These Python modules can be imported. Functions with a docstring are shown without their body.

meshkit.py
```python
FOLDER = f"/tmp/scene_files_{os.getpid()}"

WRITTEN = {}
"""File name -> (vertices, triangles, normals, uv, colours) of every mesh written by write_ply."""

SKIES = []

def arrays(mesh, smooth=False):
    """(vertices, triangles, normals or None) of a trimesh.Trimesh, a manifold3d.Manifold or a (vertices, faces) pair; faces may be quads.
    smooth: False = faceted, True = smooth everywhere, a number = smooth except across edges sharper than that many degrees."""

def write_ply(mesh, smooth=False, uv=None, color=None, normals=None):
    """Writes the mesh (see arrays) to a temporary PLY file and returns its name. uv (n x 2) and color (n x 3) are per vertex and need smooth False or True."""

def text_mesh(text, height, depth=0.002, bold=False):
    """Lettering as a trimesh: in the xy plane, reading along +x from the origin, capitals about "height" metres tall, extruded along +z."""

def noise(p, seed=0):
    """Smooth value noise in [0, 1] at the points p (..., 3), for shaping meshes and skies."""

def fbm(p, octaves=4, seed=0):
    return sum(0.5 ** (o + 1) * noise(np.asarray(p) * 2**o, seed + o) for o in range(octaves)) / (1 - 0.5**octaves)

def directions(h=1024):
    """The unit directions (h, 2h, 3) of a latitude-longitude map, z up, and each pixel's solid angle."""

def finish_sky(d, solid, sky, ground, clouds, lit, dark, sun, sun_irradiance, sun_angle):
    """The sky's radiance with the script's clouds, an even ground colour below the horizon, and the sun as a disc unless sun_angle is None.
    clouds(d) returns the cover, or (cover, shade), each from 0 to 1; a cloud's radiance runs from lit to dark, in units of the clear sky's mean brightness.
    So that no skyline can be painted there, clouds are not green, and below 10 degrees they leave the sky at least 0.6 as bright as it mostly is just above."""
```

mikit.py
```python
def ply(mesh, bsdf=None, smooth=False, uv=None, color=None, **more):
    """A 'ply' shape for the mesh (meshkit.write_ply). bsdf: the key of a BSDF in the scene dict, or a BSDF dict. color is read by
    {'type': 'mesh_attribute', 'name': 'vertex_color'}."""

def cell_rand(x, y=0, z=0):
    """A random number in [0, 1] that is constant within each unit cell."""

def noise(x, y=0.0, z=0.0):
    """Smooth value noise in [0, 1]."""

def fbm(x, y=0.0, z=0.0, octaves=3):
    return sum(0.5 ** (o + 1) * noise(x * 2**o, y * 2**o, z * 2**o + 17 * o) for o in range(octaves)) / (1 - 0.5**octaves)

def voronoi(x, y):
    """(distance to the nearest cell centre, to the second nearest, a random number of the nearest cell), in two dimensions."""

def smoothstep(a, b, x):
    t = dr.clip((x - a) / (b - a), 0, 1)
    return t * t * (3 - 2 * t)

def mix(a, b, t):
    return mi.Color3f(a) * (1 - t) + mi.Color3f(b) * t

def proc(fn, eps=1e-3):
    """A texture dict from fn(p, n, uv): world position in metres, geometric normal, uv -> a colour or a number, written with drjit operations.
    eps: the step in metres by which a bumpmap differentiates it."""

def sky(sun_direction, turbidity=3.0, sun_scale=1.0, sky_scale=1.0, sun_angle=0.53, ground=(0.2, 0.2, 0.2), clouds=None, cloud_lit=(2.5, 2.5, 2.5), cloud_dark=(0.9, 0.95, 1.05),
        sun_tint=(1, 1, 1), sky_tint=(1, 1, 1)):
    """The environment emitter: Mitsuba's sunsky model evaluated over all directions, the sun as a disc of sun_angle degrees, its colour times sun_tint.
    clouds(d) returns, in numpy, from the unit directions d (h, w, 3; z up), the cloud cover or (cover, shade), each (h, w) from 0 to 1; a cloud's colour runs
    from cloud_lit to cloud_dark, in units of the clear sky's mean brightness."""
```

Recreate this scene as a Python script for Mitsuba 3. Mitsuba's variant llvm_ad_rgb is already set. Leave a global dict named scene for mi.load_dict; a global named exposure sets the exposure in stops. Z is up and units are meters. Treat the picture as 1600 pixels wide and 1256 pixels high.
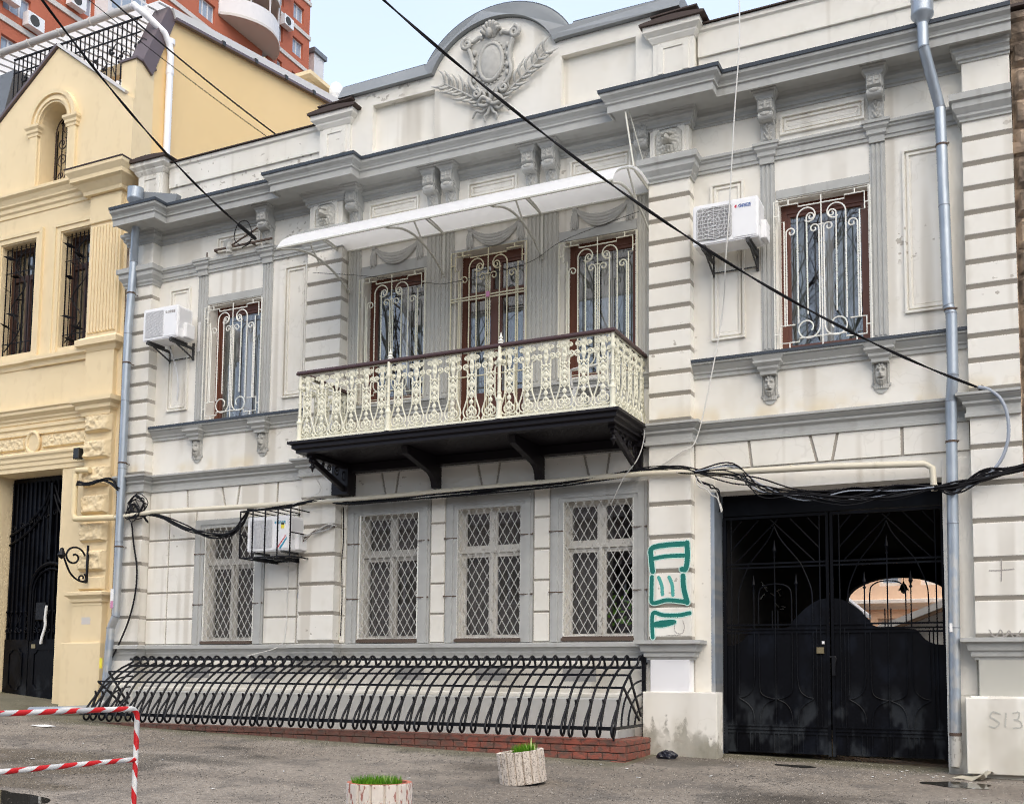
import math, random
import numpy as np, trimesh, shapely
import shapely.geometry as sg
import mitsuba as mi, drjit as dr, mikit, meshkit
from mikit import proc, noise, fbm, voronoi, cell_rand, smoothstep, mix

T = mi.ScalarTransform4f
scene, labels = {}, {}
rng = np.random.default_rng(7)
PI = math.pi

# ---------------------------------------------------------------- camera, sky, exposure
YAW, PITCH, ROLL = 0.43819, 0.08763, 0.00856
EYE = np.array([0.0, -13.11, 0.894])
fw = np.array([-math.sin(YAW) * math.cos(PITCH), math.cos(YAW) * math.cos(PITCH), math.sin(PITCH)])
rt = np.array([math.cos(YAW), math.sin(YAW), 0.0])
up = np.cross(rt, fw)
up = -math.sin(ROLL) * rt + math.cos(ROLL) * up
scene['camera'] = {'type': 'perspective', 'fov_axis': 'x', 'fov': math.degrees(2 * math.atan(800 / 1652.5)),
                   'principal_point_offset_x': -36.7 / 1600, 'principal_point_offset_y': -286.7 / 1256,
                   'near_clip': 0.05, 'far_clip': 3000.0,
                   'to_world': T().look_at(origin=EYE.tolist(), target=(EYE + fw).tolist(), up=up.tolist())}


def cloud_cover(d):
    return np.full(d.shape[:2], 0.68), meshkit.fbm(d * np.array([2.5, 2.5, 5.0]), 4, 3)


scene['sky'] = mikit.sky([0.42, -0.60, 0.70], turbidity=4, sun_scale=0.31, sun_angle=60, sun_tint=(0.93, 0.97, 1.06), clouds=cloud_cover,
                         cloud_lit=(1.50, 1.66, 1.92), cloud_dark=(1.22, 1.40, 1.70), ground=(0.2, 0.19, 0.18))
exposure = 2.95


# ---------------------------------------------------------------- helpers
def numbered(key):
    if key not in scene and key not in labels:
        return key
    k = 1
    while f'{key}_{k:03d}' in scene or f'{key}_{k:03d}' in labels:
        k += 1
    return f'{key}_{k:03d}'


def thing(name, label, cat, group=None, kind=None):
    key = numbered(name)
    labels[key] = {'label': label, 'category': cat}
    if group:
        labels[key]['group'] = group
    if kind:
        labels[key]['kind'] = kind
    return key


_count = {}


def put(key, mesh, mat, smooth=False, **kw):
    """One entry of the scene. Its key takes the next free number."""
    if isinstance(mesh, MB):
        mesh = mesh.mesh()
    if key in _count or key in scene:
        _count[key] = _count.get(key, 0) + 1
        while f'{key}_{_count[key]:03d}' in scene:
            _count[key] += 1
        key = f'{key}_{_count[key]:03d}'
    else:
        _count[key] = 0
    scene[key] = mesh if isinstance(mesh, dict) else mikit.ply(mesh, mat, smooth=smooth, **kw)
    return key


def single(name, mesh, mat, label, cat, smooth=False, group=None, kind=None, **kw):
    key = put(name, mesh, mat, smooth, **kw)
    labels[key] = {'label': label, 'category': cat}
    if group:
        labels[key]['group'] = group
    if kind:
        labels[key]['kind'] = kind
    return key


def moved(ply_dict, m):
    return {**ply_dict, 'to_world': m}


def tri(poly):
    v, f = trimesh.creation.triangulate_polygon(poly, engine='earcut')
    return np.asarray(v), np.asarray(f)


BOXF = np.array([[0, 2, 1], [0, 3, 2], [4, 5, 6], [4, 6, 7], [0, 1, 5], [0, 5, 4], [1, 2, 6], [1, 6, 5], [2, 3, 7], [2, 7, 6], [3, 0, 4], [3, 4, 7]])


class MB:
    def __init__(self):
        self.v, self.f, self.n = [], [], 0

    def add(self, v, f):
        v, f = np.asarray(v, float), np.asarray(f, int)
        self.v.append(v)
        self.f.append(f + self.n)
        self.n += len(v)
        return self

    def mesh(self):
        return np.vstack(self.v), np.vstack(self.f)

    def box(self, x0, x1, y0, y1, z0, z1):
        x0, x1 = min(x0, x1), max(x0, x1)
        y0, y1 = min(y0, y1), max(y0, y1)
        z0, z1 = min(z0, z1), max(z0, z1)
        v = [[x0, y0, z0], [x1, y0, z0], [x1, y1, z0], [x0, y1, z0], [x0, y0, z1], [x1, y0, z1], [x1, y1, z1], [x0, y1, z1]]
        return self.add(v, BOXF)

    def block(self, x0, x1, yb, yf, z0, z1, b=0.012, bs=None):
        """A block whose front face (at yf, towards -y) has bevelled edges; bs bevels the sides less or more."""
        bs = b if bs is None else bs
        ym = yf + b
        r0 = [[x0, yb, z0], [x1, yb, z0], [x1, yb, z1], [x0, yb, z1]]
        r1 = [[x0, ym, z0], [x1, ym, z0], [x1, ym, z1], [x0, ym, z1]]
        r2 = [[x0 + bs, yf, z0 + b], [x1 - bs, yf, z0 + b], [x1 - bs, yf, z1 - b], [x0 + bs, yf, z1 - b]]
        f = []
        for a in (0, 4):
            for k in range(4):
                i, j = a + k, a + (k + 1) % 4
                f += [[i, j, j + 4], [i, j + 4, i + 4]]
        f += [[8, 9, 10], [8, 10, 11], [0, 2, 1], [0, 3, 2]]
        return self.add(r0 + r1 + r2, np.array(f)[:, ::1])

    def prism(self, poly, y0, y1):
        """A polygon in the xz plane, extruded from y0 to y1."""
        if not hasattr(poly, 'exterior'):
            if hasattr(poly, 'geoms'):
                for g in poly.geoms:
                    self.prism(g, y0, y1)
                return self
            poly = sg.Polygon(poly)
        poly = sg.polygon.orient(poly.buffer(0) if not poly.is_valid else poly)
        v, f = tri(poly)
        n = len(v)
        a = np.column_stack([v[:, 0], np.full(n, y0), v[:, 1]])
        b = np.column_stack([v[:, 0], np.full(n, y1), v[:, 1]])
        # front (y0) faces -y
        t = v[f]
        area = np.cross(t[:, 1] - t[:, 0], t[:, 2] - t[:, 0])
        f = np.where((area > 0)[:, None], f, f[:, ::-1])
        self.add(a, f)
        self.add(b, f[:, ::-1])
        for ring in [poly.exterior, *poly.interiors]:
            p = np.asarray(ring.coords)[:-1]
            m = len(p)
            vv = np.vstack([np.column_stack([p[:, 0], np.full(m, y0), p[:, 1]]), np.column_stack([p[:, 0], np.full(m, y1), p[:, 1]])])
            i = np.arange(m)
            j = (i + 1) % m
            self.add(vv, np.vstack([np.column_stack([i, j + m, j]), np.column_stack([i, i + m, j + m])]))
        return self

    def prism_x(self, poly, x0, x1):
        """A polygon in the yz plane, extruded along x."""
        m = MB().prism(poly, x0, x1).mesh()
        v = m[0][:, [1, 0, 2]]
        return self.add(v, m[1][:, ::-1])

    def prism_z(self, poly, z0, z1):
        m = MB().prism(poly, z0, z1).mesh()
        return self.add(m[0][:, [0, 2, 1]], m[1][:, ::-1])

    def tube(self, pts, r, n=6, closed=False, caps=True, squash=None):
        p = np.asarray(pts, float)
        if p.shape[1] == 2:
            p = np.column_stack([p[:, 0], np.zeros(len(p)), p[:, 1]])
        r = np.broadcast_to(np.asarray(r, float), (len(p),))
        if closed:
            t = np.roll(p, -1, 0) - np.roll(p, 1, 0)
        else:
            t = np.gradient(p, axis=0)
        t = t / (np.linalg.norm(t, axis=1, keepdims=True) + 1e-12)
        a = np.zeros_like(p)
        a0 = np.cross(t[0], [0, 1.0, 0.0] if abs(t[0, 1]) < 0.9 else [1.0, 0, 0])
        a[0] = a0 / np.linalg.norm(a0)
        for k in range(1, len(p)):
            w = a[k - 1] - t[k] * (a[k - 1] @ t[k])
            a[k] = w / (np.linalg.norm(w) + 1e-12)
        b = np.cross(t, a)
        # widen at bends so that the section keeps its width
        ang = (np.arange(n) + 0.5) * 2 * PI / n
        rr = r[:, None, None]
        sa, sb = (1, 1) if squash is None else squash
        v = (p[:, None] + rr * (sa * np.cos(ang)[None, :, None] * a[:, None] + sb * np.sin(ang)[None, :, None] * b[:, None])).reshape(-1, 3)
        m = len(p)
        i, j = np.meshgrid(np.arange(m if closed else m - 1), np.arange(n), indexing='ij')
        i2 = (i + 1) % m
        j2 = (j + 1) % n
        q = np.stack([i * n + j, i * n + j2, i2 * n + j2, i2 * n + j], -1).reshape(-1, 4)
        f = np.vstack([q[:, [0, 1, 2]], q[:, [0, 2, 3]]])
        if caps and not closed:
            k = np.arange(1, n - 1)
            f = np.vstack([f, np.column_stack([np.zeros_like(k), k + 1, k]), np.column_stack([np.zeros_like(k), k, k + 1]) + (m - 1) * n])
        return self.add(v, f)

    def bar(self, a, b, w, d=None):
        """A square bar from a to b (w across, d deep along y where possible)."""
        a, b = np.asarray(a, float), np.asarray(b, float)
        d = w if d is None else d
        t = (b - a) / np.linalg.norm(b - a)
        s = np.cross(t, [0, 1.0, 0]) if abs(t[1]) < 0.95 else np.array([1.0, 0, 0])
        s /= np.linalg.norm(s)
        q = np.cross(t, s)
        c = [(-1, -1), (1, -1), (1, 1), (-1, 1)]
        v = [e + s * w / 2 * i + q * d / 2 * j for e in (a, b) for i, j in c]
        return self.add(v, BOXF)

    def ball(self, c, r, n=8):
        r = np.broadcast_to(np.asarray(r, float), (3,))
        s = SPH[n]
        return self.add(s[0] * r + np.asarray(c, float), s[1])

    def lathe(self, prof, c=(0, 0, 0), n=12, squash=(1, 1)):
        """prof: (radius, height) pairs, turned about z."""
        p = np.asarray(prof, float)
        ang = np.arange(n) * 2 * PI / n
        v = np.stack([p[:, None, 0] * np.cos(ang) * squash[0], p[:, None, 0] * np.sin(ang) * squash[1], np.broadcast_to(p[:, None, 1], (len(p), n))], -1).reshape(-1, 3) + np.asarray(c, float)
        i, j = np.meshgrid(np.arange(len(p) - 1), np.arange(n), indexing='ij')
        q = np.stack([i * n + j, i * n + (j + 1) % n, (i + 1) * n + (j + 1) % n, (i + 1) * n + j], -1).reshape(-1, 4)
        return self.add(v, np.vstack([q[:, [0, 1, 2]], q[:, [0, 2, 3]]]))

    def grid(self, P):
        """A surface through an (a, b, 3) array of points."""
        a, b = P.shape[:2]
        i, j = np.meshgrid(np.arange(a - 1), np.arange(b - 1), indexing='ij')
        q = np.stack([i * b + j, (i + 1) * b + j, (i + 1) * b + j + 1, i * b + j + 1], -1).reshape(-1, 4)
        return self.add(P.reshape(-1, 3), np.vstack([q[:, [0, 1, 2]], q[:, [0, 2, 3]]]))

    def shift(self, d):
        self.v = [v + np.asarray(d, float) for v in self.v]
        return self

    def mirror_x(self, c=0.0):
        self.v = [np.column_stack([2 * c - v[:, 0], v[:, 1:]]) for v in self.v]
        self.f = [f[:, ::-1] for f in self.f]
        return self

    def rot_z(self, a, c=(0, 0)):
        ca, sa = math.cos(a), math.sin(a)
        for k, v in enumerate(self.v):
            x, y = v[:, 0] - c[0], v[:, 1] - c[1]
            self.v[k] = np.column_stack([c[0] + ca * x - sa * y, c[1] + sa * x + ca * y, v[:, 2]])
        return self


SPH = {}
for _n in (6, 8, 12, 16):
    _m = trimesh.creation.uv_sphere(1.0, count=[_n, _n * 2 if _n < 12 else int(_n * 1.5)])
    SPH[_n] = (np.array(_m.vertices), np.array(_m.faces))


def mould(path, prof, caps=True):
    """Sweeps a moulding profile (out, z) along a plan polyline (x, y) with mitred corners; out points to the right hand of travel reversed (towards -y when the path runs along +x)."""
    p = np.asarray(path, float)
    q = np.asarray(prof, float)
    d = np.diff(p, axis=0)
    d /= np.linalg.norm(d, axis=1, keepdims=True)
    nrm = np.column_stack([d[:, 1], -d[:, 0]])
    m = np.zeros_like(p)
    m[0], m[-1] = nrm[0], nrm[-1]
    for k in range(1, len(p) - 1):
        s = nrm[k - 1] + nrm[k]
        m[k] = s / (1 + nrm[k - 1] @ nrm[k])
    V = np.zeros((len(p), len(q), 3))
    V[:, :, :2] = p[:, None] + m[:, None] * q[None, :, :1]
    V[:, :, 2] = q[None, :, 1]
    b = MB()
    # separate faces per profile edge keep crisp edges; closed profile loop
    n = len(q)
    for k in range(n):
        k2 = (k + 1) % n
        b.grid(np.stack([V[:, k2], V[:, k]], 1)) if False else b.grid(np.stack([V[:, k], V[:, k2]], 1))
    if caps:
        vv, ff = tri(sg.Polygon(q))
        tr = vv[ff]
        ar = np.cross(tr[:, 1] - tr[:, 0], tr[:, 2] - tr[:, 0])
        ff = np.where((ar > 0)[:, None], ff, ff[:, ::-1])
        for e, rev in ((0, True), (-1, False)):
            P3 = np.column_stack([p[e, 0] + m[e, 0] * vv[:, 0], p[e, 1] + m[e, 1] * vv[:, 0], vv[:, 1]])
            b.add(P3, ff[:, ::-1] if rev else ff)
    return b


def arc(c, r, a0, a1, n=12, rz=None):
    """Points (x, z) on a circle arc, degrees."""
    a = np.radians(np.linspace(a0, a1, n))
    return np.column_stack([c[0] + r * np.cos(a), c[1] + (rz or r) * np.sin(a)])


def spiral(c, r0, r1, a0, a1, n=28):
    a = np.radians(np.linspace(a0, a1, n))
    r = np.linspace(r0, r1, n)
    return np.column_stack([c[0] + r * np.cos(a), c[1] + r * np.sin(a)])


def bez(p0, p1, p2, p3, n=12):
    t = np.linspace(0, 1, n)[:, None]
    p0, p1, p2, p3 = (np.asarray(x, float) for x in (p0, p1, p2, p3))
    return (1 - t) ** 3 * p0 + 3 * (1 - t) ** 2 * t * p1 + 3 * (1 - t) * t * t * p2 + t ** 3 * p3


def spline(pts, n=8):
    """Catmull-Rom through the points."""
    p = np.asarray(pts, float)
    p = np.vstack([2 * p[0] - p[1], p, 2 * p[-1] - p[-2]])
    out = []
    for k in range(1, len(p) - 2):
        t = np.linspace(0, 1, n, endpoint=False)[:, None]
        a, b, c, d = p[k - 1], p[k], p[k + 1], p[k + 2]
        out.append(0.5 * (2 * b + (c - a) * t + (2 * a - 5 * b + 4 * c - d) * t * t + (3 * b - a - 3 * c + d) * t ** 3))
    return np.vstack(out + [p[-2:-1]])


def relief(w, h, fn, nx=30, ny=40, c=(0, 0, 0)):
    """A carved panel w x h, centre c (on its ground plane), raised by fn(u, v) metres towards -y; u, v from -1 to 1."""
    u, v = np.meshgrid(np.linspace(-1, 1, nx), np.linspace(-1, 1, ny), indexing='ij')
    z = fn(u, v)
    z[0], z[-1], z[:, 0], z[:, -1] = 0, 0, 0, 0
    P = np.stack([c[0] + u * w / 2, c[1] - z, c[2] + v * h / 2], -1)
    return MB().grid(P)


def gz(x, y):
    """Height of the sloping pavement."""
    x, y = np.asarray(x, float), np.asarray(y, float)
    t = np.clip(x + 4, -14, 8)
    yy = np.clip(y, -15, 0.6)
    return -0.05 - 0.028 * t + 0.046 * yy + 0.03 * np.maximum(0, -(t + 8.2)) ** 1.3
# ---------------------------------------------------------------- materials
def mat(name, base, rough=0.6, metal=0.0, spec=0.5, bump=None, two=True, **kw):
    b = {'type': 'principled', 'base_color': base if isinstance(base, dict) else {'type': 'rgb', 'value': list(base)},
         'roughness': rough, 'metallic': metal, 'specular': spec, **kw}
    if bump:
        b = {'type': 'bumpmap', 'arbitrary': bump[0], 'scale': bump[1], 'bsdf': b}
    scene[name] = {'type': 'twosided', 'bsdf': b} if two else b
    return name


def plaster(p, n, uv):
    s = fbm(p.x * 0.9, p.z * 0.55, p.y, 4)
    f = fbm(p.x * 7, p.z * 5, p.y * 7, 3)
    streak = noise(p.x * 11, p.z * 0.55, p.y * 5) * noise(p.x * 2.3, p.z * 0.4, 5)
    c = mix((0.695, 0.673, 0.612), (0.73, 0.713, 0.66), smoothstep(0.35, 0.65, s))
    c = mix(c, (0.60, 0.57, 0.49), smoothstep(0.5, 0.85, f) * 0.30)
    c = mix(c, (0.44, 0.40, 0.33), smoothstep(0.42, 0.75, streak) * 0.5)
    # damp, mossy foot of the wall and grime in patches
    foot = smoothstep(0.75, 0.0, p.z + 0.5 * (fbm(p.x * 9, p.z * 6, p.y * 9, 3) - 0.5)) * smoothstep(0.42, 0.62, fbm(p.x * 2.5, p.z * 2.0, p.y * 2 + 9, 3))
    c = mix(c, (0.40, 0.375, 0.29), foot * 0.5)
    fine = fbm(p.x * 24, p.z * 20, p.y * 24, 3)
    drip = smoothstep(0.10, -0.05, p.z - 0.42 * noise(p.x * 16, 3, p.y * 16) * noise(p.x * 3.1, 9, p.y * 3) * (0.4 + 1.2 * fine) - 0.16 * (fine - 0.4))
    c = mix(c, mix((0.07, 0.066, 0.045), (0.24, 0.225, 0.17), fine), drip * smoothstep(0.15, 0.6, fbm(p.x * 5, p.z * 3, 41, 3)) * 0.7 * smoothstep(-0.7, -0.75, p.x))
    crack = smoothstep(0.50, 0.515, fbm(p.x * 3, p.z * 3, p.y * 3 + 31, 4)) * smoothstep(0.535, 0.52, fbm(p.x * 3, p.z * 3, p.y * 3 + 31, 4))
    c = mix(c, (0.34, 0.31, 0.26), crack * smoothstep(0.70, 0.8, noise(p.x * 0.8, p.z * 0.8, 3)) * 0.12)
    sill = smoothstep(4.17, 4.22, p.z) * smoothstep(4.50, 4.24, p.z) * smoothstep(0.35, 0.75, fbm(p.x * 4, p.z * 3, 8, 3))
    c = mix(c, (0.60, 0.49, 0.30), sill * 0.55)
    chip = smoothstep(0.69, 0.72, fbm(p.x * 13 + 3, p.z * 17, p.y * 13, 3)) * smoothstep(0.70, 0.85, noise(p.x * 0.7, p.z * 1.3, 21))
    c = mix(c, (0.33, 0.30, 0.25), chip * 0.75)
    soot = smoothstep(0.55, 0.8, noise(p.x * 5, p.z * 0.35, 17)) * smoothstep(0.5, 0.75, noise(p.x * 1.1, p.z * 0.5, 29))
    c = mix(c, (0.47, 0.44, 0.38), soot * 0.5)
    return c


def plaster_bump(p, n, uv):
    return fbm(p.x * 14, p.z * 14, p.y * 14, 3)


def grey_trim(p, n, uv):
    f = fbm(p.x * 5, p.z * 9, p.y * 6, 3)
    s = noise(p.x * 14, p.z * 0.9, p.y * 6)
    c = mix((0.36, 0.364, 0.352), (0.43, 0.436, 0.42), f)
    c = mix(c, (0.27, 0.262, 0.24), smoothstep(0.6, 0.95, s) * 0.35)
    return c


def stone_relief(p, n, uv):
    f = fbm(p.x * 16, p.z * 16, p.y * 16, 3)
    return mix((0.36, 0.357, 0.335), (0.47, 0.467, 0.44), f)


def zinc_sheet(p, n, uv):
    f = fbm(p.x * 1.4, p.z * 4, p.y * 4, 4)
    return mix((0.175, 0.19, 0.20), (0.24, 0.255, 0.265), f)


def zinc_pipe(p, n, uv):
    f = fbm(p.x * 10, p.z * 7, p.y * 10, 3)
    w = smoothstep(0.52, 0.66, noise(p.x * 15, p.z * 2.2, 3))
    c = mix((0.29, 0.335, 0.385), (0.43, 0.475, 0.525), f)
    low = smoothstep(3.3, 2.0, p.z) * smoothstep(0.42, 0.62, fbm(p.x * 13, p.z * 8, 7, 3))
    return mix(mix(c, (0.28, 0.32, 0.37), w * 0.5), (0.50, 0.49, 0.46), low * 0.6)


def asphalt(p, n, uv):
    big = smoothstep(0.25, 0.75, fbm(p.x * 0.45, p.y * 0.8, 0, 4))
    mid = fbm(p.x * 2.5, p.y * 2.5, 3, 3)
    g = noise(p.x * 34, p.y * 34, 1)
    g2 = noise(p.x * 85, p.y * 85, 2)
    c = mix((0.142, 0.122, 0.101), (0.20, 0.176, 0.149), big)
    c = mix(c, (0.085, 0.077, 0.069), smoothstep(0.45, 0.8, mid) * 0.6)
    c = c * (0.66 + 0.42 * g + 0.28 * g2)
    peb = smoothstep(0.93, 0.97, noise(p.x * 30, p.y * 30, 8))
    c = mix(c, (0.33, 0.31, 0.28), peb * 0.7)
    wet = smoothstep(0.52, 0.66, fbm(p.x * 0.55 + 3.1, p.y * 0.9 + 1.7, 4, 3))
    c = mix(c, c * 0.5, wet * 0.8)
    ck = fbm(p.x * 1.1, p.y * 1.1, 12, 4)
    c = mix(c, (0.03, 0.028, 0.025), smoothstep(0.496, 0.5, ck) * smoothstep(0.506, 0.502, ck) * 0.7)
    foot = dr.select(p.x < -4.3, -1.2, 0.25)
    moss = smoothstep(-0.75, -0.1, p.y - foot) * smoothstep(0.36, 0.62, mid + 0.4 * smoothstep(-0.4, 0.0, p.y - foot))
    return mix(c, (0.085, 0.082, 0.05), moss * 0.7)


def asphalt_rough(p, n, uv):
    wet = smoothstep(0.52, 0.66, fbm(p.x * 0.55 + 3.1, p.y * 0.9 + 1.7, 4, 3))
    return 0.82 - 0.42 * wet


def asphalt_bump(p, n, uv):
    return 1.3 * noise(p.x * 36, p.y * 36, 1) + 0.6 * noise(p.x * 90, p.y * 90, 4) + 1.5 * fbm(p.x * 6, p.y * 6, 2, 2)


def flaking(p, n, uv):
    f = fbm(p.x * 45, p.z * 24, p.y * 30, 3)
    c = mix((0.33, 0.32, 0.29), (0.46, 0.45, 0.42), fbm(p.x * 5, p.z * 4, 2, 3))
    return mix(c, (0.09, 0.07, 0.05), smoothstep(0.62, 0.70, f) * 0.5)


def brick_col(p, n, uv):
    f = fbm(p.x * 18, p.y * 18, p.z * 18, 3)
    r = noise(p.x * 2.6, p.y * 2.6, 4) * smoothstep(-9.0, -5.0, p.x)
    c = mix((0.135, 0.058, 0.042), (0.30, 0.078, 0.05), r)
    return mix(c, (0.095, 0.07, 0.055), smoothstep(0.38, 0.75, f) * 0.8)


def aggregate(p, n, uv):
    a, b, w = voronoi(p.x * 75 + p.y * 40, p.z * 75)
    f = fbm(p.x * 6, p.y * 6, p.z * 6, 3)
    c = mix((0.50, 0.44, 0.38), (0.60, 0.54, 0.47), f)
    c = mix(c, (0.20, 0.165, 0.135), smoothstep(0.62, 0.8, w) * smoothstep(0.6, 0.3, a))
    return mix(c, (0.17, 0.14, 0.115), smoothstep(0.72, 0.80, noise(p.x * 75, p.z * 75, p.y * 75)) * 0.6)


def painted_tub(p, n, uv):
    f = fbm(p.x * 46, p.y * 46, p.z * 16, 3)
    c = mix((0.62, 0.57, 0.51), (0.55, 0.49, 0.43), f)
    return mix(c, (0.27, 0.055, 0.04), smoothstep(0.60, 0.66, f) * 0.8)


def yellow_plaster(p, n, uv):
    f = fbm(p.x * 1.6, p.z * 1.2, p.y * 1.6, 4)
    g = fbm(p.x * 9, p.z * 5, p.y * 9, 3)
    c = mix((0.705, 0.58, 0.365), (0.75, 0.625, 0.415), f)
    return mix(c, (0.62, 0.50, 0.31), smoothstep(0.55, 0.8, g) * 0.35)


def orange_plaster(p, n, uv):
    f = fbm(p.x * 0.8, p.z * 0.7, p.y * 0.8, 4)
    return mix((0.76, 0.56, 0.285), (0.80, 0.60, 0.325), f)


def rough_bump(p, n, uv):
    return fbm(p.x * 24, p.z * 24, p.y * 24, 3)


def red_cladding(p, n, uv):
    f = fbm(p.x * 0.2, p.y * 0.25, p.z * 0.2, 3)
    return mix((0.40, 0.105, 0.055), (0.45, 0.135, 0.075), f)


def old_stone(p, n, uv):
    f = fbm(p.x * 6, p.z * 5, p.y * 6, 4)
    return mix((0.11, 0.085, 0.065), (0.34, 0.255, 0.185), smoothstep(0.3, 0.7, f))


def stripes(p, n, uv):
    s = uv.y * 4.6 + uv.x
    s = s - dr.floor(s)
    w = fbm(uv.y * 9, uv.x * 4, 1, 2)
    a = smoothstep(0.5, 0.515, s + 0.42 * (w - 0.5))
    return mix(mix((0.66, 0.66, 0.65), (0.45, 0.46, 0.47), smoothstep(0.45, 0.7, fbm(uv.y * 5, uv.x * 2, 7, 3))), (0.52, 0.012, 0.016), a)


def gate_paint(p, n, uv):
    f = fbm(p.x * 5, p.z * 3, 2, 4)
    c = mix((0.001, 0.0013, 0.003), (0.004, 0.0055, 0.010), smoothstep(0.45, 0.8, f))
    dust = smoothstep(0.45, 0.75, fbm(p.x * 8, p.z * 4, 5, 3)) * smoothstep(0.95, 0.45, p.z)
    return mix(c, (0.035, 0.04, 0.046), dust * 0.6)


def grass_col(p, n, uv):
    f = noise(p.x * 60, p.y * 60, p.z * 20)
    return mix((0.06, 0.19, 0.015), (0.16, 0.36, 0.03), f)


def dead_soil(p, n, uv):
    return mix((0.03, 0.022, 0.015), (0.075, 0.055, 0.04), fbm(p.x * 40, p.y * 40, 1, 3))


def curtain_col(p, n, uv):
    return mix((0.26, 0.27, 0.265), (0.36, 0.365, 0.355), noise(p.x * 6, p.z * 0.5, 3))


mat('plaster', proc(plaster), 0.85, spec=0.2, bump=(proc(plaster_bump), 0.0035))
mat('trim', proc(grey_trim), 0.8, spec=0.25)
mat('swag_stone', (0.52, 0.51, 0.465), 0.85, spec=0.2)
mat('relief_stone', proc(stone_relief), 0.85, spec=0.2)
mat('attic_zinc', proc(zinc_sheet), 0.55, spec=0.4)
mat('zinc', proc(zinc_pipe), 0.42, 0.55)
mat('roof_metal', (0.045, 0.055, 0.07), 0.45)
mat('rusty_metal', (0.05, 0.032, 0.026), 0.7)
mat('black_iron', (0.0035, 0.0038, 0.006), 0.42, spec=0.3)
mat('gate_black', proc(gate_paint), 0.45, spec=0.14)
mat('white_iron', (0.74, 0.735, 0.68), 0.45)
mat('cream_iron', (0.69, 0.675, 0.545), 0.5)
mat('door_iron', (0.62, 0.575, 0.40), 0.5)
mat('lattice_iron', (0.47, 0.465, 0.44), 0.6)
mat('rust_iron', (0.085, 0.058, 0.044), 0.8)
mat('brown_frame', (0.115, 0.038, 0.021), 0.4)
mat('old_paint', proc(flaking), 0.8)
mat('old_white_paint', proc(lambda p, n, uv: flaking(p, n, uv) * 1.35), 0.8)
mat('grit_pale', (0.34, 0.31, 0.27), 0.9)
mat('grit_dark', (0.05, 0.045, 0.04), 0.9)
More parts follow.
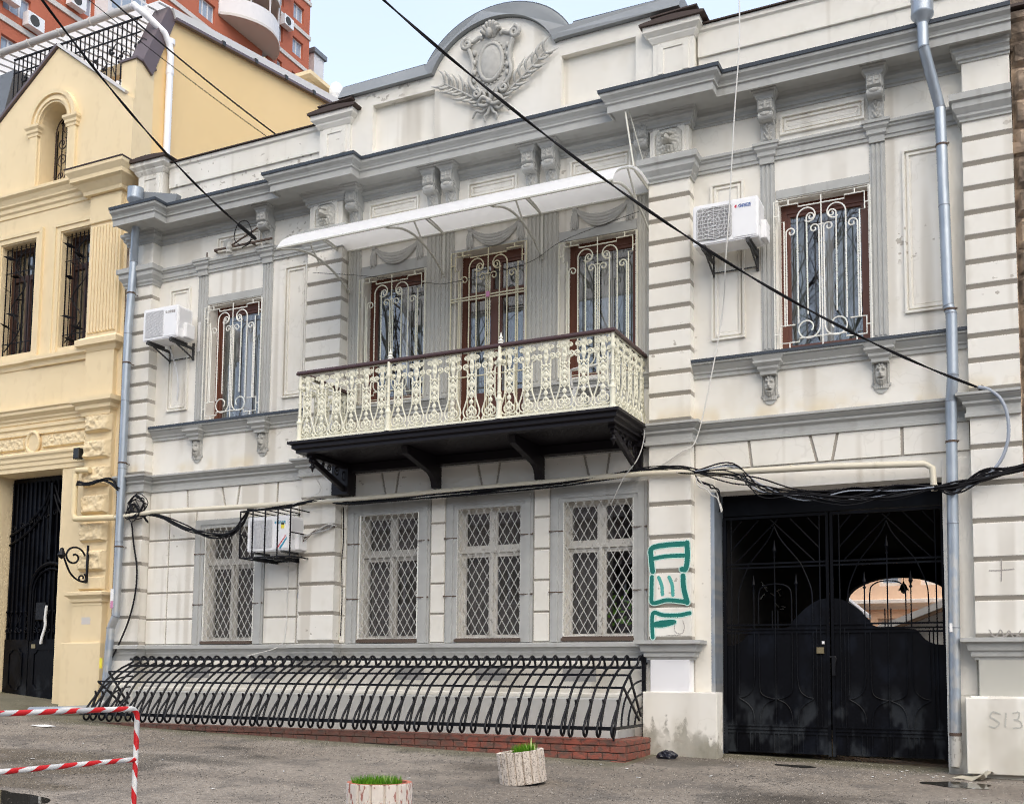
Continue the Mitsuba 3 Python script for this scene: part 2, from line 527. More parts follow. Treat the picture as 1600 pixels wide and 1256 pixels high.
mat('plum', (0.0085, 0.0062, 0.0085), 0.45, spec=0.3)
mat('plum_rail', (0.045, 0.018, 0.018), 0.4)
scene['canopy_white'] = {'type': 'principledthin', 'base_color': {'type': 'rgb', 'value': [0.95, 0.955, 0.96]}, 'roughness': 0.25, 'diff_trans': 0.85, 'eta': 1.5}
scene['roof_sheet'] = {'type': 'principledthin', 'base_color': {'type': 'rgb', 'value': [0.86, 0.85, 0.83]}, 'roughness': 0.6, 'diff_trans': 1.2}
mat('canopy_steel', (0.50, 0.495, 0.44), 0.5)
mat('brick', proc(brick_col), 0.7)
mat('mortar', (0.12, 0.10, 0.085), 0.9)
mat('render_grey', (0.52, 0.52, 0.49), 0.85)
mat('trim_warm', (0.43, 0.425, 0.39), 0.85, spec=0.2)
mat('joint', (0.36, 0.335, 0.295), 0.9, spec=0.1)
mat('whitewash', (0.72, 0.72, 0.735), 0.85)
mat('grey_smear', (0.44, 0.435, 0.39), 0.85)
mat('fan_dark', (0.27, 0.27, 0.27), 0.7)
mat('asphalt', proc(asphalt), proc(asphalt_rough), bump=(proc(asphalt_bump), 0.004))
mat('aggregate', proc(aggregate), 0.9, bump=(proc(lambda p, n, uv: fbm(p.x * 60, p.z * 60, p.y * 60, 2)), 0.0035))
mat('painted_tub', proc(painted_tub), 0.75)
mat('red_rim', (0.36, 0.12, 0.08), 0.7)
mat('soil', proc(dead_soil), 0.95)
scene['grass'] = {'type': 'principledthin', 'base_color': proc(grass_col), 'roughness': 0.6, 'diff_trans': 0.6}
mat('pale_leaf', (0.42, 0.50, 0.20), 0.6)
mat('yellow', proc(yellow_plaster), 0.85, spec=0.2)
mat('yellow_rough', proc(yellow_plaster), 0.9, spec=0.15, bump=(proc(rough_bump), 0.02))
mat('orange', proc(orange_plaster), 0.85, spec=0.2)
mat('red_wall', proc(red_cladding), 0.8)
mat('band_white', (0.56, 0.53, 0.50), 0.8)
mat('tower_white', (0.66, 0.65, 0.66), 0.7)
mat('tower_glass', (0.30, 0.36, 0.44), 0.12, spec=0.7)
mat('dark_void', (0.012, 0.011, 0.011), 0.9)
mat('old_stone', proc(old_stone), 0.9, bump=(proc(rough_bump), 0.03))
mat('stripe_tape', proc(stripes), 0.4)
mat('pipe_cream', (0.60, 0.555, 0.44), 0.5)
mat('pipe_yellow', (0.70, 0.585, 0.36), 0.5)
mat('white_plastic', (0.78, 0.78, 0.77), 0.35)
mat('ac_white', (0.76, 0.765, 0.775), 0.4)
mat('ac_side', (0.62, 0.625, 0.635), 0.5)
mat('ac_grey', (0.36, 0.36, 0.355), 0.6)
mat('ac_dark', (0.05, 0.05, 0.05), 0.7)
mat('cable_black', (0.005, 0.005, 0.007), 0.6, spec=0.25)
mat('conduit_grey', (0.30, 0.335, 0.39), 0.5)
mat('cord_white', (0.62, 0.61, 0.58), 0.5)
mat('teal_paint', (0.002, 0.135, 0.11), 0.5)
mat('teal_halo', (0.42, 0.62, 0.57), 0.7)
mat('teal_mid', (0.07, 0.33, 0.29), 0.6)
mat('scribble', (0.30, 0.28, 0.26), 0.8)
mat('blue_ink', (0.02, 0.08, 0.30), 0.5)
mat('red_ink', (0.5, 0.03, 0.06), 0.5)
mat('cyan_ink', (0.02, 0.27, 0.42), 0.5)
mat('yellow_ink', (0.75, 0.66, 0.05), 0.5)
mat('pink_ink', (0.55, 0.22, 0.38), 0.5)
mat('brown_flash', (0.105, 0.078, 0.085), 0.45)
mat('gutter_white', (0.58, 0.565, 0.545), 0.4)
mat('pergola_white', (0.70, 0.685, 0.66), 0.6)
mat('pvc_white', (0.78, 0.78, 0.80), 0.3)
mat('slate', (0.15, 0.165, 0.185), 0.5)
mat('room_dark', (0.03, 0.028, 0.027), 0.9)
mat('zinc_seam', (0.20, 0.22, 0.25), 0.5, 0.4)
mat('facade_far', (0.33, 0.30, 0.27), 0.9)
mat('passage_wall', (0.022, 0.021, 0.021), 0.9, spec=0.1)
mat('curtain_dark', (0.055, 0.052, 0.048), 0.9)
mat('brown_dark', (0.05, 0.02, 0.014), 0.45)
mat('curtain', proc(curtain_col), 0.9)
mat('curtain_green', (0.075, 0.092, 0.09), 0.9)
mat('pink_wall', (0.76, 0.54, 0.38), 0.85)
mat('white_trim', (0.74, 0.72, 0.68), 0.7)
mat('tan_roof', (0.50, 0.33, 0.22), 0.7)
mat('bark', (0.045, 0.038, 0.033), 0.9)
mat('litter_white', (0.70, 0.70, 0.68), 0.7)
mat('black_bag', (0.012, 0.013, 0.022), 0.25)
mat('rag_cloth', (0.36, 0.33, 0.26), 0.9)
mat('lamp_black', (0.01, 0.01, 0.01), 0.4)
mat('brass', (0.35, 0.29, 0.17), 0.35, 0.8)
scene['pane'] = {'type': 'thindielectric', 'int_ior': 1.85}
scene['puddle_water'] = {'type': 'principled', 'base_color': {'type': 'rgb', 'value': [0.03, 0.028, 0.024]}, 'roughness': 0.03, 'specular': 0.55}
# ---------------------------------------------------------------- ground
def _axis(lo, hi, a, b, step):
    inner = np.arange(a, b + 1e-6, step)
    left = a - np.geomspace(0.5, a - lo, 14)[::-1]
    right = b + np.geomspace(0.5, hi - b, 14)
    return np.concatenate([left, inner, right])


gx, gy = np.meshgrid(_axis(-600, 600, -19, 4, 0.25), _axis(-600, 600, -14, 1.0, 0.25), indexing='ij')
Zg = gz(gx, gy)
P = np.stack([gx, gy, Zg], -1)
put('ground', MB().grid(P[:, ::-1]), 'asphalt', True)
labels['ground'] = {'label': 'worn grey brown asphalt pavement sloping in front of the houses', 'category': 'ground', 'kind': 'structure'}

# ---------------------------------------------------------------- the town house
H = thing('town_house', 'cream two storey town house with grey stucco mouldings, quoined pilasters and an iron balcony', 'building')
PIL = [(-13.82, -13.25), (-10.02, -9.38), (-4.44, -3.88), (-0.56, -0.02)]
E = 0.18
ALL = [(-13.82, -E), (-13.25, -E), (-13.25, 0), (-10.02, 0), (-10.02, -E), (-9.38, -E), (-9.38, 0), (-4.44, 0), (-4.44, -E), (-3.88, -E), (-3.88, 0), (-0.56, 0), (-0.56, -E), (-0.02, -E)]

UPW = [(-12.15, -11.05, 5.0, 7.0), (-9.10, -8.00, 5.0, 7.0), (-7.48, -6.35, 4.27, 7.1), (-5.75, -4.68, 5.0, 7.0), (-2.78, -1.65, 5.02, 7.02)]
LOW = [(-12.05, -11.03, 1.42, 3.28), (-9.05, -8.02, 1.42, 3.32), (-7.39, -6.35, 1.42, 3.32), (-5.74, -4.70, 1.42, 3.32)]
GATE = (-3.62, -0.89, -0.6, 3.29)
body = sg.box(-13.82, -0.6, -0.02, 8.7)
for r in UPW + LOW + [GATE]:
    body = body.difference(sg.box(r[0], r[2], r[1], r[3]))
wall = MB().prism(body, 0.0, 0.42)
wall.box(-13.82, -0.02, 0.42, 0.5, 8.3, 8.6)
put(H + '__wall', wall, 'plaster')
# what stands behind the front: rear wall, floors, side walls, rooms
back = MB()
back.box(-13.81, -3.75, 6.0, 6.3, -0.4, 8.3)
back.box(-13.81, -13.5, 0.42, 6.0, -0.4, 8.5)
back.box(-13.5, -3.75, 0.42, 6.0, 3.42, 3.9)
back.box(-3.75, -0.03, 0.42, 8.0, 4.0, 4.25)
back.box(-13.5, -0.3, 0.5, 6.0, 8.1, 8.28)
back.box(-0.3, -0.03, 0.42, 8.0, -0.5, 8.5)
back.box(-3.75, -0.3, 6.0, 6.3, 4.25, 8.3)
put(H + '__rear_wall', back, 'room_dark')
rooms = MB()
for x in (-10.0, -7.75, -6.1, -4.2):
    rooms.box(x - 0.05, x + 0.05, 0.42, 6.0, 0.2, 3.42)
for x in (-9.7, -4.1):
    rooms.box(x - 0.05, x + 0.05, 0.42, 6.0, 3.9, 8.2)
rooms.box(-13.5, -3.8, 0.43, 6.0, 0.1, 0.2)
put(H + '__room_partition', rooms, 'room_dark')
roof = MB().prism_x([(0.3, 8.9), (0.3, 9.0), (6.5, 8.4), (6.5, 8.3)], -13.85, 0.0)
put(H + '__roof', roof, 'roof_metal')


# pilasters: shaft, quoin blocks, frieze block with a lion, capital, cap and pedestal
def pilaster(x0, x1, lion, low_blocks=True, foot=0.0):
    p = put(H + '__pilaster', MB().box(x0 + 0.035, x1 - 0.035, -E + 0.04, 0.05, 1.2, 7.62), 'plaster')
    zs = [4.21, 4.56, 4.85, 5.145, 5.435, 5.73, 6.03, 6.325, 6.62, 6.915, 7.22, 7.50]
    lo = [1.385, 1.81, 2.255, 2.695, 3.125, 3.55, 3.93]
    for seq in (zs, lo):
        for a, b in zip(seq[:-1], seq[1:]):
            m = MB()
            g = 0.026
            # a block with its lower arris sharp and its upper arris splayed
            m.prism_x([(0.03, a), (-E + 0.05, a), (-E + 0.042, a + 0.012), (-E + 0.014, a + 0.058), (-E, a + 0.06), (-E, b - 0.008), (-E + 0.012, b - 0.002), (0.03, b - 0.002)], x0, x1)
            put(p + '__quoin_block', m, 'plaster')
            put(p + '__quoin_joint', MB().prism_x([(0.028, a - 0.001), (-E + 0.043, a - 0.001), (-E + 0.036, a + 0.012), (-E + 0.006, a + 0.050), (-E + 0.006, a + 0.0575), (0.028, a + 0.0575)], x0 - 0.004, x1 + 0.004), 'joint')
    return p


pil_keys = [pilaster(a, b, True) for a, b in PIL]
for (x0, x1), pk in zip(PIL, pil_keys):
    put(pk + '__frieze_block', MB().block(x0 + 0.01, x1 - 0.01, 0.03, -E, 7.74, 8.25, 0.01), 'plaster')
    # pedestal: die and wider foot
    wide = 0.06
    put(pk + '__pedestal', MB().block(x0 + 0.02, x1 - 0.02, 0.03, -E - 0.02, 0.72, 1.16, 0.008), 'whitewash' if x1 == -3.88 else 'grey_smear' if x1 > -1 else 'plaster')
    xr = x1 + (0.34 if x1 == -3.88 else 0.02)
    put(pk + '__foot', MB().block(x0 - 0.07, xr, 0.03, -E - 0.06, -0.6, 0.74, 0.01), 'plaster')
# the box shaped foot of the right pilaster stands further out
put(pil_keys[3] + '__foot_panel', MB().block(-0.68, 0.35, 0.0, -E - 0.14, -0.115, 0.72, 0.006), 'plaster')

# mouldings that run along the front
BELT = [(-0.03, 3.92), (0.05, 3.92), (0.05, 3.965), (0.035, 3.97), (0.035, 4.04), (0.075, 4.07), (0.075, 4.095), (0.06, 4.10), (0.12, 4.145), (0.12, 4.155), (0.145, 4.16), (0.145, 4.19), (-0.03, 4.22)]
put(H + '__belt_course', mould(ALL, BELT), 'trim')
ARCH = [(-0.03, 7.535), (0.03, 7.535), (0.03, 7.575), (0.045, 7.58), (0.045, 7.655), (0.07, 7.67), (0.07, 7.69), (0.095, 7.70), (0.095, 7.735), (-0.03, 7.75)]
put(H + '__architrave', mould(ALL, ARCH), 'trim')
# pilaster capitals, deeper than the architrave
for (x0, x1), pk in zip(PIL, pil_keys):
    cap = [(-0.06, 7.455), (0.025, 7.455), (0.025, 7.48), (0.05, 7.51), (0.05, 7.535), (0.098, 7.60), (0.098, 7.665), (0.13, 7.685), (0.13, 7.765), (-0.06, 7.78)]
    ring = [(x0, 0.0), (x0, -E), (x1, -E)] + ([(x1, 0.0)] if x1 < -1 else [])
    put(pk + '__capital', mould(ring, cap, caps=x1 > -1), 'trim')
    cap2 = [(-0.06, 8.19), (0.02, 8.19), (0.02, 8.225), (0.06, 8.27), (0.06, 8.295), (0.10, 8.34), (0.10, 8.385), (-0.06, 8.39)]
    put(pk + '__frieze_moulding', mould(ring, cap2, caps=x1 > -1), 'trim')
BED = [(-0.03, 8.18), (0.02, 8.18), (0.02, 8.21), (0.045, 8.215), (0.045, 8.265), (0.085, 8.29), (0.085, 8.345), (0.12, 8.39), (-0.03, 8.40)]
put(H + '__bed_moulding', mould(ALL, BED), 'trim')
CORN = [(-0.02, 8.385), (0.35, 8.375), (0.35, 8.345), (0.375, 8.345), (0.375, 8.445), (0.40, 8.455), (0.40, 8.475), (0.385, 8.48), (0.405, 8.515), (0.45, 8.55), (0.455, 8.565), (0.455, 8.605), (-0.02, 8.66)]
RES = [(-13.70, -0.28), (-13.15, -0.28), (-13.15, -0.02), (-10.08, -0.02), (-10.08, -0.22), (-9.32, -0.22), (-9.32, -0.02), (-4.50, -0.02), (-4.50, -0.22), (-3.82, -0.22), (-3.82, -0.02), (0.0, -0.02)]
put(H + '__cornice', mould(RES, CORN), 'trim')
# lead flashing on top of the cornice
FLASH = [(-0.02, 8.664), (0.458, 8.610), (0.462, 8.590), (0.474, 8.590), (0.482, 8.632), (-0.02, 8.684)]
put(H + '__cornice_flashing', mould(RES, FLASH), 'roof_metal')
# sill cornices of the upper floor
SILL = [(-0.03, 4.79), (0.03, 4.79), (0.03, 4.835), (0.05, 4.845), (0.05, 4.87), (0.105, 4.93), (0.105, 4.945), (0.135, 4.95), (0.135, 4.985), (-0.03, 5.0)]
SCAP = [(-0.02, 4.99), (0.137, 4.988), (0.14, 4.975), (0.152, 4.975), (0.155, 5.012), (-0.02, 5.03)]
for x0, x1 in ((-13.26, -9.96), (-3.94, -0.5)):
    put(H + '__sill_cornice', mould([(x0, 0), (x1, 0)], SILL), 'trim')
    put(H + '__sill_flashing', mould([(x0 + 0.02, 0), (x1 - 0.02, 0)], SCAP), 'roof_metal')
for x0, x1 in ((-9.38, -7.56), (-6.27, -4.44)):
    put(H + '__sill_cornice', mould([(x0, 0), (x1, 0)], [(o * 0.7, z - 0.03) for o, z in SILL]), 'trim')
# base course under the ground floor windows
BASE = [(-0.04, 1.13), (0.02, 1.13), (0.03, 1.20), (0.055, 1.245), (0.055, 1.265), (0.09, 1.31), (0.115, 1.32), (0.115, 1.372), (-0.04, 1.388)]
PTH = [(-13.82, -E), (-13.25, -E), (-13.25, 0), (-10.02, 0), (-10.02, -E), (-9.38, -E), (-9.38, 0), (-4.44, 0)]
put(H + '__base_course', mould(PTH, BASE), 'trim')
for (x0, x1), pk in zip(PIL[2:], pil_keys[2:]):
    cap = [(-0.06, 1.145), (0.02, 1.145), (0.025, 1.175), (0.055, 1.185), (0.055, 1.24), (0.085, 1.25), (0.10, 1.335), (0.16, 1.345), (0.16, 1.39), (-0.06, 1.40)]
    put(pk + '__pedestal_cap', mould([(x0, 0.02), (x0, -E), (x1, -E), (x1, 0.02)], cap, caps=False), 'trim')
# lower plinth and the low masonry box of the basement lights behind the iron guard
pl = MB().box(-13.26, -4.44, -0.06, 0.02, 0.74, 1.14).box(-13.26, -4.44, -0.10, 0.02, -0.6, 0.74)
put(H + '__plinth', pl, 'plaster')
put(H + '__basement_light_box', MB().block(-12.75, -4.66, -0.05, -0.74, 0.13, 0.66, 0.02), 'render_grey')
put(H + '__basement_light_cover', MB().block(-12.75, -4.66, -0.05, -0.62, 0.66, 0.71, 0.01), 'plaster')
for x in np.arange(-12.3, -5.0, 1.32):
    put(H + '__basement_window', MB().box(x, x + 0.48, -0.066, -0.02, 0.86, 1.04), 'ac_grey')


# facing blocks and voussoirs of the ground floor
def facing(x0, x1, z0, z1):
    put(H + '__wall__facing_block', MB().block(x0 + 0.013, x1 - 0.013, 0.01, -0.028, z0 + 0.014, z1 - 0.014, 0.008), 'plaster')


ROWS = [1.385, 1.80, 2.235, 2.665, 3.105, 3.57]
for z0, z1 in zip(ROWS[:-1], ROWS[1:]):
    for x0, x1 in ((-13.25, -12.80), (-12.80, -12.235), (-10.815, -10.17), (-10.17, -10.02), (-9.38, -9.27)):
        facing(x0, x1, z0, z1)
    for x0, x1 in ((-7.815, -7.56), (-6.17, -5.915)):
        facing(x0, x1, z0, min(z1, 3.54))
for x0, x1 in ((-3.88, -3.64),):
    put(H + '__wall__facing_block', MB().block(x0, x1 + 0.02, 0.01, -0.025, 0.74, 3.5, 0.006), 'plaster')
put(H + '__wall__facing_block', MB().block(-0.89, -0.56, 0.01, -0.025, 0.74, 3.5, 0.006), 'plaster')
put(H + '__wall__facing_block', MB().block(-0.89, -0.56, 0.01, -0.06, -0.5, 0.735, 0.006), 'plaster')


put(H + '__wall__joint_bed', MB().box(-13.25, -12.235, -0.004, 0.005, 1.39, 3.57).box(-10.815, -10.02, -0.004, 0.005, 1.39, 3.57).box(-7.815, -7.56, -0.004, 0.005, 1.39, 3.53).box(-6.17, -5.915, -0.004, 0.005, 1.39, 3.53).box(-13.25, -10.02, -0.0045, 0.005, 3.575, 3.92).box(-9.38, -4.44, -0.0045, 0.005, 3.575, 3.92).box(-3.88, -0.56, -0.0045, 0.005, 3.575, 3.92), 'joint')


def voussoirs(x0, x1, cuts, z0=3.585, z1=3.915):
    """cuts: (x at the top, x at the bottom) of each joint."""
    cuts = [(x0, x0), *cuts, (x1, x1)]
    for (a, b), (c, d) in zip(cuts[:-1], cuts[1:]):
        g = 0.02
        poly = [(b + g, z0), (d - g, z0), (c - g, z1), (a + g, z1)]
        put(H + '__wall__voussoir', MB().prism(poly, -0.025, 0.01), 'plaster')


voussoirs(-13.25, -10.02, [(-12.44, -12.42), (-11.71, -11.63), (-11.35, -11.40), (-10.59, -10.60)])
voussoirs(-9.38, -4.44, [(-8.67, -8.60), (-8.37, -8.42), (-7.70, -7.70), (-7.05, -6.98), (-6.70, -6.75), (-6.08, -6.08), (-5.42, -5.34), (-5.05, -5.10)])
voussoirs(-3.88, -0.56, [(-3.165, -3.13), (-2.40, -2.32), (-2.07, -2.135), (-1.32, -1.32)])


# flat panels with stepped frames on the wall
def framed_panel(x0, x1, z0, z1, steps=2, w=0.05, mat='plaster', raised=0.038, parent=H):
    m = MB()
    for k in range(steps):
        i = k * w
        o = sg.box(x0 + i, z0 + i, x1 - i, z1 - i)
        n = sg.box(x0 + i + w * 0.55, z0 + i + w * 0.55, x1 - i - w * 0.55, z1 - i - w * 0.55)
        m.prism(o.difference(n), -raised + 0.014 * k, 0.004)
    i = steps * w
    m.block(x0 + i, x1 - i, 0.004, -0.006, z0 + i, z1 - i, 0.004)
    put(parent + '__wall_panel', m, mat)


framed_panel(-12.98, -12.54, 5.27, 7.36)
framed_panel(-3.64, -3.20, 5.27, 7.37)
framed_panel(-10.58, -10.14, 5.25, 7.38)
framed_panel(-1.25, -0.72, 5.30, 7.34)
for x0, x1 in ((-2.72, -1.68), (-12.0, -11.1), (-9.0, -8.12), (-7.28, -6.48), (-5.65, -4.75)):
    framed_panel(x0, x1, 7.85, 8.11, 2, 0.05)


# flat grey strips beside the upper windows, with little capitals
def strip(x0, x1, z0=5.02, z1=7.55, cap=True):
    m = MB().box(x0, x1, -0.016, 0.003, z0, z1)
    w = (x1 - x0)
    for k in range(3):
        a = x0 + w * (0.12 + 0.29 * k)
        m.block(a, a + w * 0.19, 0.0, -0.028, z0 + 0.05, z1 - 0.05, 0.005)
    s = put(H + '__window_strip', m, 'trim' if cap else 'trim_warm')
    if cap:
        c = mould([(x0, 0.0), (x0, -0.05), (x1, -0.05), (x1, 0.0)], [(-0.04, 7.50), (0.0, 7.50), (0.0, 7.58), (0.025, 7.60), (0.025, 7.65), (0.055, 7.68), (0.055, 7.72), (0.075, 7.725), (0.075, 7.76), (-0.04, 7.765)], caps=False)
        put(s + '__strip_capital', c.box(x0, x1, -0.05, 0, 7.5, 7.76), 'trim')


for x0, x1 in ((-12.37, -12.17), (-11.03, -10.83), (-2.985, -2.80), (-1.63, -1.445)):
    strip(x0, x1)
for x0, x1 in ((-9.345, -9.14), (-7.965, -7.72), (-7.70, -7.50), (-6.31, -6.09), (-6.07, -5.83), (-4.66, -4.455)):
    strip(x0, x1, 4.97, 7.52, cap=False)
# grey lintel bands over the upper windows
for x0, x1, z0, z1 in ((-12.16, -11.04, 7.0, 7.12), (-9.13, -7.97, 6.97, 7.14), (-7.495, -6.315, 7.09, 7.13), (-5.82, -4.67, 6.97, 7.11), (-2.79, -1.64, 7.02, 7.13)):
    put(H + '__lintel_band', MB().box(x0, x1, -0.012, 0.004, z0, z1), 'trim')
# window surrounds of the ground floor
for x0, x1, zt in ((-12.235, -10.815, 3.40), (-9.26, -7.82, 3.47), (-7.555, -6.175, 3.49), (-5.91, -4.52, 3.51)):
    i0, i1 = x0 + 0.19, x1 - 0.19
    z_in = 3.29 if zt > 3.45 else 3.26
    o = sg.box(x0, 1.39, x1, zt).difference(sg.box(i0, 1.0, i1, z_in))
    n = sg.box(x0 + 0.035, 1.39, x1 - 0.035, zt - 0.035).difference(sg.box(i0 - 0.07, 1.0, i1 + 0.07, z_in + 0.055))
    put(H + '__window_surround', MB().prism(o, -0.03, 0.004).prism(n, -0.045, -0.02), 'trim')
# ---------------------------------------------------------------- carved ornament of the town house
def gauss(u, v, cu, cv, su, sv=None):
    sv = su if sv is None else sv
    return np.exp(-((u - cu) / su) ** 2 - ((v - cv) / sv) ** 2)


def mask_fn(u, v):
    face = np.clip(1 - (u / 0.78) ** 2 - ((v - 0.12) / 0.85) ** 2, 0, 1) ** 0.5 * 0.05
    h = 0.008 + face
    au = np.abs(u)
    h += 0.020 * gauss(au, v, 0.34, 0.42, 0.28, 0.08) - 0.026 * gauss(au, v, 0.33, 0.25, 0.17, 0.08) + 0.012 * gauss(au, v, 0.33, 0.25, 0.08, 0.045)
    h += 0.036 * gauss(u, v, 0, 0.08, 0.14, 0.2) + 0.018 * gauss(au, v, 0.15, 0.0, 0.1, 0.07)
    h += 0.022 * gauss(au, v, 0.28, -0.16, 0.22, 0.06) - 0.034 * gauss(u, v, 0, -0.27, 0.26, 0.06)
    h += 0.020 * gauss(u, v, 0, -0.40, 0.24, 0.06)
    beard = (v < -0.3) * (0.5 + 0.5 * np.cos(u * 22)) * 0.010 * np.clip(1 - (u / 0.75) ** 2, 0, 1)
    hair = (v > 0.55) * (0.5 + 0.5 * np.cos(u * 16 + 3 * v)) * 0.018 * np.clip(1.1 - au, 0, 1)
    rim = 0.022 * (np.maximum(au, 0.0) > 0.84) * (v > -0.6)
    return np.maximum(h + beard + hair, 0.004) * 1.3 + rim


def lion_fn(u, v):
    r = np.hypot(u * 1.05, (v - 0.02))
    th = np.arctan2(v - 0.02, u)
    mane = np.clip(1 - r / 1.02, 0, 1) ** 0.45 * 0.045 * (0.75 + 0.25 * np.cos(th * 13 + 3 * np.sin(r * 7)))
    mane *= (r > 0.3)
    au = np.abs(u)
    face = 0.075 * gauss(u, v, 0, 0.08, 0.42, 0.5)
    h = 0.006 + np.maximum(mane, 0) + face
    h += 0.03 * gauss(au, v, 0.3, 0.36, 0.16, 0.09) - 0.035 * gauss(au, v, 0.27, 0.2, 0.1, 0.06)
    h += 0.045 * gauss(u, v, 0, 0.06, 0.13, 0.32) + 0.035 * gauss(au, v, 0.13, -0.12, 0.16, 0.1)
    h -= 0.085 * gauss(u, v, 0, -0.36, 0.24, 0.1) - 0.03 * gauss(u, v, 0, -0.54, 0.2, 0.09)
    h += 0.04 * gauss(au, v, 0.55, 0.6, 0.12, 0.12)
    h += 0.012 * np.cos(u * 26) * gauss(u, v, 0, -0.75, 0.5, 0.2)
    return np.maximum(h, 0.004) * 1.35


mask_ply = mikit.ply(relief(0.175, 0.34, mask_fn, 34, 52).mesh(), 'relief_stone', smooth=True)
plaque = sg.Polygon([(-0.10, 0.17), (-0.10, -0.08), (-0.115, -0.08), (-0.115, -0.115), (-0.09, -0.115), *arc((0, -0.10), 0.085, 190, 350, 9, 0.105), (0.09, -0.115), (0.115, -0.115), (0.115, -0.08), (0.10, -0.08), (0.10, 0.17)]).buffer(0)
plaque_ply = mikit.ply(MB().prism(plaque, -0.018, 0.0).mesh(), 'trim')
for x in (-12.275, -10.93, -2.89, -1.545):
    k = put(H + '__console', mould([(x - 0.10, 0.0), (x - 0.10, -0.12), (x + 0.10, -0.12), (x + 0.10, 0.0)], [(-0.05, 4.72), (0.0, 4.72), (0.0, 4.76), (0.03, 4.79), (0.03, 4.82), (0.075, 4.86), (0.075, 4.885), (0.06, 4.89), (0.09, 4.94), (-0.05, 4.95)], caps=False).box(x - 0.1, x + 0.1, -0.12, 0, 4.72, 4.95), 'trim')
    put(k + '__carved_face', moved(mask_ply, T().translate([x, -0.016, 4.575])), None)
    put(k + '__plaque', moved(plaque_ply, T().translate([x, 0.002, 4.56])), None)

lion_ply = mikit.ply(relief(0.37, 0.33, lion_fn, 46, 46).mesh(), 'swag_stone', smooth=True)
for (x0, x1), pk in zip(PIL[1:3], pil_keys[1:3]):
    c = (x0 + x1) / 2
    put(pk + '__lion_head', moved(lion_ply, T().translate([c, -E - 0.004, 8.005])), None)
    put(pk + '__lion_frame', MB().prism(sg.box(c - 0.22, 7.80, c + 0.22, 8.205).difference(sg.Polygon([(c - 0.19, 7.83), (c + 0.19, 7.83), (c + 0.19, 8.11), (c + 0.11, 8.19), (c - 0.11, 8.19), (c - 0.19, 8.11)])), -E - 0.02, -E + 0.01), 'plaster')


def console_meshes():
    """A scrolled frieze console: body, carved leaf, about the origin at its top centre."""
    b = MB()
    side = [(0.0, 0.0), (-0.235, 0.0), (-0.245, -0.03), (-0.245, -0.185), (-0.22, -0.20), *[(-0.165 - 0.072 * math.cos(a), -0.265 - 0.065 * math.sin(a)) for a in np.radians(np.linspace(-50, 90, 8))],
            (-0.125, -0.33), (-0.09, -0.37), (-0.075, -0.48), (-0.06, -0.565), (-0.03, -0.585), (0.0, -0.585)]
    b.prism_x(side, -0.088, 0.088)
    for s in (-1, 1):
        b.prism_x([(0.0, -0.02), (-0.20, -0.02), (-0.20, -0.19), (0.0, -0.3)], 0.088 * s, 0.10 * s)
        sp = spiral((-0.165, -0.265), 0.06, 0.012, -40, 500, 26)
        b.tube(np.column_stack([np.full(len(sp), 0.088 * s), sp]), 0.012, 5)
    cap = mould([(-0.10, 0.02), (-0.10, -0.245), (0.10, -0.245), (0.10, 0.02)], [(-0.05, -0.02), (0.0, -0.02), (0.01, 0.02), (0.035, 0.05), (0.035, 0.075), (0.055, 0.085), (0.055, 0.115), (-0.05, 0.12)], caps=False)
    v, f = cap.mesh()
    b.add(v, f)
    b.box(-0.1, 0.1, -0.245, 0.0, -0.02, 0.118)

    c = MB()

    def ros(u, v):
        r, th = np.hypot(u, v), np.arctan2(v, u)
        return 0.004 + 0.022 * np.clip(1 - r / (0.62 + 0.25 * np.cos(4 * th)), 0, 1) ** 0.5 + 0.012 * (np.maximum(np.abs(u), np.abs(v)) > 0.86)

    v, f = relief(0.16, 0.15, ros, 24, 24, (0, -0.245, -0.108)).mesh()
    c.add(v, f)

    def leaf(u, v):
        w = 0.55 + 0.4 * np.sin((v + 1) * 5.2) ** 2 * (0.4 + 0.6 * (v + 1) / 2)
        return 0.003 + 0.034 * np.clip(1 - (np.abs(u) / w) ** 2, 0, 1) * (0.62 + 0.38 * np.cos(np.abs(u) * 12 - v * 7)) + 0.02 * gauss(u, v, 0, 0.8, 0.6, 0.25)

    v, f = relief(0.165, 0.235, leaf, 20, 34, (0, 0, 0)).mesh()
    vz = v[:, 2]
    back = np.interp(-(vz - 0.1175), [0, 0.05, 0.235], [-0.095, -0.078, -0.058])
    v = np.column_stack([v[:, 0], v[:, 1] + back, vz - 0.46])
    c.add(v, f)
    c.ball((0, -0.225, -0.245), (0.07, 0.03, 0.035), 8)
    return b.mesh(), c.mesh()


cb, cc = console_meshes()
cb_ply, cc_ply = mikit.ply(cb, 'trim'), mikit.ply(cc, 'relief_stone', smooth=True)
SQ = T().scale([1, 1, 0.86])
for x in (-10.92, -7.84, -7.53, -6.22, -5.91, -9.22, -4.55, -2.87, -1.535):
    k = put(H + '__frieze_console', moved(cb_ply, T().translate([x, 0.0, 8.285]) @ SQ), None)
    put(k + '__carved_leaf', moved(cc_ply, T().translate([x, 0.0, 8.285]) @ SQ), None)
# the console at the far left has broken away; its bare patch and an iron bracket remain
None and put(H + '__broken_stucco', MB().prism(spline([(-12.30, 7.80), (-12.38, 7.92), (-12.30, 8.05), (-12.22, 8.0), (-12.16, 8.06), (-12.12, 7.93), (-12.2, 7.8), (-12.30, 7.80)], 3), -0.02, 0.002), 'relief_stone')
put(H + '__broken_stucco', MB().prism([(-11.84, 7.84), (-11.87, 8.02), (-11.70, 8.06), (-11.66, 7.86)], -0.03, 0.002), 'relief_stone')


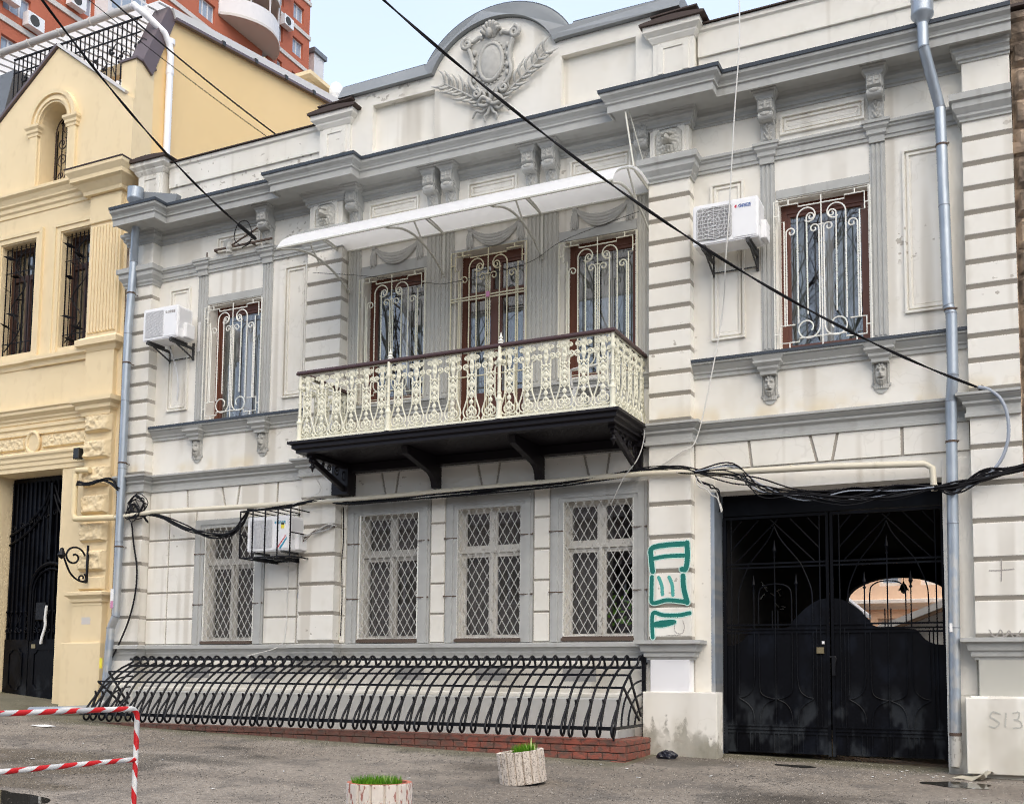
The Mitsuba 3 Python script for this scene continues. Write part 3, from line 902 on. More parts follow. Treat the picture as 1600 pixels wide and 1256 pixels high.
# swags over the balcony windows
def swag_mesh():
    m = MB()
    t = np.linspace(-1, 1, 25)
    for k, (off, r) in enumerate([(-0.05, 0.014), (-0.02, 0.021), (0.02, 0.024), (0.055, 0.02), (0.083, 0.013)]):
        w = 0.40 - 0.012 * abs(k - 2)
        dip = 0.20 + off * 0.9
        x = t * w
        z = -dip * (1 - t ** 2) ** 0.8 * 1.0 - off * 0.25
        y = -0.012 - 0.03 * (1 - t ** 2)
        rr = r * (0.55 + 0.65 * (1 - t ** 2))
        m.tube(np.column_stack([x, y, z]), rr, 7)
    for s in (-1, 1):
        m.ball((0.41 * s, -0.02, 0.0), (0.04, 0.03, 0.035), 8)
        for k in range(4):
            x0 = 0.41 * s + (k - 1.5) * 0.022
            pts = [(0.41 * s + (k - 1.5) * 0.008, -0.015, -0.01), (x0, -0.025, -0.12), (x0 + (k - 1.5) * 0.006, -0.02, -0.25 + 0.03 * (k % 2)), (x0 + (k - 1.5) * 0.010, -0.012, -0.31 + 0.025 * (k % 2))]
            m.tube(spline(pts, 5), np.interp(np.linspace(0, 1, 16), [0, .3, .8, 1], [.010, .019, .017, .006]), 6)
    return m.mesh()


swag_ply = mikit.ply(swag_mesh(), 'relief_stone', smooth=True)
for x in (-8.50, -6.83, -5.17):
    put(H + '__garland', moved(swag_ply, T().translate([x, 0.0, 7.40])), None)

# ---------------------------------------------------------------- parapet and attic with the cartouche
def parapet(x0, x1):
    m = MB().box(x0, x1, 0.0, 0.28, 8.55, 9.16)
    m.box(x0, x1, -0.035, 0.28, 9.163, 9.60)
    put(H + '__parapet', m, 'plaster')
    put(H + '__parapet_coping', MB().prism_x([(-0.10, 9.585), (-0.10, 9.60), (0.35, 9.70), (0.35, 9.66)], x0, x1), 'rusty_metal')
    put(H + '__parapet_moulding', mould([(x0, -0.035), (x1, -0.035)], [(-0.01, 9.49), (0.03, 9.52), (0.03, 9.58), (-0.01, 9.583)]), 'plaster')


parapet(-13.10, -9.95)
parapet(-3.80, 0.0)
put(H + '__parapet_vent', MB().box(-12.98, -12.70, -0.012, 0.01, 8.70, 8.86), 'dark_void')


def parapet_pier(x0, x1, zt):
    p = put(H + '__parapet_pier', MB().box(x0, x1, -0.12, 0.34, 8.62, 9.50), 'plaster')
    fr = sg.box(x0 + 0.07, 9.0, x1 - 0.07, 9.43).difference(sg.box(x0 + 0.15, 9.0, x1 - 0.15, 9.35))
    put(p + '__pier_panel', MB().prism(fr, -0.135, -0.11), 'plaster')
    put(p + '__pier_cap', mould([(x0, 0.34), (x0, -0.12), (x1, -0.12), (x1, 0.34)], [(-0.05, 9.44), (0.01, 9.44), (0.05, 9.50), (0.05, 9.52), (0.11, 9.57), (0.11, 9.66), (-0.05, 9.67)], caps=False).box(x0, x1, -0.12, 0.34, 9.44, 9.68), 'plaster')
    put(p + '__pier_roof', MB().prism(spline([(x0 - 0.15, 9.66), (x0 - 0.12, 9.69), ((x0 + x1) / 2, 9.72), (x1 + 0.14, 9.685), (x1 + 0.17, 9.655), (x1 + 0.1, 9.64), (x0, 9.645), (x0 - 0.15, 9.655)], 3), -0.27, 0.40), 'rusty_metal')
    if zt > 9.8:
        put(p + '__pier_block', MB().prism([(x0 + 0.05, 9.70), (x0 + 0.07, 9.80), (x1 - 0.02, 9.80), (x1 + 0.02, 9.70)], -0.10, 0.40), 'plaster')
        put(p + '__pier_roof', MB().prism([(x0 - 0.02, 9.80), (x1 + 0.05, 9.815), (x1 + 0.06, 9.835), (x0 - 0.02, 9.82)], -0.18, 0.45), 'rusty_metal')


parapet_pier(-9.90, -9.33, 9.9)
parapet_pier(-4.40, -3.83, 9.9)
parapet_pier(-13.72, -13.16, 9.7)

AC = -6.86
face = [(-9.33, 8.6), (-4.40, 8.6), (-4.40, 9.885), (-5.80, 9.885), *arc((AC, 9.55), 1.06, 20, 160, 25, 0.93), (-7.92, 9.87), (-9.33, 9.87)]
att = sg.Polygon(face).buffer(0)
for x0, x1 in ((-8.94, -7.84), (-5.77, -4.66)):
    att = att.difference(sg.box(x0, 8.92, x1, 9.66))
A = put(H + '__attic', MB().prism(att, -0.08, 0.22).box(-9.2, -4.5, 0.02, 0.06, 8.8, 9.75), 'plaster')
out = [(-9.55, 9.80), (-4.02, 9.80), (-4.02, 10.13), (-5.62, 10.16), *arc((AC, 9.62), 1.31, 24, 156, 25, 1.13), (-8.06, 10.13), (-9.55, 10.12)]
inn = sg.Polygon([(-9.6, 9.6), (-3.9, 9.6), (-3.9, 9.89), (-5.80, 9.89), *arc((AC, 9.555), 1.06, 20, 160, 25, 0.935), (-7.92, 9.875), (-9.6, 9.875)]).buffer(0)
# sheet zinc coping: a steep fascia that leans back from the edge
hood = sg.Polygon(out).buffer(0).difference(inn)
hv = MB().prism(hood, -0.16, 0.3).mesh()
vv = hv[0].copy()
d_in = np.array([inn.exterior.distance(sg.Point(x, z)) for x, _, z in vv])
vv[:, 1] += np.where(vv[:, 1] < 0, np.clip(d_in / 0.3, 0, 1) * 0.16, 0)
put(A + '__zinc_coping', (vv, hv[1]), 'attic_zinc')
edge_top = np.array([(-9.55, 10.12), (-8.06, 10.13), *arc((AC, 9.62), 1.31, 156, 24, 25, 1.13), (-5.62, 10.16), (-4.02, 10.13)])
put(A + '__coping_edge', MB().tube(np.column_stack([edge_top[:, 0], np.full(len(edge_top), 0.0), edge_top[:, 1] + 0.008]), 0.016, 5), 'roof_metal')


def cartouche():
    k = put(A + '__cartouche', MB().prism(spline([(-0.27, -0.36), (-0.33, -0.1), (-0.31, 0.2), (-0.36, 0.34), (-0.2, 0.37), (-0.12, 0.52), (0.12, 0.52), (0.2, 0.4), (0.35, 0.37), (0.32, 0.1), (0.34, -0.12), (0.24, -0.38), (0.0, -0.45), (-0.27, -0.36)], 4), -0.055, 0.0).shift((AC, -0.08, 9.80)), 'relief_stone')
    m = MB()
    t = np.radians(np.linspace(0, 360, 49)[:-1])
    m.tube(np.column_stack([0.19 * np.cos(t), np.full(48, -0.07), 0.28 * np.sin(t)]), 0.032, 8, closed=True)
    for a in t[::2]:
        m.ball((0.232 * math.cos(a), -0.06, 0.325 * math.sin(a)), 0.017, 6)
    m.lathe([(0.0, -0.05), (0.10, -0.047), (0.17, -0.03), (0.19, 0.0)], n=28)
    v, f = m.v[-1], m.f[-1]
    m.v[-1] = np.column_stack([v[:, 0], v[:, 2] - 0.055, v[:, 1] * 1.47])
    put(k + '_oval', m.shift((AC, -0.08, 9.80)), 'relief_stone', 40) if False else None
    put(A + '__oval_medallion', m.shift((AC, -0.08, 9.80)), 'relief_stone', True)
    s = MB()
    # crest: a shell of ribs between two curls
    for a in np.linspace(-62, 62, 7):
        r = math.radians(90 + a)
        s.tube(spline([(0.04 * math.cos(r), -0.05, 0.36 + 0.03 * math.sin(r)), (0.10 * math.cos(r), -0.10, 0.38 + 0.13 * math.sin(r)), (0.15 * math.cos(r), -0.12, 0.38 + 0.21 * math.sin(r)), (0.17 * math.cos(r), -0.05, 0.38 + 0.225 * math.sin(r))], 5), np.interp(np.linspace(0, 1, 16), [0, .6, 1], [.014, .032, .014]), 7)
    s.ball((-0.02, -0.10, 0.45), (0.05, 0.05, 0.07), 8)
    for sg_ in (-1, 1):
        sp = spiral((0.39 * sg_, 0.35), 0.085, 0.012, 90 if sg_ > 0 else 90, 90 - 560 * sg_, 34)
        s.tube(np.column_stack([sp[:, 0], np.full(34, -0.10), sp[:, 1]]), np.linspace(0.035, 0.018, 34), 7)
        s.tube(spline([(0.39 * sg_, -0.09, 0.435), (0.30 * sg_, -0.07, 0.38), (0.20 * sg_, -0.07, 0.42), (0.14 * sg_, -0.06, 0.40)], 5), 0.03, 7)
        s.tube(spline([(0.36 * sg_, -0.08, 0.27), (0.31 * sg_, -0.08, 0.12), (0.30 * sg_, -0.07, -0.05), (0.34 * sg_, -0.09, -0.22), (0.26 * sg_, -0.08, -0.36), (0.12 * sg_, -0.07, -0.42)], 6), np.linspace(0.034, 0.024, 31), 7)
        for zc in (0.2, 0.05, -0.1, -0.22):
            s.ball((0.27 * sg_, -0.075, zc), (0.03, 0.03, 0.045), 6)
        sp = spiral((0.22 * sg_, -0.44), 0.07, 0.012, 90, 90 + 480 * sg_, 30)
        s.tube(np.column_stack([sp[:, 0], np.full(30, -0.09), sp[:, 1]]), 0.024, 6)
    put(A + '__scroll_frame', s.shift((AC, -0.08, 9.80)), 'relief_stone', True)
    # crossed palm branches
    for sg_ in (-1, 1):
        p = MB()
        tip = np.array([0.98 * sg_ if sg_ > 0 else -0.92, -0.02 if sg_ > 0 else -0.10])
        stem = spline([(-0.10 * sg_, -0.66), (0.20 * sg_, -0.52), (0.52 * sg_, -0.30), (tip[0] * 0.86, tip[1] - 0.02)], 7)
        p.tube(np.column_stack([stem[:, 0], np.full(len(stem), -0.035), stem[:, 1]]), np.linspace(0.026, 0.012, len(stem)), 6)
        for k in range(3, len(stem), 2):
            c = stem[k]
            w = 1 - 0.35 * abs(k / len(stem) - 0.55)
            for sd, ang in ((1, 78), (-1, 12)):
                a = math.radians((ang - 14 * k / len(stem) + 8 * math.sin(k * 2.1)))
                L = (0.30 if sd > 0 else 0.26) * w
                d = np.array([math.cos(a) * sg_, math.sin(a)])
                q = np.array([-d[1], d[0]]) * 0.05 * sd * sg_
                pts = [(c[0], -0.03, c[1]), (c[0] + d[0] * L * 0.4 + q[0], -0.075, c[1] + d[1] * L * 0.4 + q[1]), (c[0] + d[0] * L, -0.05, c[1] + d[1] * L)]
                p.tube(spline(pts, 5), np.interp(np.linspace(0, 1, 11), [0, .45, 1], [.012, .026, .004]), 6, squash=(1, 0.7))
        put(A + '__palm_branch', p.shift((AC, -0.08, 9.80)), 'relief_stone', True)
    r = MB()
    for sg_ in (-1, 1):
        r.tube(spline([(0, -0.09, -0.60), (0.10 * sg_, -0.13, -0.54), (0.19 * sg_, -0.08, -0.60), (0.08 * sg_, -0.10, -0.66), (0, -0.09, -0.62)], 6), 0.03, 6)
        r.tube(spline([(0.02 * sg_, -0.08, -0.63), (0.13 * sg_, -0.06, -0.72), (0.22 * sg_, -0.08, -0.70), (0.30 * sg_, -0.05, -0.78)], 6), np.linspace(0.03, 0.014, 19), 6)
        r.tube(spline([(0.0, -0.07, -0.64), (0.05 * sg_, -0.06, -0.76), (0.10 * sg_, -0.07, -0.80), (0.09 * sg_, -0.05, -0.88)], 6), np.linspace(0.028, 0.012, 19), 6)
    r.ball((0, -0.10, -0.61), 0.05, 8)
    put(A + '__carved_ribbon', r.shift((AC, -0.08, 9.80)), 'relief_stone', True)


cartouche()
# ---------------------------------------------------------------- upper windows and their grilles
def upper_window(x0, x1, z0, z1, door=False, name='window'):
    w = put(H + '__' + name, MB().prism(sg.box(x0, z0, x1, z1).difference(sg.box(x0 + 0.085, z0 + 0.09, x1 - 0.085, z1 - 0.13)), 0.20, 0.28), 'brown_frame')
    xm = (x0 + x1) / 2
    m = MB()
    ztr = z1 - 0.62 if door else None
    if door:
        m.box(x0 + 0.085, x1 - 0.085, 0.205, 0.27, ztr - 0.06, ztr + 0.06)
        m.box(x0 + 0.085, x1 - 0.085, 0.205, 0.27, z0 + 0.09, z0 + 0.75)
    if door:
        m.box(xm - 0.05, xm + 0.05, 0.195, 0.27, z0 + 0.09, ztr)
    for a, b in (((x0 + 0.085, xm - 0.05), (xm + 0.05, x1 - 0.085)) if door else ((x0 + 0.085, x1 - 0.085),)):
        m.prism(sg.box(a, z0 + 0.09, b, z1 - 0.13).difference(sg.box(a + 0.04, z0 + 0.13, b - 0.04, z1 - 0.17)), 0.215, 0.262)
    put(w + '__sash', m, 'brown_frame')
    for a, b in (((x0 + 0.1, xm - 0.05), (xm + 0.05, x1 - 0.1)) if door else ((x0 + 0.1, x1 - 0.1),)):
        put(w + '__pane', MB().grid(np.array([[[a, 0.24, z0 + 0.1], [a, 0.24, z1 - 0.14]], [[b, 0.24, z0 + 0.1], [b, 0.24, z1 - 0.14]]])), 'pane')
    # curtains drawn to the sides and a middle pair
    for a, b, mt in ((x0 + 0.02, x0 + 0.30, 'curtain_green'), (xm - 0.12, xm + 0.08, 'curtain'), (xm + 0.12, x1 - 0.02, 'curtain_green')):
        u = np.linspace(a, b, 40)
        yy = 0.40 + 0.022 * np.sin((u - a) * 2 * PI / 0.075) + 0.01 * np.sin(u * 37)
        put(w + '__curtain', MB().grid(np.stack([np.column_stack([u, yy, np.full(40, z)]) for z in (z0, z1)], 1)), mt, True)
    rv = MB().box(x0 - 0.004, x0 + 0.012, 0.0, 0.2, z0, z1).box(x1 - 0.012, x1 + 0.004, 0.0, 0.2, z0, z1).box(x0, x1, 0.0, 0.2, z1 - 0.012, z1 + 0.004).box(x0, x1, -0.03, 0.2, z0 - 0.01, z0 + 0.012)
    put(w + '__reveal', rv, 'plaster')
    return w


for r in UPW:
    upper_window(r[0], r[1], r[2], r[3], door=r[3] > 7.05, name='balcony_door' if r[3] > 7.05 else 'window')


def scroll_grille(x0, x1, z0, z1, mat_, R=0.0095, low=True, ztop=None, door=False):
    """A wrought window grille: stepped frame, bars ending in scrolls, each bar a piece of its own."""
    W, Ht = x1 - x0, z1 - z0
    hh = 1.91                                   # the pattern's own height; the door only lengthens its bars

    def X(u):
        return x0 + u * W

    def top(d):
        return z1 - d * hh

    def bot(d):
        return z0 + d * hh

    g = put(H + '__window_grille', MB().tube([(X(0), z0), (X(0), z1), (X(1), z1), (X(1), z0)], R * 1.15, 4, closed=True).shift((0, -0.05, 0)), mat_)

    def piece(nm, pts, r=R, n=5):
        put(g + '__' + nm, MB().tube(pts, r, n).shift((0, -0.05, 0)), mat_)

    for s in (0, 1):
        def U(u):
            return X(u if s == 0 else 1 - u)

        sgn = 1 if s == 0 else -1
        cs = 0 if s == 0 else 180

        def sp(u, dz, r0, r1, a0, a1, n=26):
            q = spiral((0, 0), r0, r1, a0, a1, n)
            return np.column_stack([U(u) + sgn * q[:, 0] * W, dz + q[:, 1] * W])

        piece('frame_step', [(U(.5), top(.055)), (U(.26), top(.055)), (U(.26), top(.032)), (U(.055), top(.032)), (U(.055), top(.145)), (U(.108), top(.145)), (U(.108), bot(.15) if low else z0)])
        piece('tie', [(U(.155), top(0)), (U(.155), top(.032))])
        piece('tie', [(U(0), top(.10)), (U(.055), top(.10))])
        # big arch scroll from the second bar
        a = sp(.36, top(.132), .112, .052, 180, -130, 30)
        zb = bot(.16) if low else z0
        piece('scroll_bar', np.vstack([[(U(.25), zb)], a]))
        b = sp(.392, top(.138), .046, .012, 180, -260, 24)
        piece('scroll_bar', np.vstack([[(U(.35), zb if not low else bot(.215))], b]))
        c = sp(.424, top(.222), .051, .013, 0, 400, 26)
        end = [(U(.475), bot(.13))] if low else [(U(.475), z0)]
        if low:
            big = sp(.345, bot(.125), .13, .05, 0, -400, 34)
            piece('scroll_bar', np.vstack([c[::-1], big]))
            piece('frame_step', [(U(.5), bot(.062)), (U(.26), bot(.062)), (U(.26), bot(.038)), (U(.055), bot(.038)), (U(.055), bot(.155)), (U(.215), bot(.155))])
            piece('tie', [(U(.155), bot(0)), (U(.155), bot(.038))])
            piece('tie', [(U(0), bot(.10)), (U(.055), bot(.10))])
        else:
            piece('scroll_bar', np.vstack([c[::-1], end]))
        d = sp(.183, top(.225), .053, .013, 180, -220, 24)
        piece('scroll_bar', np.vstack([[(U(.13), bot(.155) if low else z0)], d]))
    piece('middle_bar', [(X(.5), z1), (X(.5), z0)], R * 0.9)
    piece('tie', [(X(.475), top(.20)), (X(.525), top(.20))])
    return g


scroll_grille(-12.18, -11.0, 5.03, 6.935, 'white_iron')
scroll_grille(-9.135, -7.965, 5.03, 6.925, 'cream_iron')
scroll_grille(-5.80, -4.65, 5.03, 6.93, 'cream_iron')
scroll_grille(-2.81, -1.63, 5.035, 6.96, 'white_iron')
gd = scroll_grille(-7.525, -6.305, 4.30, 7.07, 'door_iron', low=False)
put(gd + '__cross_rail', MB().bar((-7.52, -0.055, 6.375), (-6.31, -0.055, 6.375), 0.016).bar((-7.52, -0.055, 6.335), (-6.31, -0.055, 6.335), 0.016), 'door_iron')
put(gd + '__cross_rail', MB().bar((-7.52, -0.055, 5.2), (-6.31, -0.055, 5.2), 0.016), 'door_iron')
put(gd + '__latch_box', MB().block(-6.93, -6.88, -0.04, -0.085, 6.33, 6.41, 0.004), 'pink_ink')
# cream side bar panel left of each balcony window
for x in (-9.16, -5.83):
    put(H + '__shutter_edge', MB().box(x, x + 0.03, -0.035, 0.0, 5.0, 6.5), 'plaster')


# ---------------------------------------------------------------- ground floor windows with diamond lattices
def low_window(x0, x1, z0, z1, tone):
    xm, zt = (x0 + x1) / 2, 2.69
    fr = sg.box(x0, z0, x1, z1)
    holes = []
    for a, b in ((x0 + 0.055, xm - 0.035), (xm + 0.035, x1 - 0.055)):
        holes += [sg.box(a, zt + 0.055, b, z1 - 0.055), sg.box(a, z0 + 0.055, b, zt - 0.055)]
    for h in holes:
        fr = fr.difference(h)
    w = put(H + '__window', MB().prism(fr, 0.12, 0.20).box(x0, x1, 0.09, 0.13, zt - 0.025, zt + 0.03).box(xm - 0.022, xm + 0.022, 0.095, 0.13, z0 + 0.05, zt - 0.03), tone)
    for h in holes:
        a, c, b, d = h.bounds
        put(w + '__sash', MB().prism(h.difference(sg.box(a + 0.028, c + 0.028, b - 0.028, d - 0.028)), 0.13, 0.175), tone)
        put(w + '__pane', MB().grid(np.array([[[a, 0.155, c], [a, 0.155, d]], [[b, 0.155, c], [b, 0.155, d]]])), 'pane')
    put(w + '__sill', MB().box(x0, x1, -0.05, 0.12, z0 - 0.02, z0 + 0.02), 'rust_iron')
    return w


for r, t in zip(LOW, ('old_paint', 'old_paint', 'old_white_paint', 'old_white_paint')):
    low_window(*[r[0], r[1], r[2], r[3]], t)
for x, wd in ((-12.04, 1.0), (-9.04, 1.0), (-7.38, 1.0), (-5.73, 0.62)):
    u = np.linspace(x, x + wd, 90)
    put(H + '__net_curtain', MB().grid(np.stack([np.column_stack([u, 0.27 + 0.018 * np.sin(u * 52), np.full(90, z)]) for z in (1.43, 3.28)], 1)), 'curtain_dark', True)


def lattice(x0, x1, z0, z1, cw=0.121, ch=0.207):
    g = put(H + '__diamond_grille', MB().tube([(x0, z0), (x0, z1), (x1, z1), (x1, z0)], 0.013, 4, closed=True).shift((0, -0.02, 0)), 'white_iron')
    m = MB()
    box_ = sg.box(x0, z0, x1, z1)
    s = ch / cw
    n = int((x1 - x0) / cw + (z1 - z0) / ch) + 3
    for k in range(-n, n):
        for d in (1, -1):
            c = z0 + k * ch + 0.03
            ln = sg.LineString([(x0 - 0.1, c + d * s * (-0.1)), (x1 + 0.1, c + d * s * (x1 - x0 + 0.1))]).intersection(box_)
            if ln.length > 0.05:
                (a, b), (e, f) = ln.coords[0], ln.coords[-1]
                y = -0.022 + 0.004 * d
                m.bar((a, y, b), (e, y, f), 0.0082, 0.006)
    put(g + '__diamond_mesh', m, 'lattice_iron')
    h = MB()
    for zz in (z0 + 0.32 * (z1 - z0), z0 + 0.77 * (z1 - z0)):
        for a, b in ((x0 - 0.19, x0), (x1, x1 + 0.19)):
            h.bar((a, -0.055, zz), (b, -0.03, zz), 0.012)
            h.ball((a if a < x0 else b, -0.055, zz), 0.014, 6)
    put(g + '__wall_hook', h, 'rust_iron')
    put(g + '__rusty_edge', MB().box(x0, x1, -0.04, -0.005, z0 - 0.03, z0 - 0.012), 'rust_iron')


lattice(-12.02, -11.01, 1.45, 3.26)
lattice(-9.03, -8.02, 1.46, 3.29)
lattice(-7.37, -6.36, 1.46, 3.30)
lattice(-5.72, -4.71, 1.47, 3.32)
# a green plant behind the right window
pm = MB()
for k in range(70):
    a = rng.uniform(0, 6.28)
    c = np.array([-5.0 + rng.normal(0, 0.14), 0.34 + rng.normal(0, 0.05), 1.62 + abs(rng.normal(0, 0.2))])
    d = np.array([math.cos(a) * 0.06, math.sin(a) * 0.03, rng.uniform(-.02, 0.07)])
    e = np.cross(d, [0, 1, 0]) * 0.35
    pm.add([c, c + d * 0.5 + e, c + d, c + d * 0.5 - e], [[0, 1, 2], [0, 2, 3]])
single('potted_plant', pm, 'grass', 'green leafy plant behind the diamond lattice of the rightmost ground floor window', 'plant')

# ---------------------------------------------------------------- balcony
BX0, BX1, BY = -9.30, -4.56, -1.19
fl = put(H + '__balcony_floor', mould([(BX0 - 0.0, 0.0), (BX0 - 0.0, BY), (BX1, BY), (BX1, 0.0)], [(-0.1, 4.03), (0.03, 4.03), (0.03, 4.07), (0.075, 4.09), (0.075, 4.135), (0.12, 4.15), (0.12, 4.185), (-0.1, 4.20)], caps=False).box(BX0, BX1, BY, 0, 4.10, 4.205), 'plum')
nb = 12
for k in range(nb):
    y0 = BY + 0.03 + (abs(BY) - 0.03) / nb * k
    put(fl + '__soffit_board', MB().box(BX0 + 0.02, BX1 - 0.02, y0 + 0.004, y0 + (abs(BY) - 0.03) / nb - 0.004, 4.06, 4.085), 'plum')
put(fl + '__wall_fascia', MB().box(BX0 + 0.12, BX1 + 0.05, -0.19, 0.0, 3.93, 4.05), 'plum')


def bracket(x, w=0.09):
    side = [(0.0, 3.60), (-0.16, 3.60), (-0.18, 3.68), (-0.22, 3.75), *[(-0.95 * t, 3.75 + 0.20 * t ** 1.2) for t in np.linspace(0.32, 1, 6)], (-0.98, 4.05), (0.0, 4.05)]
    b = put(fl + '__bracket', MB().prism_x(side, x - w / 2, x + w / 2), 'plum')


for x in (-7.69, -6.05):
    bracket(x)


def open_bracket(x):
    """The end brackets: an open iron triangle filled with scrolls, a pendant at its tip."""
    m = MB().box(x - 0.05, x + 0.05, -0.10, 0.0, 3.60, 4.05).box(x - 0.045, x + 0.045, -1.08, 0.0, 3.985, 4.05)
    m.bar((x, -0.08, 3.62), (x, -1.05, 3.97), 0.05, 0.08)
    sc = MB()
    for cy, cz, r in ((-0.22, 3.86, 0.09), (-0.42, 3.90, 0.07), (-0.60, 3.92, 0.05), (-0.14, 3.73, 0.05), (-0.75, 3.94, 0.035)):
        q = spiral((cy, cz), r, r * 0.2, 30, 520, 26)
        sc.tube(np.column_stack([np.full(26, x), q]), 0.012, 5)
    v, f = sc.mesh()
    m.add(v, f)
    b = put(fl + '__bracket', m, 'plum')
    put(fl + '__pendant', MB().lathe([(0.0, -0.20), (0.012, -0.17), (0.02, -0.14), (0.05, -0.12), (0.02, -0.09), (0.03, -0.06), (0.055, -0.03), (0.03, 0.0), (0.0, 0.0)], (x, -1.0, 3.98), 10), 'plum', True)


open_bracket(-9.20)
open_bracket(-4.62)
put(fl + '__bracket', MB().box(-9.42, -9.13, -0.24, -0.0, 3.60, 4.05), 'plum')

RAIL = put(H + '__balcony_railing', mould([(BX0, 0.0), (BX0, BY), (BX1, BY), (BX1, 0.0)], [(-0.045, 5.155), (0.045, 5.155), (0.05, 5.17), (0.035, 5.205), (0.0, 5.215), (-0.035, 5.205), (-0.05, 5.17)], caps=True), 'plum_rail')
put(RAIL + '__bottom_rail', mould([(BX0, 0.0), (BX0, BY), (BX1, BY), (BX1, 0.0)], [(-0.02, 4.205), (0.025, 4.205), (0.025, 4.235), (-0.02, 4.235)], caps=True), 'cream_iron')


def baluster_mesh():
    """One cast iron baluster, a lyre of scrolls and leaves, 0.92 m tall, about the origin in the xz plane."""
    m = MB()
    for s in (-1, 1):
        m.tube(spline([(0.012 * s, 0.03), (0.075 * s, 0.045), (0.104 * s, 0.12), (0.078 * s, 0.22), (0.055 * s, 0.32), (0.052 * s, 0.50), (0.053 * s, 0.64), (0.06 * s, 0.68)], 5), 0.0095, 5)
        for c, r0, a0, a1 in (((0.072 * s, 0.725), 0.042, -100, 330), ((0.068 * s, 0.835), 0.040, 250, -170), ((0.045 * s, 0.12), 0.036, 250, -60), ((0.034 * s, 0.60), 0.026, -90, 240)):
            q = spiral((0, 0), r0, 0.010, a0, a1, 20)
            m.tube(np.column_stack([c[0] + s * q[:, 0], np.full(20, -0.003), c[1] + q[:, 1]]), 0.0108, 5)
        m.tube(spline([(0, 0.055), (0.05 * s, 0.075), (0.06 * s, 0.12), (0.045 * s, 0.155)], 4), 0.010, 5)
        m.tube(spline([(0, 0.10), (0.028 * s, 0.13), (0.026 * s, 0.17), (0.012 * s, 0.19)], 4), 0.010, 5)
        m.tube(spline([(0.105 * s, 0.015), (0.085 * s, 0.05), (0.05 * s, 0.035), (0.0, 0.045)], 4), 0.0108, 5)
        m.tube(spline([(0.0, 0.43), (0.034 * s, 0.47), (0.036 * s, 0.52), (0.0, 0.56)], 4), 0.0095, 5)
        m.tube(spline([(0.0, 0.30), (0.032 * s, 0.345), (0.034 * s, 0.385), (0.0, 0.42)], 4), 0.0095, 5)
        m.tube(spline([(0.0, 0.64), (0.02 * s, 0.72), (0.012 * s, 0.80), (0.028 * s, 0.89)], 4), 0.0108, 5)
        m.ball((0.072 * s, -0.003, 0.725), 0.015, 6)
        m.ball((0.067 * s, -0.003, 0.835), 0.014, 6)
        m.ball((0.044 * s, 0, 0.31), 0.013, 6)
        m.ball((0.03 * s, 0, 0.48), (0.022, 0.01, 0.03), 6)
    m.tube([(0, 0.0), (0, 0.92)], 0.007, 5)
    for z, r in ((0.185, 0.02), (0.25, 0.028), (0.355, 0.026), (0.42, 0.02), (0.495, 0.028), (0.56, 0.02), (0.61, 0.018), (0.70, 0.026), (0.78, 0.024), (0.86, 0.028)):
        m.ball((0, -0.004, z), (r, 0.012, r * 1.25), 6)
    m.box(-0.11, 0.11, -0.008, 0.008, 0.0, 0.012)
    m.box(-0.11, 0.11, -0.006, 0.006, 0.905, 0.92)
    return m.mesh()


_bv, _bf = baluster_mesh()
bal_ply = mikit.ply((_bv * np.array([1.16, 1, 1]), _bf), 'cream_iron', smooth=45)
post_m = MB().lathe([(0.0, 0.0), (0.05, 0.0), (0.05, 0.03), (0.036, 0.05), (0.036, 0.24), (0.045, 0.25), (0.045, 0.275), (0.03, 0.29), (0.024, 0.33), (0.035, 0.35), (0.02, 0.37), (0.022, 0.52), (0.032, 0.535), (0.02, 0.55), (0.018, 0.73), (0.036, 0.75), (0.036, 0.79), (0.024, 0.81), (0.034, 0.85), (0.022, 0.88), (0.022, 0.96)], (0, 0, 0), 12).mesh()
post_ply = mikit.ply(post_m, 'cream_iron', smooth=45)
fin_ply = mikit.ply(MB().lathe([(0.0, 0.16), (0.008, 0.14), (0.012, 0.11), (0.03, 0.085), (0.012, 0.07), (0.045, 0.035), (0.03, 0.02), (0.045, 0.0), (0.0, 0.0)], (0, 0, 0), 12).mesh(), 'white_iron', smooth=45)
POSTS = [-9.30, -7.80, -6.11, -4.56]
for x in POSTS:
    put(RAIL + '__post', moved(post_ply, T().translate([x, BY - (0.03 if -9 < x < -5 else 0.0), 4.205])), None)
for x in POSTS[1:3]:
    put(RAIL + '__finial', moved(fin_ply, T().translate([x, BY, 5.205])), None)
for a, b in zip(POSTS[:-1], POSTS[1:]):
    n = 6
    for k in range(n):
        put(RAIL + '__baluster', moved(bal_ply, T().translate([a + (b - a) * (k + 0.5) / n, BY, 4.235])), None)
for x in (BX0, BX1):
    for k in range(5):
        put(RAIL + '__baluster', moved(bal_ply, T().translate([x, BY + 0.12 + 0.225 * (k + 0.2), 4.235]).rotate([0, 0, 1], 90)), None)

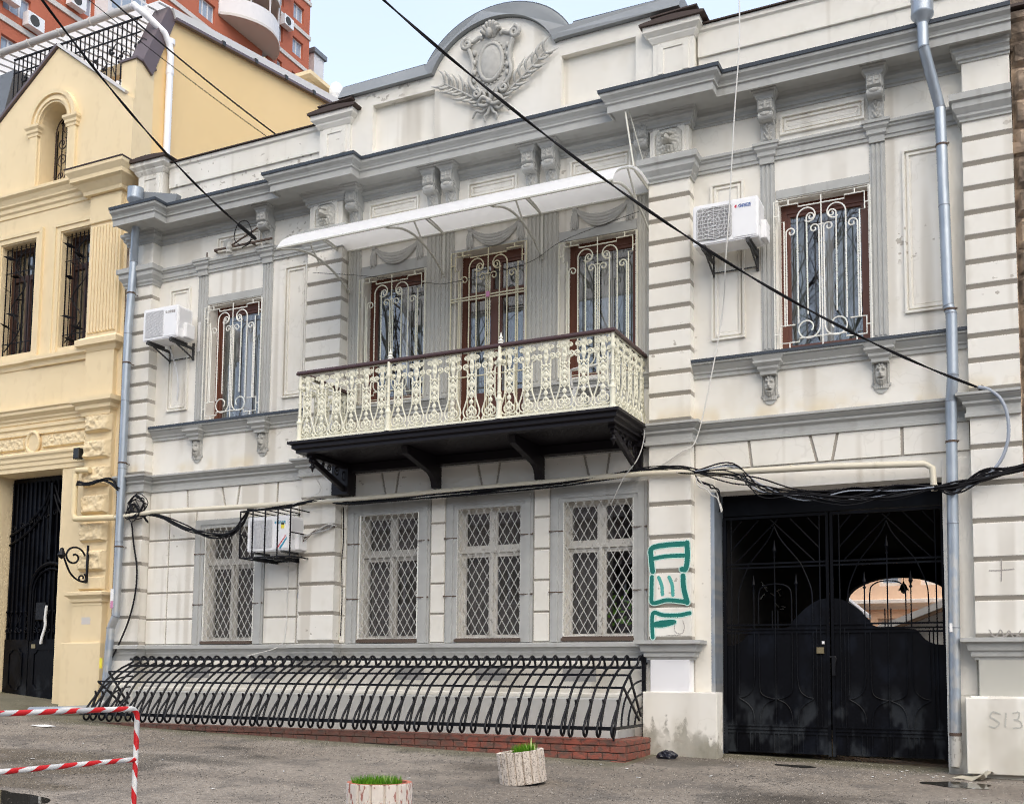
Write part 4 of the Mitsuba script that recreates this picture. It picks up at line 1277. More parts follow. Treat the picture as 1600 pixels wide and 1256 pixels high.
# ---------------------------------------------------------------- canopy over the balcony
CX0, CX1 = -9.49, -4.42
prof = [(-1.58, 6.91), (-1.47, 7.06), (-1.30, 7.19), (-1.10, 7.305), (-0.90, 7.40), (-0.70, 7.465), (-0.50, 7.49), (-0.25, 7.475), (-0.02, 7.43)]
cp = spline(prof, 4)
xs = np.linspace(CX0, CX1, 12)
CAN = put(H + '__balcony_canopy', MB().grid(np.stack([np.column_stack([np.full(len(cp), x), cp]) for x in xs], 0)), 'canopy_white', True)
put(CAN + '__canopy_edge', MB().bar((CX0, -1.58, 6.905), (CX1, -1.58, 6.905), 0.022).bar((CX0, -0.03, 7.43), (CX1, -0.03, 7.43), 0.03), 'canopy_steel')
for x in (CX0, -7.66, -6.07, CX1):
    xx = x + (0.03 if x == CX0 else -0.03 if x == CX1 else 0)
    m = MB().tube(np.column_stack([np.full(len(cp), xx), cp[:, 0], cp[:, 1] - 0.028]), 0.013, 5)
    xw = max(xx, -9.30) if x == CX0 else xx
    # S shaped arm from the canopy's lip down to the wall, with a strut and a wall plate
    s = np.array([[0.0, -1.54, 6.90], [0.0, -1.18, 7.03], [0.0, -0.8, 7.06], [0.0, -0.4, 6.97], [0.0, -0.04, 6.79]])
    s[:, 0] = np.linspace(xx, -9.33 if x == CX0 else xx, 5)
    m.tube(spline(s, 5), 0.017, 6)
    m.tube([(xx, -0.98, 7.35), (xx, -0.62, 7.03)], 0.014, 5)
    m.bar((-9.33 if x == CX0 else xx, -0.035, 7.45), (-9.33 if x == CX0 else xx, -0.035, 6.76), 0.035, 0.02)
    m.bar((xx, -0.70, 7.43), (xx, -0.03, 7.40), 0.02)
    put(CAN + '__canopy_bracket', m, 'canopy_steel')
rod = MB().tube([(-4.64, -0.55, 8.36), (-4.43, -0.80, 7.44)], 0.013, 5).tube([(-4.60, -0.50, 8.36), (-4.43, -0.15, 7.45)], 0.009, 5)
put(CAN + '__tie_rod', rod, 'canopy_steel')
# ---------------------------------------------------------------- carriage passage, gate and the court behind
GX0, GX1, GC = -3.60, -0.90, -2.25
pas = MB()
pas.box(-3.72, -3.60, 0.42, 8.0, -0.6, 3.29).box(-0.90, -0.78, 0.42, 8.0, -0.6, 3.29)
pas.box(-3.75, -0.75, 0.42, 8.0, 3.29, 3.42)
endw = sg.box(-3.75, -0.6, -0.75, 4.0).difference(sg.Polygon([(-3.18, -0.7), (-3.18, 2.42), *arc((GC, 2.42), 0.93, 180, 0, 20, 0.44), (-1.32, 2.42), (-1.32, -0.7)]))
pas.prism(endw, 7.7, 8.0)
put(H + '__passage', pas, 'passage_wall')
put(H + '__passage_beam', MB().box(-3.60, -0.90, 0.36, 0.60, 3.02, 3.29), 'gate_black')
put(H + '__door_jamb', MB().box(-3.665, -3.615, -0.028, 0.40, -0.05, 3.29), 'zinc')

G = thing('carriage_gate', 'black iron double gate with pointed arches and sheet metal lower half', 'gate')
GY = 0.35


def gz_gate(x):
    return float(gz(x, GY)) + 0.03


leafs = []
for s in (0, 1):
    L = MB()
    w = 1.335

    def U(u):
        return GX0 + u if s == 0 else GX1 - u

    lf = put(G + '__leaf', MB().bar((U(0.02), GY, -0.03), (U(0.02), GY, 2.99), 0.045).bar((U(w - 0.012), GY, -0.03), (U(w - 0.012), GY, 2.99), 0.035).bar((U(0), GY, 2.985), (U(w), GY, 2.985), 0.035), 'gate_black')

    def rail(z, t=0.022):
        put(lf + '__rail', MB().bar((U(0.03), GY - 0.004, z), (U(w - 0.02), GY - 0.004, z), t), 'gate_black')

    def bar(nm, pts, r=0.0085):
        p = np.asarray([(U(a), b) for a, b in pts])
        put(lf + '__' + nm, MB().tube(np.column_stack([p[:, 0], np.full(len(p), GY - 0.012), p[:, 1]]), r, 6), 'gate_black')

    for z in (2.385, 2.335, 1.60, 1.545, 1.50, 0.33, 0.285, 0.24, 0.0):
        rail(z)
    c = 0.665
    for d in (-0.56, 0.565):
        bar('upright', [(c + d, 0.33), (c + d, 2.97)])
    # diagonals fanning from the top
    for d in (-1, 1):
        bar('diagonal', [(c + d * 0.05 * -1, 2.95), (c + d * 0.50, 2.40)])
        bar('diagonal', [(c + d * 0.20, 2.95), (c + d * 0.56, 2.56)])
        bar('diagonal', [(c + d * 0.42, 2.95), (c + d * 0.56, 2.79)])
        arch = spline([(c + d * 0.47, 1.61), (c + d * 0.47, 1.85), (c + d * 0.455, 2.05), (c + d * 0.37, 2.28), (c + d * 0.30, 2.41), (c + d * 0.13, 2.62), (c + d * 0.05, 2.74), (c, 2.86)], 5)
        bar('pointed_arch', arch)
        bar('inner_arch', np.vstack([[(c + d * 0.21, 1.61)], [(c + d * 0.21, 1.92)], spline([(c + d * 0.21, 1.95), (c + d * 0.19, 2.05), (c + d * 0.11, 2.105), (c, 2.12)], 5)]))
        bar('spear_shaft', [(c + d * 0.27, 1.55), (c + d * 0.27, 2.20)])
        put(lf + '__spear_head', MB().lathe([(0.0, 0.0), (0.018, 0.0), (0.02, 0.018), (0.009, 0.028), (0.012, 0.05), (0.027, 0.085), (0.015, 0.13), (0.004, 0.20), (0, 0.21)], (U(c + d * 0.27), GY - 0.012, 2.03), 8), 'gate_black')
        bar('short_bar', [(c + d * 0.035, 1.55), (c + d * 0.035, 1.78)])
        # lower half: the arches run on and end in curls
        bar('lower_scroll', np.vstack([[(c + d * 0.21, 1.49)], spline([(c + d * 0.21, 0.90), (c + d * 0.19, 0.74), (c + d * 0.10, 0.68), (c + d * 0.01, 0.665)], 5)]))
        bar('lower_scroll', np.vstack([[(c + d * 0.27, 1.49)], spline([(c + d * 0.27, 0.95), (c + d * 0.30, 0.78), (c + d * 0.38, 0.70), (c + d * 0.47, 0.675)], 5)]))
        bar('lower_scroll', spline([(c + d * 0.02, 0.66), (c + d * 0.13, 0.60), (c + d * 0.19, 0.50), (c + d * 0.21, 0.34)], 5))
        bar('lower_scroll', spline([(c + d * 0.47, 0.67), (c + d * 0.36, 0.60), (c + d * 0.29, 0.50), (c + d * 0.27, 0.34)], 5))
        bar('upright', [(c + d * 0.47, 1.5), (c + d * 0.47, 0.72)])
        bar('upright', [(c + d * 0.515, 1.55), (c + d * 0.515, 0.33)])
        for q in (0.03, 0.21, 0.27, 0.33, 0.50):
            bar('foot_bar', [(c + d * q, 0.0), (c + d * q, 0.24)])
    bar('spear_shaft', [(c, 0.33), (c, 2.55)])
    put(lf + '__spear_head', MB().lathe([(0.0, 0.0), (0.018, 0.0), (0.02, 0.018), (0.009, 0.028), (0.012, 0.05), (0.03, 0.095), (0.016, 0.15), (0.004, 0.225), (0, 0.24)], (U(c), GY - 0.012, 2.45), 8), 'gate_black')
    # sheet metal, humped at the meeting stile and cut down at the hinge side
    top = spline([(0.03, 1.335), (0.13, 1.345), (0.24, 1.40), (0.34, 1.515), (0.42, 1.53), (0.80, 1.56), (0.90, 1.66), (1.04, 1.80), (1.20, 1.90), (1.335, 1.925)], 4)
    poly = [(U(a), b) for a, b in [(0.03, 0.0), *top, (1.335, 0.0)]]
    put(lf + '__sheet', MB().prism(poly, GY + 0.004, GY + 0.010), 'gate_black')
put(G + '__lock_plate', MB().block(-2.42, -2.33, GY - 0.01, GY - 0.045, 1.23, 1.31, 0.006), 'brass')
put(G + '__lock_plate', MB().block(-2.355, -2.325, GY - 0.01, GY - 0.03, 1.35, 1.385, 0.004), 'ac_white')
put(G + '__handle', MB().tube(spline([(-2.26, 1.19), (-2.19, 1.19), (-2.20, 1.10), (-2.205, 1.0)], 4), 0.010, 5).box(-2.235, -2.195, -0.012, 0.02, 0.96, 1.20).shift((0, GY - 0.03, 0)), 'black_iron')

# the court behind the passage
C = thing('courtyard_building', 'peach coloured courtyard house with a cream ledge seen through the gate arch', 'building')
cw = sg.box(-22, -1, 6, 13)
CW = [(-7.0, 3.40, -6.1, 4.9), (-5.3, 3.40, -4.4, 4.9), (-3.60, 3.40, -3.04, 4.9), (-2.56, 3.40, -1.7, 4.9), (-0.8, 3.40, 0.1, 4.9), (-3.65, 0.1, -2.9, 2.55)]
for r in CW:
    cw = cw.difference(sg.box(*r))
put(C + '__wall', MB().prism(cw, 16.0, 16.4), 'pink_wall')
put(C + '__ledge', mould([(-22, 16.0), (6, 16.0)], [(-0.1, 2.78), (0.06, 2.78), (0.08, 2.86), (0.30, 2.93), (0.30, 3.02), (-0.1, 3.06)]), 'white_trim')
for r in CW:
    w = put(C + '__window', MB().prism(sg.box(*r).difference(sg.box(r[0] + .09, r[1] + .09, r[2] - .09, r[3] - .09)), 16.1, 16.2), 'white_trim')
    put(w + '__pane', MB().box(r[0], r[2], 16.2, 16.22, r[1], r[3]), 'tower_glass')
S = thing('courtyard_shed', 'low shed with a sloping tan roof and white barge board in the courtyard', 'shed')
put(S + '__wall', MB().prism([(-3.4, -1), (3.0, -1), (3.0, 4.35), (-3.4, 1.80)], 12.0, 12.15), 'white_trim')
put(S + '__roof', MB().prism([(-3.5, 1.78), (-3.5, 1.93), (3.0, 4.57), (3.0, 4.35)], 11.7, 15.6), 'tan_roof')
put(S + '__barge_board', MB().prism([(-3.6, 1.78), (-3.6, 1.93), (3.0, 4.60), (3.0, 4.42)], 11.62, 11.695), 'white_trim')
S2 = thing('courtyard_canopy', 'small white sloping canopy at the left edge of the gate arch', 'canopy')
put(S2 + '__panel', MB().prism([(-4.0, 2.95), (-4.0, 3.10), (-3.08, 2.30), (-3.08, 2.22)], 9.2, 10.4), 'white_trim')
put(S2 + '__arm', MB().bar((-4.55, 9.3, 2.75), (-4.55, 9.3, 1.2), 0.05), 'white_trim')
lm = thing('passage_lantern', 'small dark bell shaped lantern hanging in the passage arch', 'lamp')
put(lm + '__shade', MB().lathe([(0.012, 0.16), (0.02, 0.12), (0.05, 0.09), (0.07, 0.03), (0.10, 0.0)], (-2.08, 7.2, 2.56), 12), 'lamp_black')
put(lm + '__bulb', MB().ball((-2.08, 7.2, 2.545), 0.05, 8), 'white_plastic')
put(lm + '__cord', MB().tube([(-2.08, 7.2, 2.70), (-2.08, 7.2, 3.3)], 0.006, 5), 'lamp_black')
for k, (x, z) in enumerate(((-3.05, 2.2), (-2.85, 2.05), (-3.2, 2.0))):
    pass
wm = MB()
for k in range(9):
    a = np.array([-3.58, 2.2 + rng.uniform(0, 1.6), 2.0 + rng.uniform(0, 0.35)])
    wm.tube([a, a + [0.015, rng.uniform(0.15, 0.3), rng.uniform(-0.12, 0.12)]], 0.009, 4)
single('meter_wiring', wm, 'cord_white', 'loose pale wires on the dark left wall of the passage behind the gate', 'wires')
# ---------------------------------------------------------------- brick ledge and the iron guard over the basement lights
BL = thing('brick_ledge', 'low red brick ledge along the foot of the cream house under the black iron guard', 'ledge')
LX0, LX1, LY = -13.9, -4.40, -1.17
put(BL + '__core', MB().box(LX0 + 0.02, LX1 - 0.02, LY + 0.02, -0.05, -0.55, 0.155), 'mortar')
crs = [0.165, 0.098, 0.012, -0.075, -0.155]
for k in range(4):
    z1, z0 = crs[k], crs[k + 1]
    L = 0.195 if k else 0.235
    x = LX1 - (0.0 if k % 2 else 0.10)
    sides = []
    while x > LX0:
        a = max(x - L, LX0)
        j = rng.normal(0, 0.0025, 3)
        if gz(a, LY) < z1 - 0.01:
            put(BL + '__brick', MB().block(a + 0.004, x - 0.005, LY + 0.1, LY + j[0] - (0.006 if k == 0 else 0), z0 + 0.005 + j[1], z1 - 0.004 + j[2], 0.006), 'brick')
        x = a
    y = LY if k % 2 == 0 else LY + 0.10
    while y < -0.12:
        b = min(y + (0.20 if k else 0.235), -0.11)
        m = MB().block(-(b - 0.005), -(y + 0.005), 0.1, rng.normal(0, 0.003), z0 + 0.005, z1 - 0.004, 0.006)
        v, f = m.mesh()
        put(BL + '__brick', (np.column_stack([LX1 - v[:, 1], -v[:, 0], v[:, 2]]), f), 'brick')
        y = b
for x in np.arange(LX1 - 0.12, LX0, -0.24):
    put(BL + '__brick', MB().box(x - 0.114, x + 0.114, LY + 0.006, LY + 0.12, 0.10, 0.168 + rng.normal(0, 0.0015)), 'brick')
put(BL + '__top_slab', MB().box(LX0 + 0.02, LX1 - 0.01, LY + 0.122, -0.1, 0.1, 0.166), 'brick')

GR = thing('iron_guard', 'black bowed iron guard of curved bars over the basement windows of the cream house', 'railing')
gp = [(-0.155, 1.03), (-0.165, 1.10), (-0.20, 1.165), (-0.255, 1.19), (-0.31, 1.165), (-0.34, 1.10), (-0.44, 1.055), (-0.56, 1.005), (-0.69, 0.93), (-0.80, 0.855), (-0.90, 0.775), (-1.02, 0.62), (-1.10, 0.46), (-1.155, 0.32), (-1.17, 0.255), (-1.20, 0.215), (-1.24, 0.21), (-1.272, 0.24), (-1.275, 0.29), (-1.23, 0.38), (-1.14, 0.49), (-1.075, 0.56), (-1.06, 0.605), (-1.075, 0.645)]
g2 = spline(gp, 4)
bar_ply = mikit.ply(MB().tube(np.column_stack([np.zeros(len(g2)), g2]), 0.0165, 7).mesh(), 'black_iron', smooth=True)
for k in range(52):
    put(GR + '__bar', moved(bar_ply, T().translate([-4.535 - 0.1695 * k + rng.normal(0, 0.004) * (k > 0), 0, 0]).rotate([0, 0, 1], rng.normal(0, 0.9)).translate([0, rng.normal(0, 0.004), rng.normal(0, 0.004)])), None)
XR, XL = -4.52, -13.3
for y, z, r in ((-0.255, 1.15, 0.018), (-0.27, 1.045, 0.018), (-0.69, 0.945, 0.0135), (-0.90, 0.79, 0.0135), (-1.215, 0.305, 0.022)):
    put(GR + '__rail', MB().bar((XL, y, z), (XR, y, z), 2 * r), 'black_iron')
for x in (XR, XL):
    put(GR + '__post', MB().bar((x, -0.15, 0.165), (x, -0.15, 1.22), 0.045).bar((x - 0.0, -0.15, 1.10), (x, -0.03, 1.10), 0.03), 'black_iron')
    put(GR + '__rail', MB().bar((x, -0.15, 0.315), (x, -1.22, 0.305), 0.034), 'black_iron')
    for k in range(3):
        z0, y1 = 0.88 - 0.17 * k, -0.98 + 0.24 * k
        put(GR + '__end_bar', MB().tube(np.column_stack([np.full(13, x), bez((-0.16, z0), (-0.16 + (y1 + 0.16) * 0.6, z0), (y1, 0.31 + (z0 - 0.31) * 0.6), (y1, 0.31), 13)]), 0.013, 6), 'black_iron')
    put(GR + '__end_brace', MB().bar((x, -0.69, 0.94), (x, -0.27, 0.43), 0.025).bar((x, -0.90, 0.79), (x, -0.33, 0.38), 0.025), 'black_iron')
put(GR + '__foot', MB().bar((XR - 0.01, -1.215, 0.16), (XR - 0.01, -1.215, 0.3), 0.02).bar((-8.0, -1.1, 0.16), (-8.0, -1.2, 0.3), 0.02), 'black_iron')


# ---------------------------------------------------------------- planters
def planter(label, c, R, h, mats, tilt=None, n=18):
    P = thing('planter', label, 'planter')
    a = np.linspace(0, 2 * PI, n * 8, endpoint=False)
    groove = np.abs(((a * n / (2 * PI)) % 1) - 0.5) * 2
    rr = R * (1 - 0.085 * np.clip((groove - 0.80) / 0.12, 0, 1))
    zs = [0, 0.012, h * 0.5, h - 0.012, h]
    sc = [0.96, 0.985, 0.99, 1.0, 0.985]
    V = np.stack([np.column_stack([rr * s * np.cos(a), rr * s * np.sin(a), np.full(len(a), z)]) for z, s in zip(zs, sc)], 0)
    inner = np.stack([np.column_stack([R * s * np.cos(a), R * s * np.sin(a), np.full(len(a), z)]) for z, s in ((h, 0.985), (h, 0.84), (h - 0.10, 0.82))], 0)
    V = np.concatenate([V, V[:, :1]], 1)
    inner = np.concatenate([inner, inner[:, :1]], 1)
    M = T().translate(list(c))
    if tilt:
        M = M @ T().rotate(tilt[0], tilt[1])
    put(P + '__tub', moved(mikit.ply(MB().grid(V).mesh(), mats[0], smooth=50), M), None)
    put(P + '__rim', moved(mikit.ply(MB().grid(inner).mesh(), mats[1], smooth=50), M), None)
    b = MB().lathe([(0.0, h - 0.05), (R * 0.5, h - 0.055), (R * 0.83, h - 0.07)], n=24)
    put(P + '__soil', moved(mikit.ply(b.mesh(), 'soil', smooth=True), M), None)
    return P, M


def grass_tuft(label, M, R, h, n, spread, lean, H_=0.11):
    m = MB()
    for k in range(n):
        a, r = rng.uniform(0, 2 * PI), R * math.sqrt(rng.uniform(0, 1)) * spread
        p = np.array([lean[0] + r * math.cos(a), lean[1] + r * math.sin(a), h - 0.065])
        L = H_ * rng.uniform(0.5, 1.15)
        b = rng.uniform(0, 2 * PI)
        o = np.array([math.cos(b), math.sin(b), 0]) * L * rng.uniform(0.05, 0.4)
        w = np.array([-math.sin(b), math.cos(b), 0]) * 0.0032
        q1, q2 = p + o * 0.35 + [0, 0, L * 0.6], p + o + [0, 0, L]
        m.add([p - w, p + w, q1 + w * 0.8, q1 - w * 0.8, q2], [[0, 1, 2], [0, 2, 3], [3, 2, 4]])
    k = single('grass_tuft', moved(mikit.ply(m.mesh(), 'grass'), M), None, label, 'grass')
    l = MB()
    for q in range(5):
        p = np.array([lean[0] + rng.normal(0.08, 0.015), lean[1] + rng.normal(0, 0.015), h - 0.06])
        a = rng.uniform(0, 2 * PI)
        L = rng.uniform(0.10, 0.17) * H_ / 0.11
        o = np.array([math.cos(a), math.sin(a), 0]) * 0.03
        w = np.array([0.0065, 0.004, 0])
        l.add([p - w * 0.6, p + w * 0.6, p + o * 0.5 + [0, 0, L * 0.55] + w, p + o * 0.5 + [0, 0, L * 0.55] - w, p + o + [0, 0, L]], [[0, 1, 2], [0, 2, 3], [3, 2, 4]])
    put(k + '__pale_leaf', moved(mikit.ply(l.mesh(), 'pale_leaf'), M), None)


R1, h1 = 0.245, 0.33
P1, M1 = planter('leaning ribbed concrete tub with bare pebbly sides in front of the brick ledge', (-4.76, -3.20, -0.175), R1, h1, ('aggregate', 'aggregate'), ([math.cos(YAW), math.sin(YAW), 0][::-1] and [-math.sin(YAW), math.cos(YAW), 0], -7.0))
grass_tuft('clump of bright green grass in the leaning concrete tub', M1, R1, h1, 620, 0.50, (0.04, 0.02), 0.13)
R2, h2 = 0.235, 0.40
P2, M2 = planter('white painted round tub with a flaking red rim at the bottom edge of the view', (-4.27, -6.61, -0.255), R2, h2, ('painted_tub', 'red_rim'), None, 15)
grass_tuft('wider patch of short green grass with a tall pale leaf in the red rimmed tub', M2, R2, h2, 1300, 0.76, (-0.02, 0.0), 0.105)


# ---------------------------------------------------------------- red and white barrier
def uv_tube(pts, r, n=14):
    p = np.asarray(pts, float)
    v, f = MB().tube(p, r, n, caps=False).mesh()
    m = len(p)
    s = np.concatenate([[0], np.cumsum(np.linalg.norm(np.diff(p, axis=0), axis=1))])
    V = v.reshape(m, n, 3)
    V = np.concatenate([V, V[:, :1]], 1)
    uv = np.stack([np.broadcast_to(np.arange(n + 1) / n, (m, n + 1)), np.broadcast_to(s[:, None], (m, n + 1))], -1)
    i, j = np.meshgrid(np.arange(m - 1), np.arange(n), indexing='ij')
    q = np.stack([i * (n + 1) + j, i * (n + 1) + j + 1, (i + 1) * (n + 1) + j + 1, (i + 1) * (n + 1) + j], -1).reshape(-1, 4)
    return (V.reshape(-1, 3), np.vstack([q[:, [0, 1, 2]], q[:, [0, 2, 3]]])), uv.reshape(-1, 2)


BRX, BRY0, BRY1 = -6.30, -6.93, -10.4
zb = float(gz(BRX, BRY0))
B = thing('street_barrier', 'tubular barrier wound with red and white tape at the lower left', 'barrier')
zt0 = 0.635
hoop = [(BRX, BRY0, zb - 0.05)] + [(BRX, BRY0, z) for z in np.linspace(zb, zt0 - 0.07, 24)] + [(BRX, BRY0 - 0.07 + 0.07 * math.cos(a), zt0 - 0.07 + 0.07 * math.sin(a)) for a in np.radians(np.linspace(15, 90, 6))] + [(BRX, y, zt0 - 0.02 * (BRY0 - y) / 3.4) for y in np.linspace(BRY0 - 0.12, BRY1 + 0.12, 50)] + [(BRX, BRY1, zt0 - 0.08), (BRX, BRY1, zb - 0.25)]
ms, uvs = uv_tube(hoop, 0.0205)
put(B + '__hoop', ms, 'stripe_tape', True, uv=uvs)
ms, uvs = uv_tube([(BRX, y, 0.245 - 0.02 * (BRY0 - y) / 3.4) for y in np.linspace(BRY0, BRY1, 40)], 0.0195)
put(B + '__middle_rail', ms, 'stripe_tape', True, uv=uvs)


# ---------------------------------------------------------------- air conditioners
def rbox(x0, x1, y0, y1, z0, z1, r=0.02):
    p = sg.box(x0 + r, z0 + r, x1 - r, z1 - r).buffer(r, quad_segs=3)
    i = p.buffer(-r * 0.5)
    return MB().prism(p, y0 + 0.012, y1).prism(i, y0, y0 + 0.012)


def fan_guard(m, cx, cz, r, y):
    for k in range(5):
        q = arc((cx, cz), r * (0.2 + 0.2 * k), 0, 360, 40)[:-1]
        m.tube(np.column_stack([q[:, 0], np.full(len(q), y), q[:, 1]]), 0.0045, 4, closed=True)
    for a in np.radians(np.arange(0, 360, 60)):
        m.bar((cx + 0.1 * r * math.cos(a), y + 0.004, cz + 0.1 * r * math.sin(a)), (cx + r * math.cos(a), y + 0.004, cz + r * math.sin(a)), 0.006)


def ac_unit(label, x0, x1, z0, z1, yf, yb, ink, wall_brackets=True, grid=True):
    A_ = thing('air_conditioner', label, 'air conditioner')
    w, h = x1 - x0, z1 - z0
    put(A_ + '__housing', rbox(x0, x1, yf, yb, z0, z1, 0.03), 'ac_white')
    px0, px1 = x0 + 0.05, x0 + w * 0.60
    put(A_ + '__fan_recess', MB().prism(sg.box(px0 + .04, z0 + 0.09, px1 - .04, z1 - 0.09).buffer(0.04), yf - 0.004, yf + 0.001), 'ac_grey' if grid else 'ac_side')
    g = MB()
    if grid:
        for z in np.linspace(z0 + 0.07, z1 - 0.07, 9):
            g.bar((px0 + 0.015, yf - 0.02, z), (px1 - 0.015, yf - 0.02, z), 0.006)
        for x in np.linspace(px0 + 0.015, px1 - 0.015, 7):
            g.bar((x, yf - 0.024, z0 + 0.07), (x, yf - 0.024, z1 - 0.07), 0.005)
        put(A_ + '__fan', MB().lathe([(0, 0.01), (0.05, 0.008), (0.06, 0.0)], n=16).shift((0, 0, 0)).mesh() if False else MB().prism(sg.Point((px0 + px1) / 2, (z0 + z1) / 2).buffer(h * 0.40), yf - 0.008, yf - 0.004), 'fan_dark')
        fan_guard(g, (px0 + px1) / 2, (z0 + z1) / 2, h * 0.40, yf - 0.014)
    else:
        for z in np.linspace(z0 + 0.06, z1 - 0.06, 34):
            g.box(px0 + 0.01, px1 - 0.01, yf - 0.012, yf - 0.004, z - 0.0035, z + 0.0035)
    put(A_ + '__fan_grille', g, 'ac_side')
    put(A_ + '__front_panel', MB().prism(sg.box(px1 + 0.03, z0 + 0.045, x1 - 0.035, z1 - 0.045).buffer(0.01), yf - 0.008, yf + 0.001), 'ac_white')
    # right side: louvres, valve cover
    s = MB().box(x1 - 0.004, x1 + 0.004, yf + 0.04, yb - 0.03, z0 + 0.32 * h, z1 - 0.05)
    put(A_ + '__side_plate', s, 'ac_side')
    put(A_ + '__valve_cover', rbox(x1 + 0.001, x1 + 0.07, yf + 0.12, yb - 0.01, z0 + 0.02, z0 + 0.26, 0.015), 'ac_white')
    t = meshkit.text_mesh('GREE', 0.040, 0.004, bold=True)
    v = np.array(t.vertices)
    tx = px1 + 0.085
    put(A_ + '__lettering', (np.column_stack([v[:, 0] * 1.15 + tx, yf - 0.0085 - v[:, 2], v[:, 1] + z1 - 0.125]), np.array(t.faces)), ink)
    put(A_ + '__emblem', MB().prism(sg.Point(tx - 0.028, z1 - 0.104).buffer(0.018).difference(sg.Point(tx - 0.018, z1 - 0.104).buffer(0.009)), yf - 0.012, yf - 0.006), 'red_ink' if ink == 'blue_ink' else ink)
    for fx in (x0 + 0.1, x1 - 0.16):
        put(A_ + '__foot', MB().box(fx, fx + 0.06, yf - 0.01, yb + 0.02, z0 - 0.025, z0 + 0.002), 'ac_dark')
    if wall_brackets:
        for x in (x0 + 0.13, x1 - 0.13):
            b = MB().bar((x, yf - 0.03, z0 - 0.045), (x, 0.0, z0 - 0.045), 0.035).bar((x, -0.012, z0 - 0.24), (x, -0.012, z0 + 0.05), 0.035, 0.024).bar((x, -0.02, z0 - 0.21), (x, yf + 0.12, z0 - 0.06), 0.02)
            put(A_ + '__wall_bracket', b, 'ac_dark')
        put(A_ + '__cross_bar', MB().bar((x0 + 0.13, -0.03, z0 - 0.19), (x1 - 0.13, -0.03, z0 - 0.19), 0.014), 'ac_dark')
    return A_


ac_unit('white air conditioner with a round fan grille left of the large right hand window', -3.735, -2.90, 6.355, 6.885, -0.52, -0.19, 'blue_ink')
a2 = ac_unit('white air conditioner with a plain grey grille beside the upper window at the far left', -13.06, -12.31, 6.33, 6.865, -0.52, -0.20, 'scribble', grid=False)
put(a2 + '__drain_hose', MB().tube(spline([(-12.75, -0.25, 6.30), (-12.73, -0.10, 6.0), (-12.70, -0.06, 5.7), (-12.74, -0.03, 5.45)], 6), 0.012, 5), 'ac_side')
put(a2 + '__side_stand', MB().box(-12.34, -12.29, -0.03, -0.002, 6.22, 6.72), 'ac_side')
a3 = ac_unit('white air conditioner with a red and blue flash inside the black wall cage', -10.765, -9.96, 2.765, 3.295, -0.50, -0.17, 'cyan_ink', wall_brackets=False, grid=False)
for k, (mt, o) in enumerate((('red_ink', 0), ('white_plastic', 0.028), ('cyan_ink', 0.05))):
    put(a3 + '__stripe', MB().prism([(-10.20 + o, 2.80), (-10.165 + o, 2.80), (-10.03 + o * .4, 2.97 - o * .6), (-10.03 + o * .4, 3.0 - o * .6)], -0.512 - 0.001 * k, -0.506), mt)
put(a3 + '__energy_label', MB().box(-10.12, -10.06, -0.512, -0.507, 3.10, 3.19), 'yellow_ink')
put(a3 + '__energy_label', MB().box(-10.115, -10.065, -0.514, -0.511, 3.155, 3.185), 'ac_dark')
CG = thing('air_conditioner_cage', 'black square bar cage fixed to the wall round the lower air conditioner', 'cage')
cx0, cx1, cy0, cy1, cz0, cz1 = -10.80, -9.86, -0.62, -0.02, 2.665, 3.375
m = MB()
for y in (cy0, cy1):
    for z in (cz0, cz1):
        m.bar((cx0, y, z), (cx1, y, z), 0.016)
for x in (cx0, cx1):
    for z in (cz0, cz1, (cz0 + cz1) / 2):
        m.bar((x, cy0, z), (x, cy1, z), 0.016)
put(CG + '__frame', m, 'cable_black')
for k in range(5):
    x = cx0 + (cx1 - cx0) * k / 4
    put(CG + '__bar', MB().bar((x, cy0, cz0), (x, cy0, cz1), 0.016), 'cable_black')
    put(CG + '__floor_bar', MB().bar((x, cy0, cz0), (x, cy1, cz0), 0.016), 'cable_black')
    put(CG + '__roof_bar', MB().bar((x, cy0, cz1), (x, cy1, cz1), 0.014), 'cable_black')
for y in (-0.48, -0.32, -0.16):
    put(CG + '__floor_bar', MB().bar((cx0, y, cz0 + 0.012), (cx1, y, cz0 + 0.012), 0.016), 'cable_black')
for x in (-10.55, -10.1):
    put(CG + '__bracket', MB().bar((x, -0.6, cz0 - 0.03), (x, 0, cz0 - 0.03), 0.03), 'cable_black')


